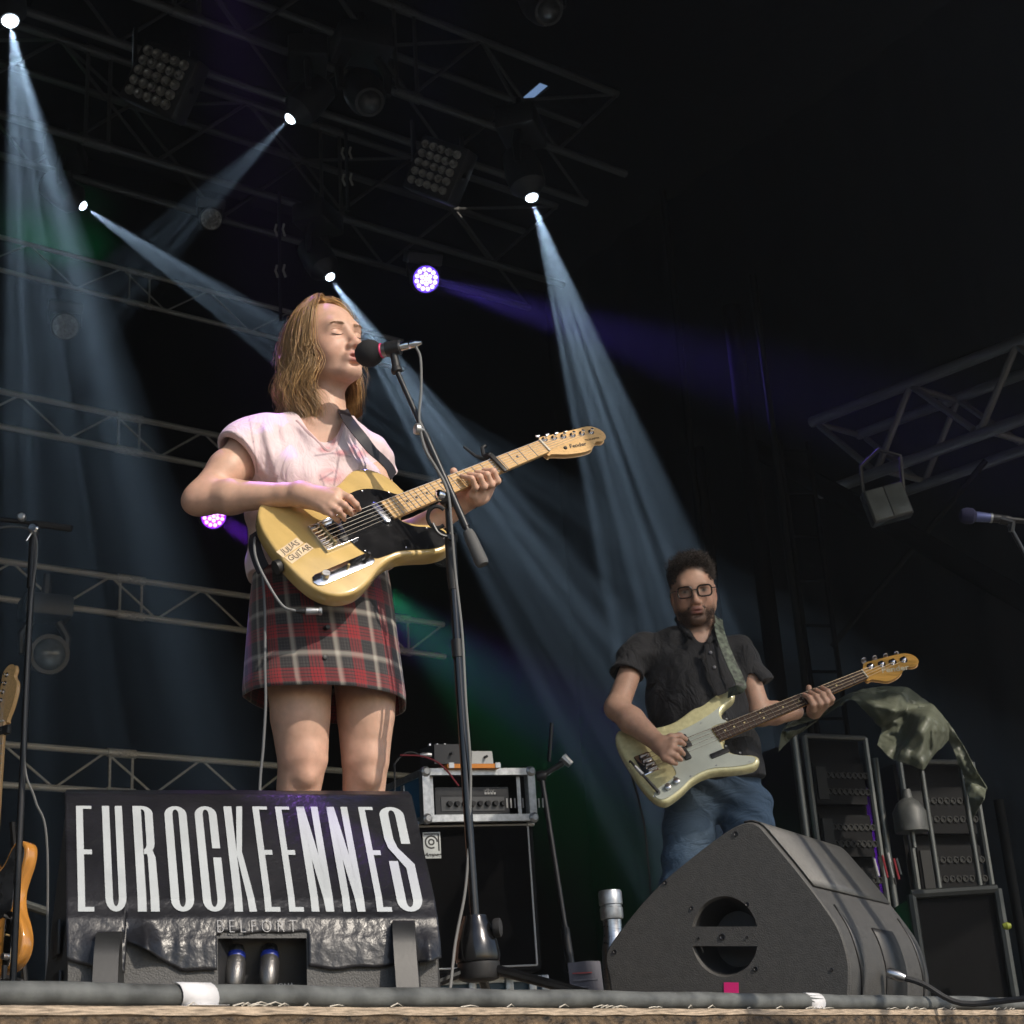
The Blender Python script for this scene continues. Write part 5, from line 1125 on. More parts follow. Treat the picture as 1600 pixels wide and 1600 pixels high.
lead = catmull([pj0+ax*.05, V(440, 945, 3.33), V(412, 900, 3.335), V(399, 868, 3.345), V(398, 842, 3.37), V(402, 850, 3.40), V(410, 900, 3.405), V(414, 960, 3.40), V(414, 1040, 3.40), V(415, 1100, 3.41), V(411, 1170, 3.42), V(406, 1230, 3.43), at_floor(V(402, 1330, 3.44))+UP*.3, at_floor(V(400, 1400, 3.45))+UP*.01], 8)
mb = MB(); mb.tube(lead, .0032, 8); tag(mb.build('guitar_lead', M_LEAD), 'grey guitar lead looping past the singer skirt to the floor', 'cable')
# strap
M_STRAP2 = mat('dark_strap', (.02, .018, .025), .6, bump=(300, .3, .0006))
def ribbon(name, pts, w, nrm, m, par, th=.003, n=6):
    P = catmull(pts, n); mb = MB(); vs = []
    for i, p in enumerate(P):
        t = (P[min(i+1, len(P)-1)]-P[max(i-1, 0)]).normalized(); nn = nrm(i/(len(P)-1)) if callable(nrm) else Vector(nrm); b = t.cross(nn).normalized(); nn = b.cross(t).normalized()
        for a, c in ((-1, 0), (1, 0), (1, 1), (-1, 1)): vs.append(p+b*(a*w/2)+nn*(c*th))
    mb.add(vs, [(4*i+q, 4*i+(q+1) % 4, 4*i+4+(q+1) % 4, 4*i+4+q) for i in range(len(P)-1) for q in range(4)]+[(0, 1, 2, 3), (4*len(P)-1, 4*len(P)-2, 4*len(P)-3, 4*len(P)-4)])
    return mb.build(name, m, par, 40)
mb = MB(); q0 = GF(.22, .118, -.02)
ribbon('strap', [V(534, 638, 3.56), V(541, 652, 3.475), V(552, 668, 3.445), V(565, 684, 3.44), V(580, 703, 3.455), V(596, 718, 3.48), V(607, 730, 3.5), V(614, 744, 3.52)], .03, Vector((.45, -1, .35)), M_STRAP2, tg)
ribbon('strap_end', [V(400, 832, 3.41), V(398, 850, 3.395), V(405, 875, 3.385), V(412, 890, 3.38)], .035, Vector((-.7, -1, 0)), M_STRAP2, tg)
# ------------------------------------------------------------------ singer
from mathutils import Euler
SK1 = np.array((.60, .37, .27))
ROT = Matrix.Rotation
class HeadMap:                           # local head metres -> world
    def __init__(s, eye, yaw, pitch, roll, k=1.0):
        s.R = ROT(math.radians(yaw), 3, 'Z') @ ROT(math.radians(180), 3, 'Z') @ ROT(math.radians(-pitch), 3, 'X') @ ROT(math.radians(roll), 3, 'Y'); s.k = k
        s.o = Vector(eye) - s.R @ Vector((0, .076*k, 0))
        s.Rn = np.array(s.R, np.float32)
    def __call__(s, x, y, z): return s.o + s.R @ Vector((x*s.k, y*s.k, z*s.k))
def head(F, H, fem=True, mouth=.003):
    k = H.k; E_ = lambda c, r, kk=.02, op='+': F.el(H(*c), [q*k for q in r], H.Rn, kk*k, op)
    C_ = lambda a, b, ra, rb, kk=.02, op='+': F.rc(H(*a), H(*b), ra*k, rb*k, kk*k, op)
    E_((0, -.014, .034), (.072, .093, .075), .03); E_((0, .018, -.028), (.061, .066, .08), .04)
    for s in (-1, 1):
        C_((s*.051, -.004, -.055), (s*.012, .062, -.093), .019, .014, .03); E_((s*.035, .05, -.036), (.026, .024, .026), .022)
    E_((0, .066, -.093), (.019 if fem else .023, .017, .014), .022)
    C_((-.032, .069, .018), (.032, .069, .018), .0125 if fem else .0145, .0125 if fem else .0145, .024)
    for s in (-1, 1):
        E_((s*.032, .088, .0), (.0175, .011, .0105), .016, '-'); E_((s*.0315, .0655, -.001), (.0135, .0135, .0125), .005)
    C_((0, .078, .01), (0, .1, -.034), .0065, .009, .016); E_((0, .102, -.0365), (.0105, .0105, .0088), .01)
    for s in (-1, 1):
        E_((s*.0115, .092, -.041), (.0072, .0105, .0072), .007); E_((s*.006, .0985, -.0475), (.0038, .005, .0035), .003, '-')
    E_((0, .08, -.066), (.024, .016, .016), .016)
    E_((0, .088, -.0605), (.0215, .0068, .0046), .007); E_((0, .0865, -.0735), (.0185, .0075, .0055), .007)
    E_((0, .098, -.0665), (.0185, .014, mouth), .003, '-')
    E_((0, .084, -.083), (.013, .006, .004), .01, '-')
    for s in (-1, 1):
        E_((s*(.068 if fem else .073), -.006, -.014), (.008, .017, .029), .008)
        if not fem: E_((s*.079, -.002, -.012), (.004, .010, .019), .004, '-')
def face_tint(col, v, H, lip, cheek, brow=None):
    for x in (-.0105, 0, .0105):
        col = tint(col, np.clip(blob(v, H(x, .093, -.0605), .0075*H.k)*1.1+blob(v, H(x*.9, .0915, -.0735), .0078*H.k)*1.1, 0, .85), lip)
    col = tint(col, np.clip(blob(v, H(0, .099, -.067), (.017, .012, .004))*1.3, 0, .8), (.12, .03, .03))
    for s in (-1, 1): col = tint(col, .35*blob(v, H(s*.04, .07, -.03), .028*H.k), cheek)
    col = tint(col, .35*blob(v, H(0, .106, -.038), .012*H.k), cheek)
    return col
HS = HeadMap(V(542, 521, 3.49), 44, -3, 8, 1.02)
BXs = Vector((.83, .54, 0)).normalized(); BYs = Vector((.54, -.83, 0)).normalized()      # singer's left, singer's front
RB = np.array([[BXs.x, BYs.x, 0], [BXs.y, BYs.y, 0], [0, 0, 1]], np.float32)
SG = Field(); head(SG, HS, True, .0042)
nb = V(509, 655, 3.56); SG.chain([HS(0, -.022, -.05), nb+UP*.03, nb-UP*.03], [.047, .0455, .058], .025)
shR, shL = V(394, 690, 3.49), V(580, 716, 3.66)
SG.rc(nb-UP*.045, shR-UP*.01, .045, .042, .05); SG.rc(nb-UP*.05, shL-UP*.03-BXs*.02, .045, .04, .05)
ch = (shR+shL)/2+UP*-.1
SG.el(ch, (.15, .098, .17), RB, .05); SG.el(ch+UP*-.2, (.13, .095, .17), RB, .06)
for e in (-1, 1): SG.el(ch+BXs*.07*e+BYs*.075+UP*-.02, (.06, .045, .06), RB, .03)
pel = V(506, 935, 3.57); SG.el(pel, (.165, .115, .13), RB, .06)
for e in (-1, 1):                        # collar bones
    SG.rc(nb+BYs*.052+BXs*.012*e-UP*.045, nb+BXs*.062*e+BYs*.048-UP*.034, .006, .005, .016)
# strumming arm
elR, wrR = V(316, 778, 3.42), V(468, 772, 3.345)
SG.rc(shR-UP*.01, shR.lerp(elR, .5), .042, .043, .04); SG.rc(shR.lerp(elR, .5), elR, .043, .038, .02)
SG.rc(elR, elR.lerp(wrR, .3), .036, .039, .02); SG.rc(elR.lerp(wrR, .3), wrR.lerp(elR, .15), .039, .0255, .015); SG.rc(wrR.lerp(elR, .15), wrR, .0255, .0245, .01); SG.el(elR+V(303, 785, 3.42)-elR, (.026, .026, .024), None, .02)
kn = [V(527, 769, 3.318), V(523, 781, 3.31), V(516, 790, 3.308), V(508, 797, 3.312)]
for i, q in enumerate(kn): SG.rc(wrR+(q-wrR)*.1, q, .018, .0095, .018)
SG.rc(wrR, (kn[0]+kn[2])/2, .024, .0125, .018)
fR = [[(527, 769, 3.318), (546, 778, 3.312), (556, 788, 3.325), (561, 796, 3.345)], [(523, 781, 3.31), (538, 789, 3.302), (546, 797, 3.32), (549, 804, 3.34)],
      [(516, 790, 3.308), (529, 798, 3.302), (536, 806, 3.318), (538, 812, 3.338)], [(508, 797, 3.312), (519, 805, 3.31), (526, 811, 3.322), (529, 815, 3.34)]]
for i, c in enumerate(fR): SG.chain([V(*p) for p in c], [.0092-.0006*i, .0083-.0006*i, .0073-.0005*i, .006-.0004*i], .007)
SG.chain([wrR.lerp(kn[0], .45)+Vector((0, .012, -.004)), V(520, 783, 3.345), V(540, 796, 3.352), V(552, 801, 3.352)], [.014, .0105, .0095, .0075], .012)
for i in range(4): SG.rc(wrR.lerp(kn[i], .25)+Vector((0, -.012, .004)), kn[i]+Vector((0, -.006, .002)), .0028, .0035, .008)    # tendons
# fretting arm
elL, wrL = V(600, 862, 3.60), V(700, 800, 3.62)
SG.rc(shL, elL, .045, .04, .03); SG.rc(elL, elL.lerp(wrL, .35), .037, .038, .02); SG.rc(elL.lerp(wrL, .35), wrL, .038, .026, .015)
hx = .436                     # hand sits near the fifth fret
Hf = lambda x, y, z: GF(hx+x, y, z)
pk = [Hf(.02-.021*i, -.034-.002*i, -.004) for i in range(4)]     # knuckles below the neck, index towards the nut
SG.rc(wrL, Hf(-.012, -.034, -.026), .025, .02, .02); SG.rc(wrL.lerp(pk[1], .3), Hf(.012, -.03, -.026), .02, .016, .02)
for i in range(4): SG.rc(Hf(-.012+.008-.008*i, -.04, -.026), pk[i]+GF.z*-.006, .017, .0105, .014)
for i in range(4):
    x = .022-.021*i; k_ = [1, 1.06, 1.0, .86][i]; r_ = .0092*[1, 1, .97, .88][i]
    SG.chain([Hf(x, -.036, -.006), Hf(x-.002, -.047*k_, .018), Hf(x-.007, -.03*k_, .037), Hf(x-.013, -.008+.003*i, .0215)], [r_, r_*.98, r_*.86, r_*.7], .006)
SG.chain([wrL.lerp(Hf(-.01, -.02, -.03), .7), Hf(-.03, -.006, -.036), Hf(-.034, .022, -.026), Hf(-.036, .043, -.01)], [.016, .013, .0108, .0088], .014)
# legs
for (a, ra), (b, rb), (c, rc_), (d, rd), hip in ((((468, 1060), .073), ((469, 1120), .066), ((473, 1185), .056), ((465, 1245), .048), (480, 990)), (((571, 1060), .072), ((571, 1120), .064), ((571, 1188), .054), ((568, 1245), .047), (545, 990))):
    s = 3.53 if a[0] < 500 else 3.6
    h_, A_, B_, C_, D_ = V(*hip, s+.03), V(*a, s), V(*b, s), V(*c, s+.005), V(*d, s+.03)
    kk = .004
    SG.rc(h_, A_, ra*1.02, ra, kk); SG.rc(A_, B_, ra, rb, kk); SG.rc(B_, C_, rb, rc_, kk); SG.rc(C_, D_, rc_*.96, rd, kk)
    sx = 1 if a[0] > 500 else -1
    SG.el(A_.lerp(B_, .6)+Vector((.008, -.018, 0)), (.054, .056, .12), None, .02)
    kb = C_+Vector((.012, -.032, .006)); SG.el(kb, (.025, .024, .029), None, .02)
    SG.el(kb+Vector((.0, .004, -.05)), (.02, .018, .022), None, .022)
    SG.el(kb+Vector((-.028, .014, .035)), (.018, .02, .034), None, .025)
    an = Vector((D_.x-.005, D_.y+.03, .09)); SG.el(D_+Vector((0, .035, -.09)), (.044, .05, .11), None, .008); SG.rc(D_, an, rd*.95, .034, .006)
    SG.rc(an-UP*.03, Vector((an.x+.05, an.y-.17, .03)), .038, .028, .03); SG.rc(an-UP*.04, an-UP*.05+Vector((-.01, .04, 0)), .036, .034, .02)
v, f_ = SG.mesh(.0028)
col = np.tile(SK1, (len(v), 1)); col *= (1+.05*vnoise(v, 60, 1)+.05*vnoise(v, 18, 2))[:, None]
col = face_tint(col, v, HS, (.47, .17, .15), (.62, .29, .22))
for i, c in enumerate(fR): col = tint(col, .4*blob(v, V(*c[3]), .012), (.62, .28, .22)); col = tint(col, .3*blob(v, V(*c[1]), .01), (.6, .28, .21))
for pt in ((473, 1190), (571, 1192)): col = tint(col, .35*blob(v, V(*pt, 3.5), .06), (.6, .3, .22))
col = tint(col, .4*blob(v, elR, .05), (.6, .3, .23))
M_SKIN = mat('skin', attr='tint', rough=.5, bump=(500, .2, .0008), sss=.16, var=(45, .1, 8))
singer = np_mesh('person', v, f_, M_SKIN, None, col); tag(singer, 'person singing with closed eyes in pink T-shirt and plaid skirt, playing the blonde guitar', 'person')
# lashes, brows
M_LASH = mat('lash_brown', (.05, .028, .018), .6); M_BROWS = mat('brow_brown', (.27, .16, .09), .7)
lv = ((v-np.array(HS.o))@np.array(HS.R))/HS.k; lv = lv[(np.abs(lv[:, 0]) < .06) & (lv[:, 1] > .03) & (np.abs(lv[:, 2]) < .06)]
def on_face(x, z, off=.0006):
    q = np.hypot(lv[:, 0]-x, lv[:, 2]-z) < .0035; return HS(x, (lv[q, 1].max() if q.any() else .08)+off, z)
for s in (-1, 1):
    mb = MB(); mb.tube([on_face(s*(.0315+.0145*t), -.0052-.003*(1-t*t), .0002) for t in np.linspace(-1, 1, 11)], [.0005, .0008, .0011, .0012, .0013, .0013, .0013, .0012, .0012, .001, .0006], 5); mb.build('eyelash', M_LASH, singer)
    mb = MB(); mb.tube([on_face(s*(.0315+.014*t), .0075-.004*t*t, -.0002) for t in np.linspace(-1, 1, 9)], [.0003]+[.0005]*7+[.0003], 4); mb.build('eyelid_crease', mat('lid_crease', (.3, .14, .1), .6), singer)
    cv = []
    for k in range(95):
        t = random.random(); x = s*(.013+.034*t); z = .0172+.0032*math.sin(t*2.4)+random.uniform(-.0036, .0036)*(1-.6*t)
        a = np.array(on_face(x, z)); b = np.array(on_face(x+s*.005, z+.0008+.0012*(1-2*t), .0012)); cv.append(np.linspace(a, b, 4))
    strands('eyebrow', np.array(cv), .00038, M_BROWS, singer)
# ---------------- hair
def hair_path(al, n, L_, flare, ph, amp, r0=1.0):
    dx, dy = math.cos(al), math.sin(al); out = []; a, b, c = (.092 if dx > 0 else .066)*r0, .116*r0, .124*r0
    for k in range(n):
        t = k/(n-1); cap = .36
        if t < cap:
            ps = PI/2*(t/cap)**.9; z = -.004+c*math.cos(ps)
            x = a*math.sin(ps)*dx; y = -.016+b*math.sin(ps)*dy + .034*math.cos(ps)*(1 if dy > -.9 else .3)
        else:
            u = (t-cap)/(1-cap); z = -.004-L_*u
            fl = 1+flare*u-.22*max(0, u-.72)
            x = a*dx*fl; y = -.016+b*dy*fl - .012*u*(1 if dy > 0 else 0)
            w = amp*min(1, u*2.2); x += w*math.sin(u*11+ph)*abs(dy)*.6+w*math.sin(u*9+ph)*.7*dx; y += w*math.cos(u*10+ph*1.3)*.7
        out.append((x, y, z))
    return np.array(out)
rng = np.random.RandomState(5); cv = []; cc = []; rr = []
RHn = np.array(HS.R); oH = np.array(HS.o)
cl = []
for side in (-1, 1):
    for j in range(100):
        t = (j+.5)/100; phi = math.radians(-24+t*116)          # from the front edge round to the back
        al = (PI+phi) if side < 0 else -phi
        al = (PI - -phi) if side < 0 else phi*-1
        dx, dy = side*math.cos(phi), -math.sin(phi)
        cl.append((math.atan2(dy, dx), t, side))
for ci, (al, t, side) in enumerate(cl):
    ph = t*5+rng.uniform(-.9, .9)+(0 if side < 0 else 2); L0 = (.205 if side > 0 else .15)+.015*math.sin(t*9)+rng.uniform(-.012, .012)-(.02 if t < .12 else 0); fl = (.08+.45*t if side > 0 else -.05+.3*t*t)+rng.uniform(-.05, .08)
    base = np.array((.44, .26, .105))*(1+rng.uniform(-.6, .45)); r_cl = rng.uniform(.97, 1.05)*(1 if side > 0 or t > .5 else .95)
    n_s = 26
    for q in range(n_s):
        stray = rng.rand() < .16
        a2 = al+rng.normal()*.06*(2.6 if stray else 1); p = hair_path(a2, 22, L0+rng.normal()*.01+(.01 if stray else 0), fl+rng.normal()*.03*(3 if stray else 1), ph+rng.normal()*.25, .0105+(.006 if stray else 0), r0=r_cl*(1+rng.normal()*.014)*(1.03 if stray else 1))
        p += rng.normal(size=3)*.0012
        cv.append(oH+p@RHn.T); cc.append(base*(1+rng.uniform(-.25, .25))); rr.append(.0006 if stray else rng.uniform(.0006, .0012))
for q in range(900):                     # flyaways over the crown
    al = rng.uniform(0, 2*PI); p = hair_path(al, 22, .1+.1*rng.rand(), .15, rng.rand()*6, .014, r0=1.0+.07*rng.rand())[:rng.randint(9, 21)]
    if math.sin(al) > .5: continue
    p = np.array([p[min(len(p)-1, int(i*len(p)/22))] for i in range(22)])+np.outer(np.linspace(0, 1, 22), rng.normal(size=3)*.012); cv.append(oH+p@RHn.T); cc.append(np.array((.42, .26, .12))); rr.append(.00045)
M_HAIR = mat('hair', attr='tint', rough=.38, spec=.6)
hair = strands('hair', np.array(cv), np.array(rr), M_HAIR, singer, np.array(cc))
# under-layer
vs = []; nA_ = 40
for j in range(nA_+1):
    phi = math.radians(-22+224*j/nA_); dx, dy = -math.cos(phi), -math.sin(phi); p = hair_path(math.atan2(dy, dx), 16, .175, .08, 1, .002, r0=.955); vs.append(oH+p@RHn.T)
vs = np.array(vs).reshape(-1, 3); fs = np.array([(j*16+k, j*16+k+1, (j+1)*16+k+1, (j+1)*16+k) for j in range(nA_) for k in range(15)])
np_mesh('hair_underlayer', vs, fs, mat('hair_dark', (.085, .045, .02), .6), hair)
# ---------------- T-shirt
TS = Field()
TS.rc(nb-UP*.03-BYs*.01, shR+UP*.0, .056, .052, .05); TS.rc(nb-UP*.03-BYs*.01, shL+UP*.004-BXs*.012, .056, .05, .05)
TS.el(ch+UP*-.02, (.168, .117, .19), RB, .06); TS.el(ch+UP*-.22, (.165, .12, .2), RB, .07)
for e in (-1, 1): TS.el(ch+BXs*.068*e+BYs*.085+UP*-.02, (.066, .048, .066), RB, .05)
TS.rc(nb+BYs*.02-UP*.02, ch+BYs*.09+UP*.02, .04, .05, .05)
slR = V(372, 712, 3.455); slL = V(586, 748, 3.69)
TS.rc(shR+UP*.0, slR, .052, .062, .04); TS.rc(shL-BXs*.012, slL, .05, .056, .04)
TS.rc(shR.lerp(slR, .3)+BXs*.03-UP*.02, ch-BXs*.11+UP*.0, .06, .05, .05)
cutn = (slR-shR).normalized(); co = V(367, 708, 3.46)
cutn = (V(330, 735, 3.42)-V(400, 690, 3.48)).normalized()
fold = [((405, 640), (432, 690), (436, 745)), ((440, 742), (475, 715), (510, 706)), ((455, 762), (490, 740), (540, 735)), ((408, 650), (395, 690), (402, 740)), ((470, 640), (500, 690), (545, 740)), ((560, 690), (540, 730), (520, 760)), ((585, 700), (570, 735), (560, 760))]
def sh_pt(x, y): return V(x, y, 3.40+.0011*(x-400) if x < 470 else 3.40+.0007*(x-400))
lo_, hi_ = np.array(ch)-.5, np.array(ch)+.5
folds = [(sh_pt(*a), sh_pt(*b), w, h) for a, b, w, h in (((412, 655), (430, 735), .010, .010), ((426, 650), (440, 700), .008, -.008), ((444, 742), (500, 702), .010, .010), ((452, 756), (515, 728), .008, -.008), ((470, 770), (535, 742), .010, .009), ((398, 660), (405, 730), .008, -.007), ((455, 652), (500, 705), .009, .006), ((560, 700), (528, 745), .008, .008), ((578, 712), (550, 750), .007, -.006), ((385, 660), (375, 710), .009, .006), ((360, 690), (380, 735), .007, -.006), ((436, 700), (434, 760), .008, .008))]
def shirt_disp(P):
    d = .0035*np.sin(P@np.array([38., 12, 30])+2*np.sin(P@np.array([9., 4, -16])))+.0014*np.sin(P@np.array([70., 90, -55])+3*np.sin(P@np.array([14., 9, 22])))
    for a, b, w, h in folds:
        a, b = np.array(a, np.float32), np.array(b, np.float32); ab = b-a; q = P-a; t = np.clip((q@ab)/float(ab@ab), -.1, 1.1); e = q-t[..., None]*ab; e[..., 1] *= .45
        bend = .012*np.sin(t*4+a[0]*50); r2 = (e**2).sum(-1)
        d = d-h*np.exp(-r2/(w*w))*np.clip(1.25-np.abs(t-.5)*1.6, 0, 1)
    return d
TS.disp(shirt_disp, lo_, hi_)
co = V(372, 712, 3.46); TS.rc(co-cutn*.024-Vector((0, 0, .004)), co+cutn*.006-Vector((0, 0, .004)), .066, .069, .003)
# open the sleeves, cut the cuffs, cut the neck
TS.half(co+(cutn*.004), cutn, .13)
TS.rc(shR+BXs*-.0, elR, .05, .066, .006, '-'); 
arm_in = shR.lerp(elR, .35); TS.rc(arm_in, elR, .05, .074, .004, '-')
cL = V(592, 745, 3.69); TS.half(cL, (slL-shL), .1); TS.rc(shL.lerp(elL, .3), elL, .048, .06, .004, '-')
vb = V(516, 698, 3.42); TS.rc(nb+UP*.05-BYs*.0+BXs*-.02, vb, .074, .012, .012, '-')
TS.rc(nb+UP*.08, nb+UP*.0, .08, .066, .01, '-')
TS.half(V(500, 905, 3.57), (0, 0, -1), 1.0)
v, f_ = TS.mesh(.0034)
px_, py_ = npix(v); front = ((v-np.array(ch))@np.array(BYs)) > 0
base = np.tile(np.array((.74, .585, .6)), (len(v), 1)); base *= (1+.04*vnoise(v, 25, 4))[:, None]
def ell(cx, cy, rx, ry): return np.clip(1.6-1.6*np.sqrt(((px_-cx)/rx)**2+((py_-cy)/ry)**2), 0, 1)*front
def line(x0, y0, x1, y1, w):
    dx, dy = x1-x0, y1-y0; t = np.clip(((px_-x0)*dx+(py_-y0)*dy)/(dx*dx+dy*dy), 0, 1); return np.clip(1.5-np.hypot(px_-x0-t*dx, py_-y0-t*dy)/w, 0, 1)*front
for e in ((508, 702, 14, 7), (533, 708, 14, 7), (552, 702, 9, 10), (563, 710, 8, 9), (575, 704, 8, 8), (518, 744, 26, 16), (520, 690, 7, 9)): base = tint(base, .75*ell(*e), (.62, .22, .24))
for e in ((515, 690, 6, 4), (518, 742, 15, 7), (556, 704, 4, 5)): base = tint(base, .8*ell(*e), (.74, .585, .6))
for e in ((492, 712, 520, 708, 1.3), (520, 708, 548, 714, 1.3), (524, 698, 530, 712, 1.3), (530, 712, 522, 758, 1.5), (500, 750, 520, 738, 1.3), (548, 700, 556, 712, 1.2), (566, 700, 572, 714, 1.2), (578, 700, 586, 708, 1.2), (508, 762, 500, 742, 1.2)): base = tint(base, .6*line(*e), (.2, .13, .16))
base = tint(base, .55*line(388, 648, 396, 690, 1.2)+.55*line(396, 690, 402, 738, 1.2), (.3, .2, .22)); base = tint(base, .5*line(460, 648, 398, 640, 1.0), (.35, .25, .27))
M_SHIRT = mat('pink_cotton', attr='tint', rough=.85, bump=(900, .2, .0006), sheen=.2, crease=(16, .75, .02, (1, 1, .55)))
tee = np_mesh('t_shirt', v, f_, M_SHIRT, singer, base)
def on_mesh(v, x, y, r=3.5):
    q = np.where(np.hypot(px_-x, py_-y) < r)[0]; return Vector(v[q[np.argmin(v[q]@np.array(C_F))]]) if len(q) else None
nl_ = [on_mesh(v, *p) for p in ((464, 654), (478, 668), (490, 680), (502, 692), (513, 702), (521, 697), (527, 684), (532, 670), (537, 658))]; nl_ = [p for p in nl_ if p]
if len(nl_) > 3: mb = MB(); mb.tube(catmull(nl_, 4), .0042, 6); mb.build('collar', mat('pink_rib', (.66, .46, .47), .85, bump=(900, .3, .0006)), tee)

# cuff roll of the near sleeve
# ---------------- plaid skirt (loft with cloth coordinates)
def plaid_mat():
    m = bpy.data.materials.new('plaid_wool'); m.use_nodes = True; nt = m.node_tree; b = nt.nodes['Principled BSDF']; b.inputs['Roughness'].default_value = .9; b.inputs['Sheen Weight'].default_value = .3
    uv = nt.nodes.new('ShaderNodeUVMap'); sp = nt.nodes.new('ShaderNodeSeparateXYZ'); nt.links.new(uv.outputs[0], sp.inputs[0]); cols = []
    red, blk, gry, dk = (.24, .012, .017, 1), (.012, .012, .014, 1), (.36, .34, .29, 1), (.05, .045, .045, 1)
    stops = [(0, red), (.04, blk), (.06, red), (.11, blk), (.13, red), (.19, blk), (.21, red), (.26, blk), (.29, dk), (.33, blk), (.36, dk), (.41, blk), (.44, dk), (.46, blk), (.49, dk), (.52, (.2, .17, .15, 1)), (.56, gry), (.64, (.15, .12, .11, 1)), (.67, blk), (.71, dk), (.73, blk), (.78, dk), (.8, blk), (.86, dk), (.88, blk), (.93, dk), (.96, red)]
    for a in (0, 1):
        fr = nt.nodes.new('ShaderNodeMath'); fr.operation = 'FRACT'; sc = nt.nodes.new('ShaderNodeMath'); sc.operation = 'MULTIPLY_ADD'; sc.inputs[1].default_value = 1/.104; sc.inputs[2].default_value = .31 if a == 0 else .12
        nt.links.new(sp.outputs[a], sc.inputs[0]); nt.links.new(sc.outputs[0], fr.inputs[0]); cr = nt.nodes.new('ShaderNodeValToRGB'); cr.color_ramp.interpolation = 'CONSTANT'
        e = cr.color_ramp.elements; e[0].position, e[0].color = stops[0]; e[1].position, e[1].color = stops[1]
        for p, c in stops[2:]: q = e.new(p); q.color = c
        nt.links.new(fr.outputs[0], cr.inputs[0]); cols.append(cr)
    mx = nt.nodes.new('ShaderNodeMix'); mx.data_type = 'RGBA'; nt.links.new(cols[0].outputs[0], mx.inputs[6]); nt.links.new(cols[1].outputs[0], mx.inputs[7])
    wv = nt.nodes.new('ShaderNodeTexWave'); wv.inputs['Scale'].default_value = 130; wv.bands_direction = 'DIAGONAL'; wv.inputs['Distortion'].default_value = 1.5; nt.links.new(uv.outputs[0], wv.inputs[0])
    mr = nt.nodes.new('ShaderNodeMapRange'); mr.inputs[3].default_value = .3; mr.inputs[4].default_value = .7; nt.links.new(wv.outputs['Fac'], mr.inputs[0]); nt.links.new(mr.outputs[0], mx.inputs[0])
    nz = nt.nodes.new('ShaderNodeTexNoise'); nz.inputs['Scale'].default_value = 900; bp = nt.nodes.new('ShaderNodeBump'); bp.inputs['Strength'].default_value = .4; bp.inputs['Distance'].default_value = .001
    nt.links.new(nz.outputs[0], bp.inputs['Height']); nt.links.new(bp.outputs[0], b.inputs['Normal']); nt.links.new(mx.outputs[2], b.inputs['Base Color']); return m
cW, cH = V(502, 880, 3.57), V(508, 1098, 3.56); NA, NR = 120, 40; vs = []; uv = []; per = 0
ax0 = BXs
for j in range(NR+1):
    t = j/NR; c = cW.lerp(cH, t); a = .154+(.187-.154)*t**.8; b = .125+(.150-.125)*t
    if t > .97: a -= .002
    for i in range(NA+1):
        th = 2*PI*i/NA; fold = 1+t*t*(.018*math.sin(3*th+.7)+.012*math.sin(7*th+2)+.006*math.sin(13*th))
        p = c+BXs*(a*math.cos(th)*fold)+BYs*(b*math.sin(th)*fold)+UP*(-.012*t*math.cos(th)+.006*t*math.sin(2*th))
        vs.append(p); uv.append((th*.19*(.92+.12*t), -t*(cW-cH).length))
fs = np.array([(j*(NA+1)+i, j*(NA+1)+i+1, (j+1)*(NA+1)+i+1, (j+1)*(NA+1)+i) for j in range(NR) for i in range(NA)])[:, ::-1]
sk = np_mesh('skirt', np.array(vs), fs, plaid_mat(), singer, None, np.array(uv)); md = sk.modifiers.new('t', 'SOLIDIFY'); md.thickness = .004; md.offset = -1
for px, py in ((511, 977), (507, 1025), (512, 935)):
    p = V(px, py, 3.395); mb = MB(); mb.lathe([(.0055, -.02), (.0055, .002), (.003, .003)], p+Vector((0, .012, 0)), BYs, 12); mb.build('button', M_DARK, sk)
# ------------------------------------------------------------------ singer's microphone, stand and cables
MS = 3.38
M_POLEC = mat('stand_chrome_black', (.05, .05, .052), .22, .9, var=(40, .2))
ft_ = V(748, 1510, MS+.02); ft_ = at_floor(ft_); tp = V(700, 790, MS+.02)
ms = thing('microphone_stand', 'tall black boom stand with a conical base standing in front of the singer', 'microphone stand', ft_)
P_ = lambda y: (lambda t: ft_.lerp(tp, t))((1545-y)/(1545-790.))
mb = MB(); mb.lathe([(.045, .118), (.047, .128), (.043, .155), (.033, .188), (.0255, .203), (.0245, .21)], ft_, tp-ft_, 24); mb.build('base_cone', M_POLEC, ms)
mb = MB(); mb.lathe([(.03, .08), (.04, .084), (.043, .09), (.043, .116), (.04, .118)], ft_, UP, 24); mb.build('base_ring', M_DARK, ms)
for dx, dy in ((.3, -.1), (-.24, -.08), (.02, .3)):
    mb = MB(); d = Vector((dx, dy, 0)).normalized(); mb.tube([ft_+d*.03+UP*.102, ft_+d*.3+UP*.012], [.0105, .0095], 10); lg = mb.build('leg', M_POLEC, ms)
    mb = MB(); mb.tube([ft_+d*.285+UP*.0125, ft_+d*.32+UP*.0105], .0125, 10); mb.build('rubber_foot', M_RUBBER, lg)
kb = ft_+UP*.182+Vector((.035, -.01, 0)); mb = MB(); mb.lathe([(.005, -.02), (.005, 0), (.017, 0), (.019, .004), (.019, .014), (.015, .016)], kb, Vector((1, -.15, 0)), 14); mb.build('base_knob', M_RUBBER, ms)
rod('lower_tube', ft_.lerp(tp, .15), P_(1015), .0098, M_POLEC, ms, 16)
mb = MB(); a = P_(1030); b = P_(1003); mb.tube([a, b], .0125, 14); mb.build('collar', M_DARK, ms)
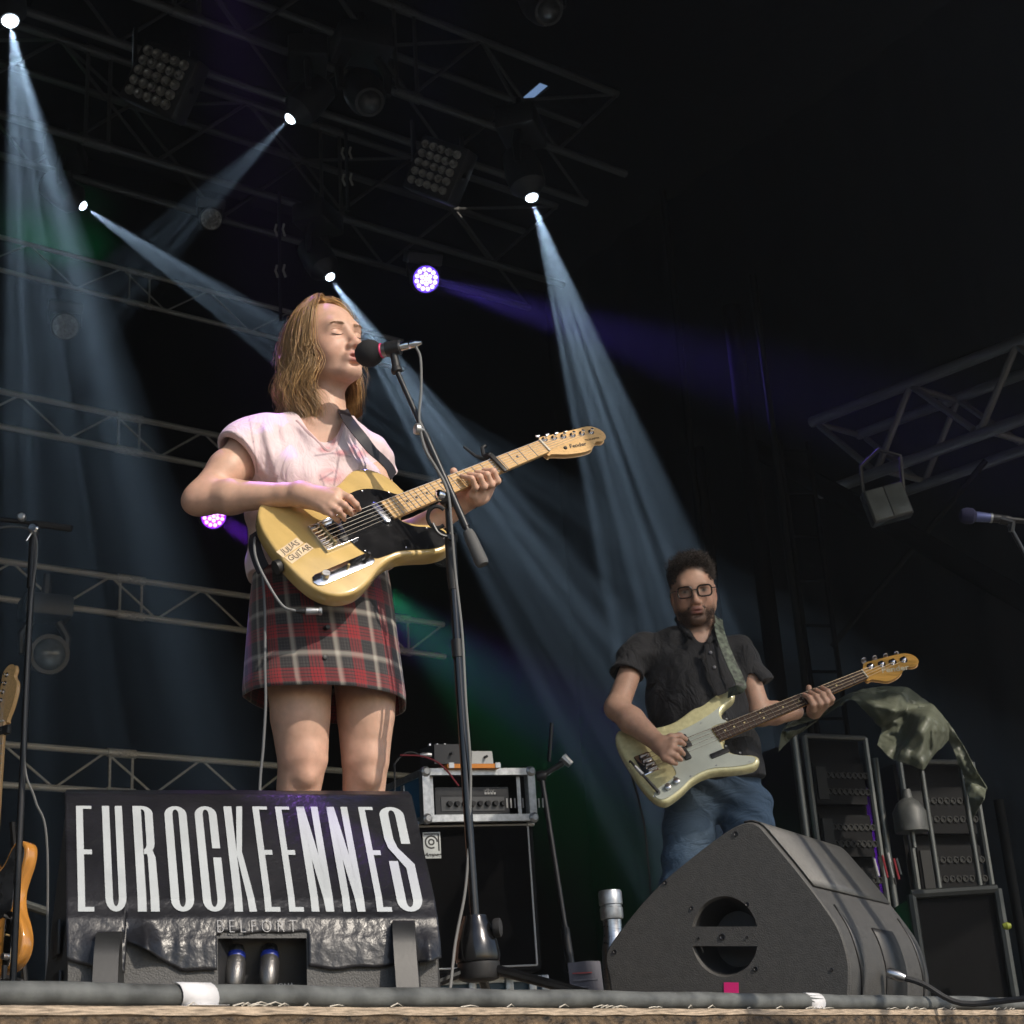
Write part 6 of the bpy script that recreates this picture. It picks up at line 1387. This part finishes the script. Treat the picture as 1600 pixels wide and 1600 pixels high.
rod('middle_tube', P_(1010), P_(915), .0088, M_POLEC, ms, 14); mb = MB(); mb.tube([P_(925), P_(905), P_(845), P_(838)], [.0105, .0125, .0125, .010], 14); mb.build('height_clutch', M_DARK, ms)
rod('upper_tube', P_(845), P_(778), .008, M_BLACK, ms, 12)
pv_ = tp
b0_, b1_ = V(619, 577, MS), V(747, 866, MS-.02); rod('boom', b0_, b1_, .0062, M_BLACK, ms, 12)
bt_ = lambda t: b0_.lerp(b1_, t)
mb = MB(); mb.tube([bt_(.36), bt_(.395)], .0085, 12); mb.build('boom_collar', M_DARK, ms); rod('boom_sleeve', bt_(.38), bt_(.86), .0085, M_BLACK, ms, 12)
mb = MB(); mb.tube([bt_(.88), bt_(.9), bt_(1.04), bt_(1.055)], [.011, .0135, .0155, .013], 14); mb.build('counterweight', mat('grey_grip', (.085, .085, .085), .7, bump=(300, .5, .001)), ms)
k0 = V(655, 671, MS-.015); mb = MB(); mb.lathe([(.004, -.012), (.006, -.004), (.012, -.002), (.0135, .003), (.012, .01), (.008, .012)], k0, Vector((-1, -.5, .1)), 14); mb.build('boom_knob', M_CASEALU, ms)
k1 = V(697, 776, MS-.02); mb = MB(); mb.lathe([(.012, -.02), (.0155, -.014), (.0155, .01), (.012, .014)], k1+Vector((.0, .02, 0)), Vector((-.4, -1, .1)), 16); mb.build('boom_clutch', M_DARK, ms)
mb = MB(); mb.lathe([(.011, -.006), (.0125, 0), (.0125, .008), (.008, .011)], k1+Vector((-.012, -.01, 0)), Vector((-.8, -.6, 0)), 14); mb.build('clutch_knob', M_CHROME, ms)
# pick holder / drink clip on the stand
ch_ = thing('stand_clip', 'black C-shaped clip fixed on the boom stand below the guitar neck', 'clip', V(690, 815, MS-.02)); c0_ = V(683, 808, MS-.02)
mb = MB(); mb.tube([c0_+Vector((math.cos(a)*.021, -math.sin(a)*.012, math.sin(a)*.021)) for a in np.linspace(.7, 5.4, 14)], .0045, 8); mb.build('ring', M_DARK, ch_)
mb = MB(); mb.tube(catmull([V(676, 818, MS-.02), V(685, 833, MS-.02), V(698, 838, MS-.015), V(706, 830, MS-.01)], 5), .004, 8); mb.lathe([(.007, -.006), (.008, 0), (.006, .006)], V(704, 840, MS-.015), Vector((0, -1, 0)), 10); mb.build('arm', M_BLACK, ch_)
# microphone
m0, m1 = V(577, 552, 3.405), V(640, 539, MS-.005); ma = (m1-m0).normalized()
mic = thing('microphone', 'vocal microphone with a black foam ball right at the singer mouth', 'microphone', m0)
mb = MB(); mb.lathe([(.004, -.034), (.017, -.030), (.0265, -.021), (.0325, -.006), (.0325, .006), (.028, .018), (.0205, .026), (.0195, .03)], m0, ma, 24); mb.build('foam_windscreen', mat('black_foam', (.014, .014, .016), .95, bump=(420, .9, .0012)), mic)
mb = MB(); mb.lathe([(.0165, .02), (.018, .022), (.018, .032), (.016, .034)], m0, ma, 20); mb.build('pink_ring', mat('pink_band', (.65, .03, .14), .5), mic)
mb = MB(); mb.lathe([(.0155, .03), (.0165, .036), (.0158, .07), (.0145, .074)], m0, ma, 20); mb.build('body', mat('mic_body', (.2, .19, .19), .32, .8, var=(30, .2)), mic)
mb = MB(); mb.lathe([(.010, .07), (.0112, .078), (.0112, .094), (.009, .1), (.0098, .102), (.0098, .118), (.006, .124), (.0045, .132)], m0, ma, 16); mb.build('cable_connector', M_CHROME, mic)
cl0 = m0+ma*.062; mb = MB(); mb.tube([cl0-ma*.018, cl0+ma*.016], .0178, 14); mb.tube([cl0, cl0-UP*.022+Vector((0, 0, 0)), b0_+UP*.012, b0_], [.008, .009, .0095, .0105], 12); mb.build('microphone_clip', M_DARK, ms)
mb = MB(); mb.lathe([(.011, -.004), (.013, 0), (.013, .008), (.01, .01)], b0_, b1_-b0_, 14); mb.build('boom_tip', M_DARK, ms)
e = m0+ma*.13; w = .0033
cpts = [e, V(650, 541, MS-.01), V(657, 560, MS-.012), V(658, 610, MS-.015), V(655, 655, MS-.018), V(664, 700, MS-.018), V(684, 735, MS-.022), V(700, 770, MS-.028), V(706, 830, MS-.024), V(712, 900, MS-.015), V(722, 990, MS-.01), V(728, 1100, MS-.008), V(735, 1200, MS+.01), V(733, 1300, MS+.015), V(727, 1390, MS+.01), V(712, 1470, MS-.01), at_floor(V(690, 1540, MS-.05))+UP*.006, at_floor(V(640, 1545, MS+.1))+UP*.006]
mb = MB(); mb.tube(catmull(cpts, 8), w, 8); tag(mb.build('microphone_cable', mat('mic_lead', (.16, .16, .155), .45)), 'grey microphone cable hanging from the connector down the boom stand', 'cable')
# butterscotch guitar on a floor stand, cut by the left edge
M_BUTTER = mat('butterscotch_lacquer', (.5, .22, .045), .14, coat=.9, var=(5, .25, 6, (.5, 8, 1)))
M_GUARD2 = mat('marbled_pickguard', (.03, .032, .036), .12, coat=.5, var=(16, .9, 6), bump=(14, .08, .001))
qs = 4.85; Bq = V(-22, 1462, qs); Nq = Bq+Vector((.0, .07, 1)).normalized()*.648
Fq = frame(Bq, Nq-Bq, Vector((-.86, .51, 0)))
g2, b2, h2, p2 = guitar('electric_guitar', 'butterscotch electric guitar with marbled pickguard standing at the left edge', 'electric guitar', Fq, .648, TELE, TGUARD, THEAD, 21, .042, .056, .165, (M_BUTTER, M_GUARD2, M_MAPLE, M_MAPLE, dict(dot=M_DOT)), 6)
tele_hardware(Fq, g2)
sd2 = thing('guitar_stand', 'black tubular guitar stand under the butterscotch guitar', 'guitar stand', at_floor(Bq))
yk = Fq(-.12, -.08, -.06)
for e in (-1, 1): mb = MB(); mb.tube([Fq(-.1, .1*e, .01), Fq(-.132, .1*e, .01), Fq(-.135, .09*e, -.06), at_floor(Fq(-.2, .2*e, -.12))+UP*.01], .009, 8); mb.build('cradle_arm', M_BLACK, sd2)
rod('spine', at_floor(Fq(0, 0, -.2))+UP*.01, Fq(.35, 0, -.07), .01, M_BLACK, sd2, 8)
mb = MB(); mb.box(Fq(.62, -.018, .003), (.03, .05, .018), Fq.R, .005); tag(mb.build('capo', M_DARK), 'black capo on the neck top of the butterscotch guitar', 'capo')
rod('arm_tube', V(36, 1412, 4.95), V(72, 1424, 5.0), .014, M_RTUBE, sd2, 8)
# ------------------------------------------------------------------ bass player and bass guitar
BS = 5.75
M_GOLD = mat('champagne_lacquer', (.72, .67, .38), .25, .15, coat=.7, var=(60, .12))
M_GUARDW = mat('mint_pickguard', (.52, .55, .48), .4, coat=.2, var=(9, .1))
M_ROSE = mat('rosewood', (.045, .022, .014), .5, var=(40, .3, 4, (1, 20, 20)))
M_AMBER = mat('amber_maple', (.6, .32, .07), .3, coat=.5, var=(14, .2, 5, (1, 12, 12)))
BB = V(1014, 1192, 5.5); BN_ = solve_nut(1350, 1056, BB, .864, 5.3, 6.6)
BF = frame(BB, BN_-BB, (V(1003, 1160, 5.535)-BB))
if BF.z.dot(CAM-BB) < 0: print('bass normal flipped')
bg, bbody, bhead, bguard = guitar('bass_guitar', 'champagne bass guitar with mint pickguard and amber headstock held by the bearded player', 'bass guitar', BF, .864, PB, PGUARD, PHEAD, 20, .042, .062, .262,
    (M_GOLD, M_GUARDW, M_AMBER, M_ROSE, dict(dot=mat('pale_dot', (.6, .5, .25), .5), head=M_AMBER)), 4, tele=False)
mb = MB(); mb.box(BF(-.01, 0, .003), (.058, .084, .005), BF.R, .004); br = mb.build('bridge', M_CHROME, bg)
for i in range(4): mb = MB(); mb.tube([BF(-.02, -.03+.02*i, .011), BF(.012, -.03+.02*i, .012)], .0075, 8); mb.build('saddle', M_CHROME, br)
for x, y in ((.155, .022), (.128, -.022)):
    mb = MB(); mb.box(BF(x, y, .006), (.026, .056, .012), BF.R, .006); mb.build('pickup', M_DARK, bg)
for x, y in ((.045, -.112), (.008, -.12)):
    mb = MB(); mb.lathe([(.012, .001), (.011, .014), (.009, .015)], BF(x, y, .002), BF.z, 14); mb.build('knob', M_STEEL, bg)
mb = MB(); mb.lathe([(.006, .001), (.006, .008)], BF(-.03, -.126, .002), BF.z, 10); mb.build('jack_socket', M_STEEL, bg)
mb = MB(); mb.box(BF(.235, -.072, .004), (.07, .02, .008), BF.R, .003); mb.build('finger_rest', M_DARK, bg)
for x, y in ((.33, .045), (.24, .07), (.1, .05), (.052, -.02), (.05, -.09), (-.05, -.13), (.1, -.11), (.2, -.11), (.31, -.145), (.3, -.1), (.27, -.055)):
    mb = MB(); mb.lathe([(.004, .002), (.003, .0035), (.001, .003)], BF(x, y, 0), BF.z, 8); mb.build('screw', M_STEEL, bg)
text_mesh('Fender', .034, lambda x, y, z: BF(.975+x, -.022+y-.3*x, .002+z), .0002, shear=.4, bold=.0006).build('headstock_script', mat('silver_script', (.6, .55, .4), .4), bg, None)
jb = BF(-.03, -.126, .01); jj = thing('jack_plug', 'silver jack plug and black boot in the bass guitar', 'plug', jb); d = (V(992, 1197, 5.45)-jb); mb = MB(); mb.tube([jb, jb+d*.2, jb+d*.7], [.006, .006, .0045], 8); mb.build('sleeve', M_DARK, jj); mb = MB(); mb.tube([jb+d*.68, jb+d], [.0075, .0055], 8); mb.build('body', M_CASEALU, jj)
mb = MB(); mb.tube(catmull([jb+d, V(984, 1190, 5.5), V(988, 1215, 5.62), V(1000, 1260, 5.7), V(1012, 1340, 5.75), at_floor(V(1014, 1420, 5.8))], 6), .004, 6); tag(mb.build('bass_lead', M_RUBBER), 'dark lead running from the bass guitar to the floor', 'cable')
# body
BPITCH = -16
if (ROT(math.radians(180), 3, 'Z') @ ROT(math.radians(-BPITCH), 3, 'X') @ Vector((0, 1, 0))).z > 0: print('pitch sign: up'); BPITCH = 16
HBm = HeadMap(V(1085, 923, 5.60), -3, BPITCH, 2, 1.08)
BX, BY = Vector((.97, .24, 0)).normalized(), Vector((.24, -.97, 0)).normalized(); RBb = np.array([[BX.x, BY.x, 0], [BX.y, BY.y, 0], [0, 0, 1]], np.float32)
BG = Field(); head(BG, HBm, False, .0015)
nbB = V(1089, 985, 5.74); BG.chain([HBm(0, -.02, -.05), nbB+UP*.03, nbB-UP*.04], [.062, .064, .075], .03)
sR, sL = V(993, 1012, 5.68), V(1160, 1016, 5.78)
chB = (sR+sL)/2-UP*.14; BG.el(chB, (.155, .1, .19), RBb, .05); BG.rc(nbB-UP*.07, sR-UP*.03+BX*.03, .045, .04, .05); BG.rc(nbB-UP*.07, sL-UP*.03-BX*.03, .045, .04, .05)
pB = V(1110, 1205, 5.76); BG.el(pB+UP*.05, (.16, .11, .14), RBb, .06)
eR, wR_ = V(964, 1106, 5.56), V(1030, 1163, 5.44)
BG.rc(sR-UP*.03, eR, .04, .042, .04); BG.rc(eR, eR.lerp(wR_, .35), .042, .046, .02); BG.rc(eR.lerp(wR_, .35), wR_, .046, .03, .015)
kR = [V(1052, 1158, 5.4), V(1050, 1168, 5.395), V(1045, 1177, 5.395), V(1038, 1184, 5.4)]
for q in kR: BG.rc(wR_+(q-wR_)*.1, q, .021, .012, .02)
for i, c in enumerate([[(1052, 1158, 5.4), (1063, 1159, 5.40), (1069, 1163, 5.42)], [(1050, 1168, 5.395), (1062, 1172, 5.39), (1068, 1178, 5.41)], [(1045, 1177, 5.395), (1057, 1182, 5.39), (1064, 1187, 5.41)], [(1038, 1184, 5.4), (1049, 1190, 5.395), (1056, 1193, 5.41)]]): BG.chain([V(*p) for p in c], [.0115, .0105, .0085], .007)
BG.chain([wR_.lerp(kR[0], .4), V(1048, 1152, 5.42), V(1062, 1150, 5.43), V(1071, 1155, 5.44)], [.017, .013, .0115, .0095], .012)
eL, wL_ = V(1188, 1116, 5.76), V(1243, 1112, 5.83)
BG.rc(sL-UP*.03, eL, .04, .041, .04); BG.rc(eL, eL.lerp(wL_, .4), .042, .042, .02); BG.rc(eL.lerp(wL_, .4), wL_, .042, .03, .015)
hxb = .864*2**(-4.6/12)
Bf = lambda x, y, z: BF(hxb+x, y, z)
for i in range(4):
    x = .034-.024*i; k_ = [1, 1.05, 1, .85][i]
    BG.rc(wL_+(Bf(-.005, -.05, -.03)-wL_)*.75, Bf(x, -.042, -.006), .02, .0125, .016)
    BG.chain([Bf(x, -.044, -.006), Bf(x-.001, -.05*k_, .02), Bf(x-.004, -.026*k_, .036), Bf(x-.008, .004, .026)], [.0122, .0118, .0105, .0085], .007)
BG.chain([wL_+(Bf(-.005, -.03, -.03)-wL_)*.8, Bf(-.01, 0, -.035), Bf(-.002, .03, -.026), Bf(.004, .048, -.012)], [.018, .0145, .0125, .0105], .014)
v, f_ = BG.mesh(.0042)
col = np.tile(np.array((.5, .3, .215)), (len(v), 1)); col *= (1+.06*vnoise(v, 40, 3)+.05*vnoise(v, 14, 5))[:, None]
col = face_tint(col, v, HBm, (.4, .15, .12), (.52, .22, .16))
for s in (-1, 1): col = tint(col, .8*blob(v, HBm(s*.077, -.006, -.014), .02), (.5, .17, .12)); 
# eyes: whites, iris
for s in (-1, 1):
    e = HBm(s*.0318, .0795, .0); col = tint(col, np.clip(blob(v, e, (.0125, .02, .0045))*1.6, 0, .75), (.3, .27, .24)); col = tint(col, np.clip(blob(v, e, (.0055, .02, .005))*1.8, 0, .95), (.03, .02, .015))
    col = tint(col, np.clip(blob(v, HBm(s*.0318, .0795, .0062), (.016, .02, .0025))*1.4, 0, .8), (.1, .05, .035))
lo = (np.array(v)-np.array(HBm.o))@np.array(HBm.R)/HBm.k
bd = np.clip((-.052-lo[:, 2])/.02, 0, 1)*np.clip((lo[:, 1]+.0)/.03, 0, 1)*np.clip((.14+lo[:, 2])/.02, 0, 1); lipm = blob(lo, (0, .09, -.0715), (.016, .02, .0055)); bd *= 1-lipm
col = tint(col, .8*bd, (.06, .036, .026))
sc_ = np.clip((lo[:, 2]-.045)/.02, 0, 1)*np.clip((.07-lo[:, 1]+(lo[:, 2]-.06)*.4)/.015, 0, 1); col = tint(col, .85*sc_, (.025, .018, .015))
bassist = np_mesh('person', v, f_, M_SKIN, None, col); tag(bassist, 'bearded person with glasses in dark short-sleeved shirt and jeans, playing the bass guitar', 'person')
rng = np.random.RandomState(11)
def curls(n, fn, L_, rad, jit, curl, m, name, colr):
    cv = []
    for _ in range(n):
        p, d = fn(); 
        if p is None: continue
        lk = min(1.3, np.linalg.norm(d)); d = d/np.linalg.norm(d)+rng.normal(size=3)*jit; d /= np.linalg.norm(d); u = np.cross(d, rng.normal(size=3)); u /= np.linalg.norm(u); w = np.cross(d, u); l = L_*lk*rng.uniform(.6, 1.2); t = np.linspace(0, 1, 8); ph = rng.rand()*6.28
        q = p+np.outer(t*l, d)+np.outer(curl*lk*t*np.cos(t*5.5+ph), u)+np.outer(curl*lk*t*np.sin(t*5.5+ph), w); cv.append(np.array(HBm.o)+(q*HBm.k)@np.array(HBm.R).T)
    return strands(name, np.array(cv), rad, m, bassist, np.array([colr])*rng.uniform(.5, 1.6, (len(cv), 1)))
def scalp():
    th = rng.uniform(0, 2*PI); z = rng.uniform(-.25, 1); r = math.sqrt(1-z*z); n = np.array((r*math.cos(th), r*math.sin(th), z)); p = np.array((0, -.014, .034))+n*np.array((.072, .093, .075))
    if p[1] > .052 and p[2] < .086: return None, None
    if p[1] > .012 and p[2] < .03+.0*p[1]: return None, None
    return p, (n+np.array((0, .15, .3 if p[2] > .07 else -.1)))*np.clip(.28+(p[2]-.03)*13, .22, 1.1)
def scalp_d():
    p, n = scalp(); return p, n
M_HAIRB = mat('dark_hair', attr='tint', rough=.4, spec=.5)
def clip_len():
    return 0
curls(2400, scalp, .03, .0012, .5, .010, M_HAIRB, 'hair', (.04, .028, .022))
def chin():
    th = rng.uniform(-1.25, 1.25); z = rng.uniform(-.115, -.045); y = .072*math.cos(th*.95)+.008; x = .062*math.sin(th)
    if abs(x) < .019 and z > -.084 and z < -.0655: return None, None
    if z > -.06 and abs(th) < .9 and not (abs(x) < .03 and z < -.045): return None, None
    if abs(x) < .03 and z > -.066: y = .092-abs(x)*.25; z = rng.uniform(-.062, -.05)
    elif abs(x) < .03: y = .082-abs(x)*.2-(max(0, -.09-z))*.6
    return np.array((x, y-.002, z)), np.array((x*6, .5, -.75))
curls(1300, chin, .008, .0007, .5, .0015, M_HAIRB, 'beard', (.075, .045, .032))
for s in (-1, 1):
    cv = []
    for k in range(70):
        t = random.random(); a = np.array(HBm(s*(.012+.036*t), .083-.012*t*t, .0215+.004*math.sin(t*2.6)+random.uniform(-.003, .003))); cv.append(np.linspace(a, np.array(a)+np.array((s*.006, -.002, .001)), 4))
    strands('eyebrow', np.array(cv), .0008, mat('brow_dark', (.025, .017, .014), .6), bassist)
# glasses
gl = thing('glasses', 'dark rimmed glasses on the bass player', 'glasses', HBm(0, .095, 0)); M_RIM = mat('dark_rim', (.02, .014, .012), .25)
for s in (-1, 1):
    pts = [HBm(s*.033+.0235*math.copysign(abs(math.cos(a))**.5, math.cos(a)), .096-.006*abs(math.cos(a)*1 if s*math.cos(a) > 0 else 0), -.003+.0185*math.copysign(abs(math.sin(a))**.62, math.sin(a))) for a in np.linspace(0, 2*PI, 25)]
    mb = MB(); mb.tube(pts, .0031, 6, False); mb.build('rim', M_RIM, gl)
    mb = MB(); mb.tube([HBm(s*.056, .09, .004), HBm(s*.073, .07, .004), HBm(s*.079, .0, .0), HBm(s*.079, -.012, -.012)], .0018, 6); mb.build('temple', M_RIM, gl)
mb = MB(); mb.tube([HBm(-.0105, .097, .001), HBm(0, .099, .004), HBm(.0105, .097, .001)], .0019, 6); mb.build('bridge', M_RIM, gl)
# shirt
SB = Field()
SB.rc(nbB-UP*.055, sR-UP*.012+BX*.015, .058, .052, .05); SB.rc(nbB-UP*.055, sL-UP*.012-BX*.015, .058, .052, .05)
SB.el(chB, (.18, .122, .22), RBb, .06); mid = V(1098, 1120, 5.74); SB.el(mid, (.172, .118, .2), RBb, .08); low_ = V(1118, 1195, 5.76); SB.el(low_, (.185, .128, .15), RBb, .08); SB.rc(V(1150, 1180, 5.72), V(1172, 1222, 5.72), .06, .05, .06)
oR = V(976, 1058, 5.62); oL = V(1186, 1078, 5.78)
SB.rc(sR-UP*.012+BX*.01, oR, .056, .065, .04); SB.rc(sL-UP*.012-BX*.01, oL, .055, .063, .04)
lo_, hi_ = np.array(chB)-.7, np.array(chB)+.5
SB.disp(lambda P: .005*np.sin(P@np.array([24., 10, 34])+2.4*np.sin(P@np.array([7., 3, -12])))+.003*np.sin(P@np.array([-50., 20, 44])+2*np.sin(P@np.array([11., 8, 19]))), lo_, hi_)
n1 = (oR-sR).normalized(); c1_ = V(978, 1052, 5.62); SB.half(c1_, n1+Vector((0, 0, -.4)), .115); SB.rc(sR.lerp(eR, .35), eR, .046, .058, .004, '-')
n2 = (oL-sL).normalized(); c2_ = V(1185, 1072, 5.78); SB.half(c2_, n2+Vector((.2, 0, -.2)), .115); SB.rc(sL.lerp(eL, .4), eL, .046, .057, .004, '-')
SB.rc(nbB+UP*.06-BY*.01, V(1106, 1007, 5.58), .082, .006, .01, '-')
SB.half(V(1110, 1228, 5.76), (.08, 0, -1), 1.2)
v, f_ = SB.mesh(.0052)
np_mesh('shirt', v, f_, mat('dark_shirt', (.008, .008, .0105), .8, bump=(500, .3, .001), sheen=.06, crease=(13, .9, .03, (1, 1, .6))), bassist)
CO = Field()                              # collar and placket
CO.chain([V(1060, 968, 5.76), V(1066, 984, 5.66), V(1082, 998, 5.6)], [.012, .012, .008], .01); CO.chain([V(1120, 970, 5.78), V(1117, 988, 5.68), V(1107, 1004, 5.6)], [.012, .012, .008], .01)
CO.chain([V(1060, 968, 5.76), V(1076, 962, 5.84), V(1110, 962, 5.85), V(1120, 970, 5.78)], [.013]*4, .01)
v, f_ = CO.mesh(.005); np_mesh('collar', v, f_, mat('dark_shirt'), bassist)
ribbon('placket', [V(1107, 1006, 5.585), V(1112, 1035, 5.575), V(1118, 1062, 5.58), V(1128, 1085, 5.585)], .035, Vector((.2, -1, 0)), mat('dark_shirt'), bassist)
for px, py in ((1110, 1020), (1116, 1043)):
    mb = MB(); mb.lathe([(.006, -.01), (.006, .006), (.003, .007)], V(px, py, 5.575), Vector((.1, -1, 0)), 8); mb.build('button', mat('shirt_button', (.15, .15, .17), .4), bassist)
# jeans and shoes
JE = Field(); JE.el(V(1118, 1222, 5.77), (.17, .125, .13), RBb, .05)
for (hx_, hy), (kx, ky), sx in (((1080, 1262), (1066, 1400), -1), ((1165, 1262), (1180, 1400), 1)):
    H_, K_ = V(hx_, hy, 5.76), V(kx, ky, 5.72); A_ = Vector((K_.x+sx*.03, K_.y+.06, .1)); JE.rc(H_, K_, .098, .075, .02); JE.rc(K_, A_, .074, .06, .03)
JE.disp(lambda P: .004*np.sin(P@np.array([30., 8, 70])+2*np.sin(P@np.array([12., 5, 9]))), np.array(chB)-2, np.array(chB)+1)
v, f_ = JE.mesh(.006); jc = np.tile(np.array((.034, .066, .115)), (len(v), 1)); jc *= (1+.35*np.clip(vnoise(v, 16, 8)+.4, -1, 1))[:, None]; jc = tint(jc, .5*blob(v, V(1090, 1300, 5.65), (.07, .2, .18)), (.13, .18, .23))
np_mesh('jeans', v, f_, mat('denim', attr='tint', rough=.85, bump=(600, .4, .001), crease=(11, .8, .03, (.6, 1, 1.4))), bassist, jc)
for sx, kx in ((-1, 1066), (1, 1180)):
    K_ = V(kx, 1400, 5.72); q = Vector((K_.x+sx*.03, K_.y+.06, 0)); mb = MB(); mb.lathe([(.045, 0), (.055, .02), (.05, .07), (.045, .1)], q, UP, 12); mb.box(q+Vector((sx*.02, -.1, .035)), (.095, .2, .07), None, .03); mb.build('shoe', M_RUBBER, bassist)
# strap over his left shoulder
M_WEB = mat('patterned_strap', (.11, .13, .1), .7, var=(55, .9, 2))
ribbon('strap', [V(1122, 966, 5.8), V(1123, 980, 5.665), V(1130, 1005, 5.595), V(1142, 1035, 5.575), V(1153, 1058, 5.57), V(1157, 1074, 5.555), BF(.392, .14, .003)],   .038, Vector((.3, -1, .1)), M_WEB, bg)
wb = thing('wristband', 'pale bracelet on the fretting wrist of the bass player', 'bracelet', wL_); mb = MB(); d = (wL_-eL).normalized(); mb.lathe([(.034, -.01), (.036, 0), (.034, .01)], eL.lerp(wL_, .55)+d*0, d, 14, True); mb.build('band', mat('pale_band', (.55, .55, .58), .3), wb)
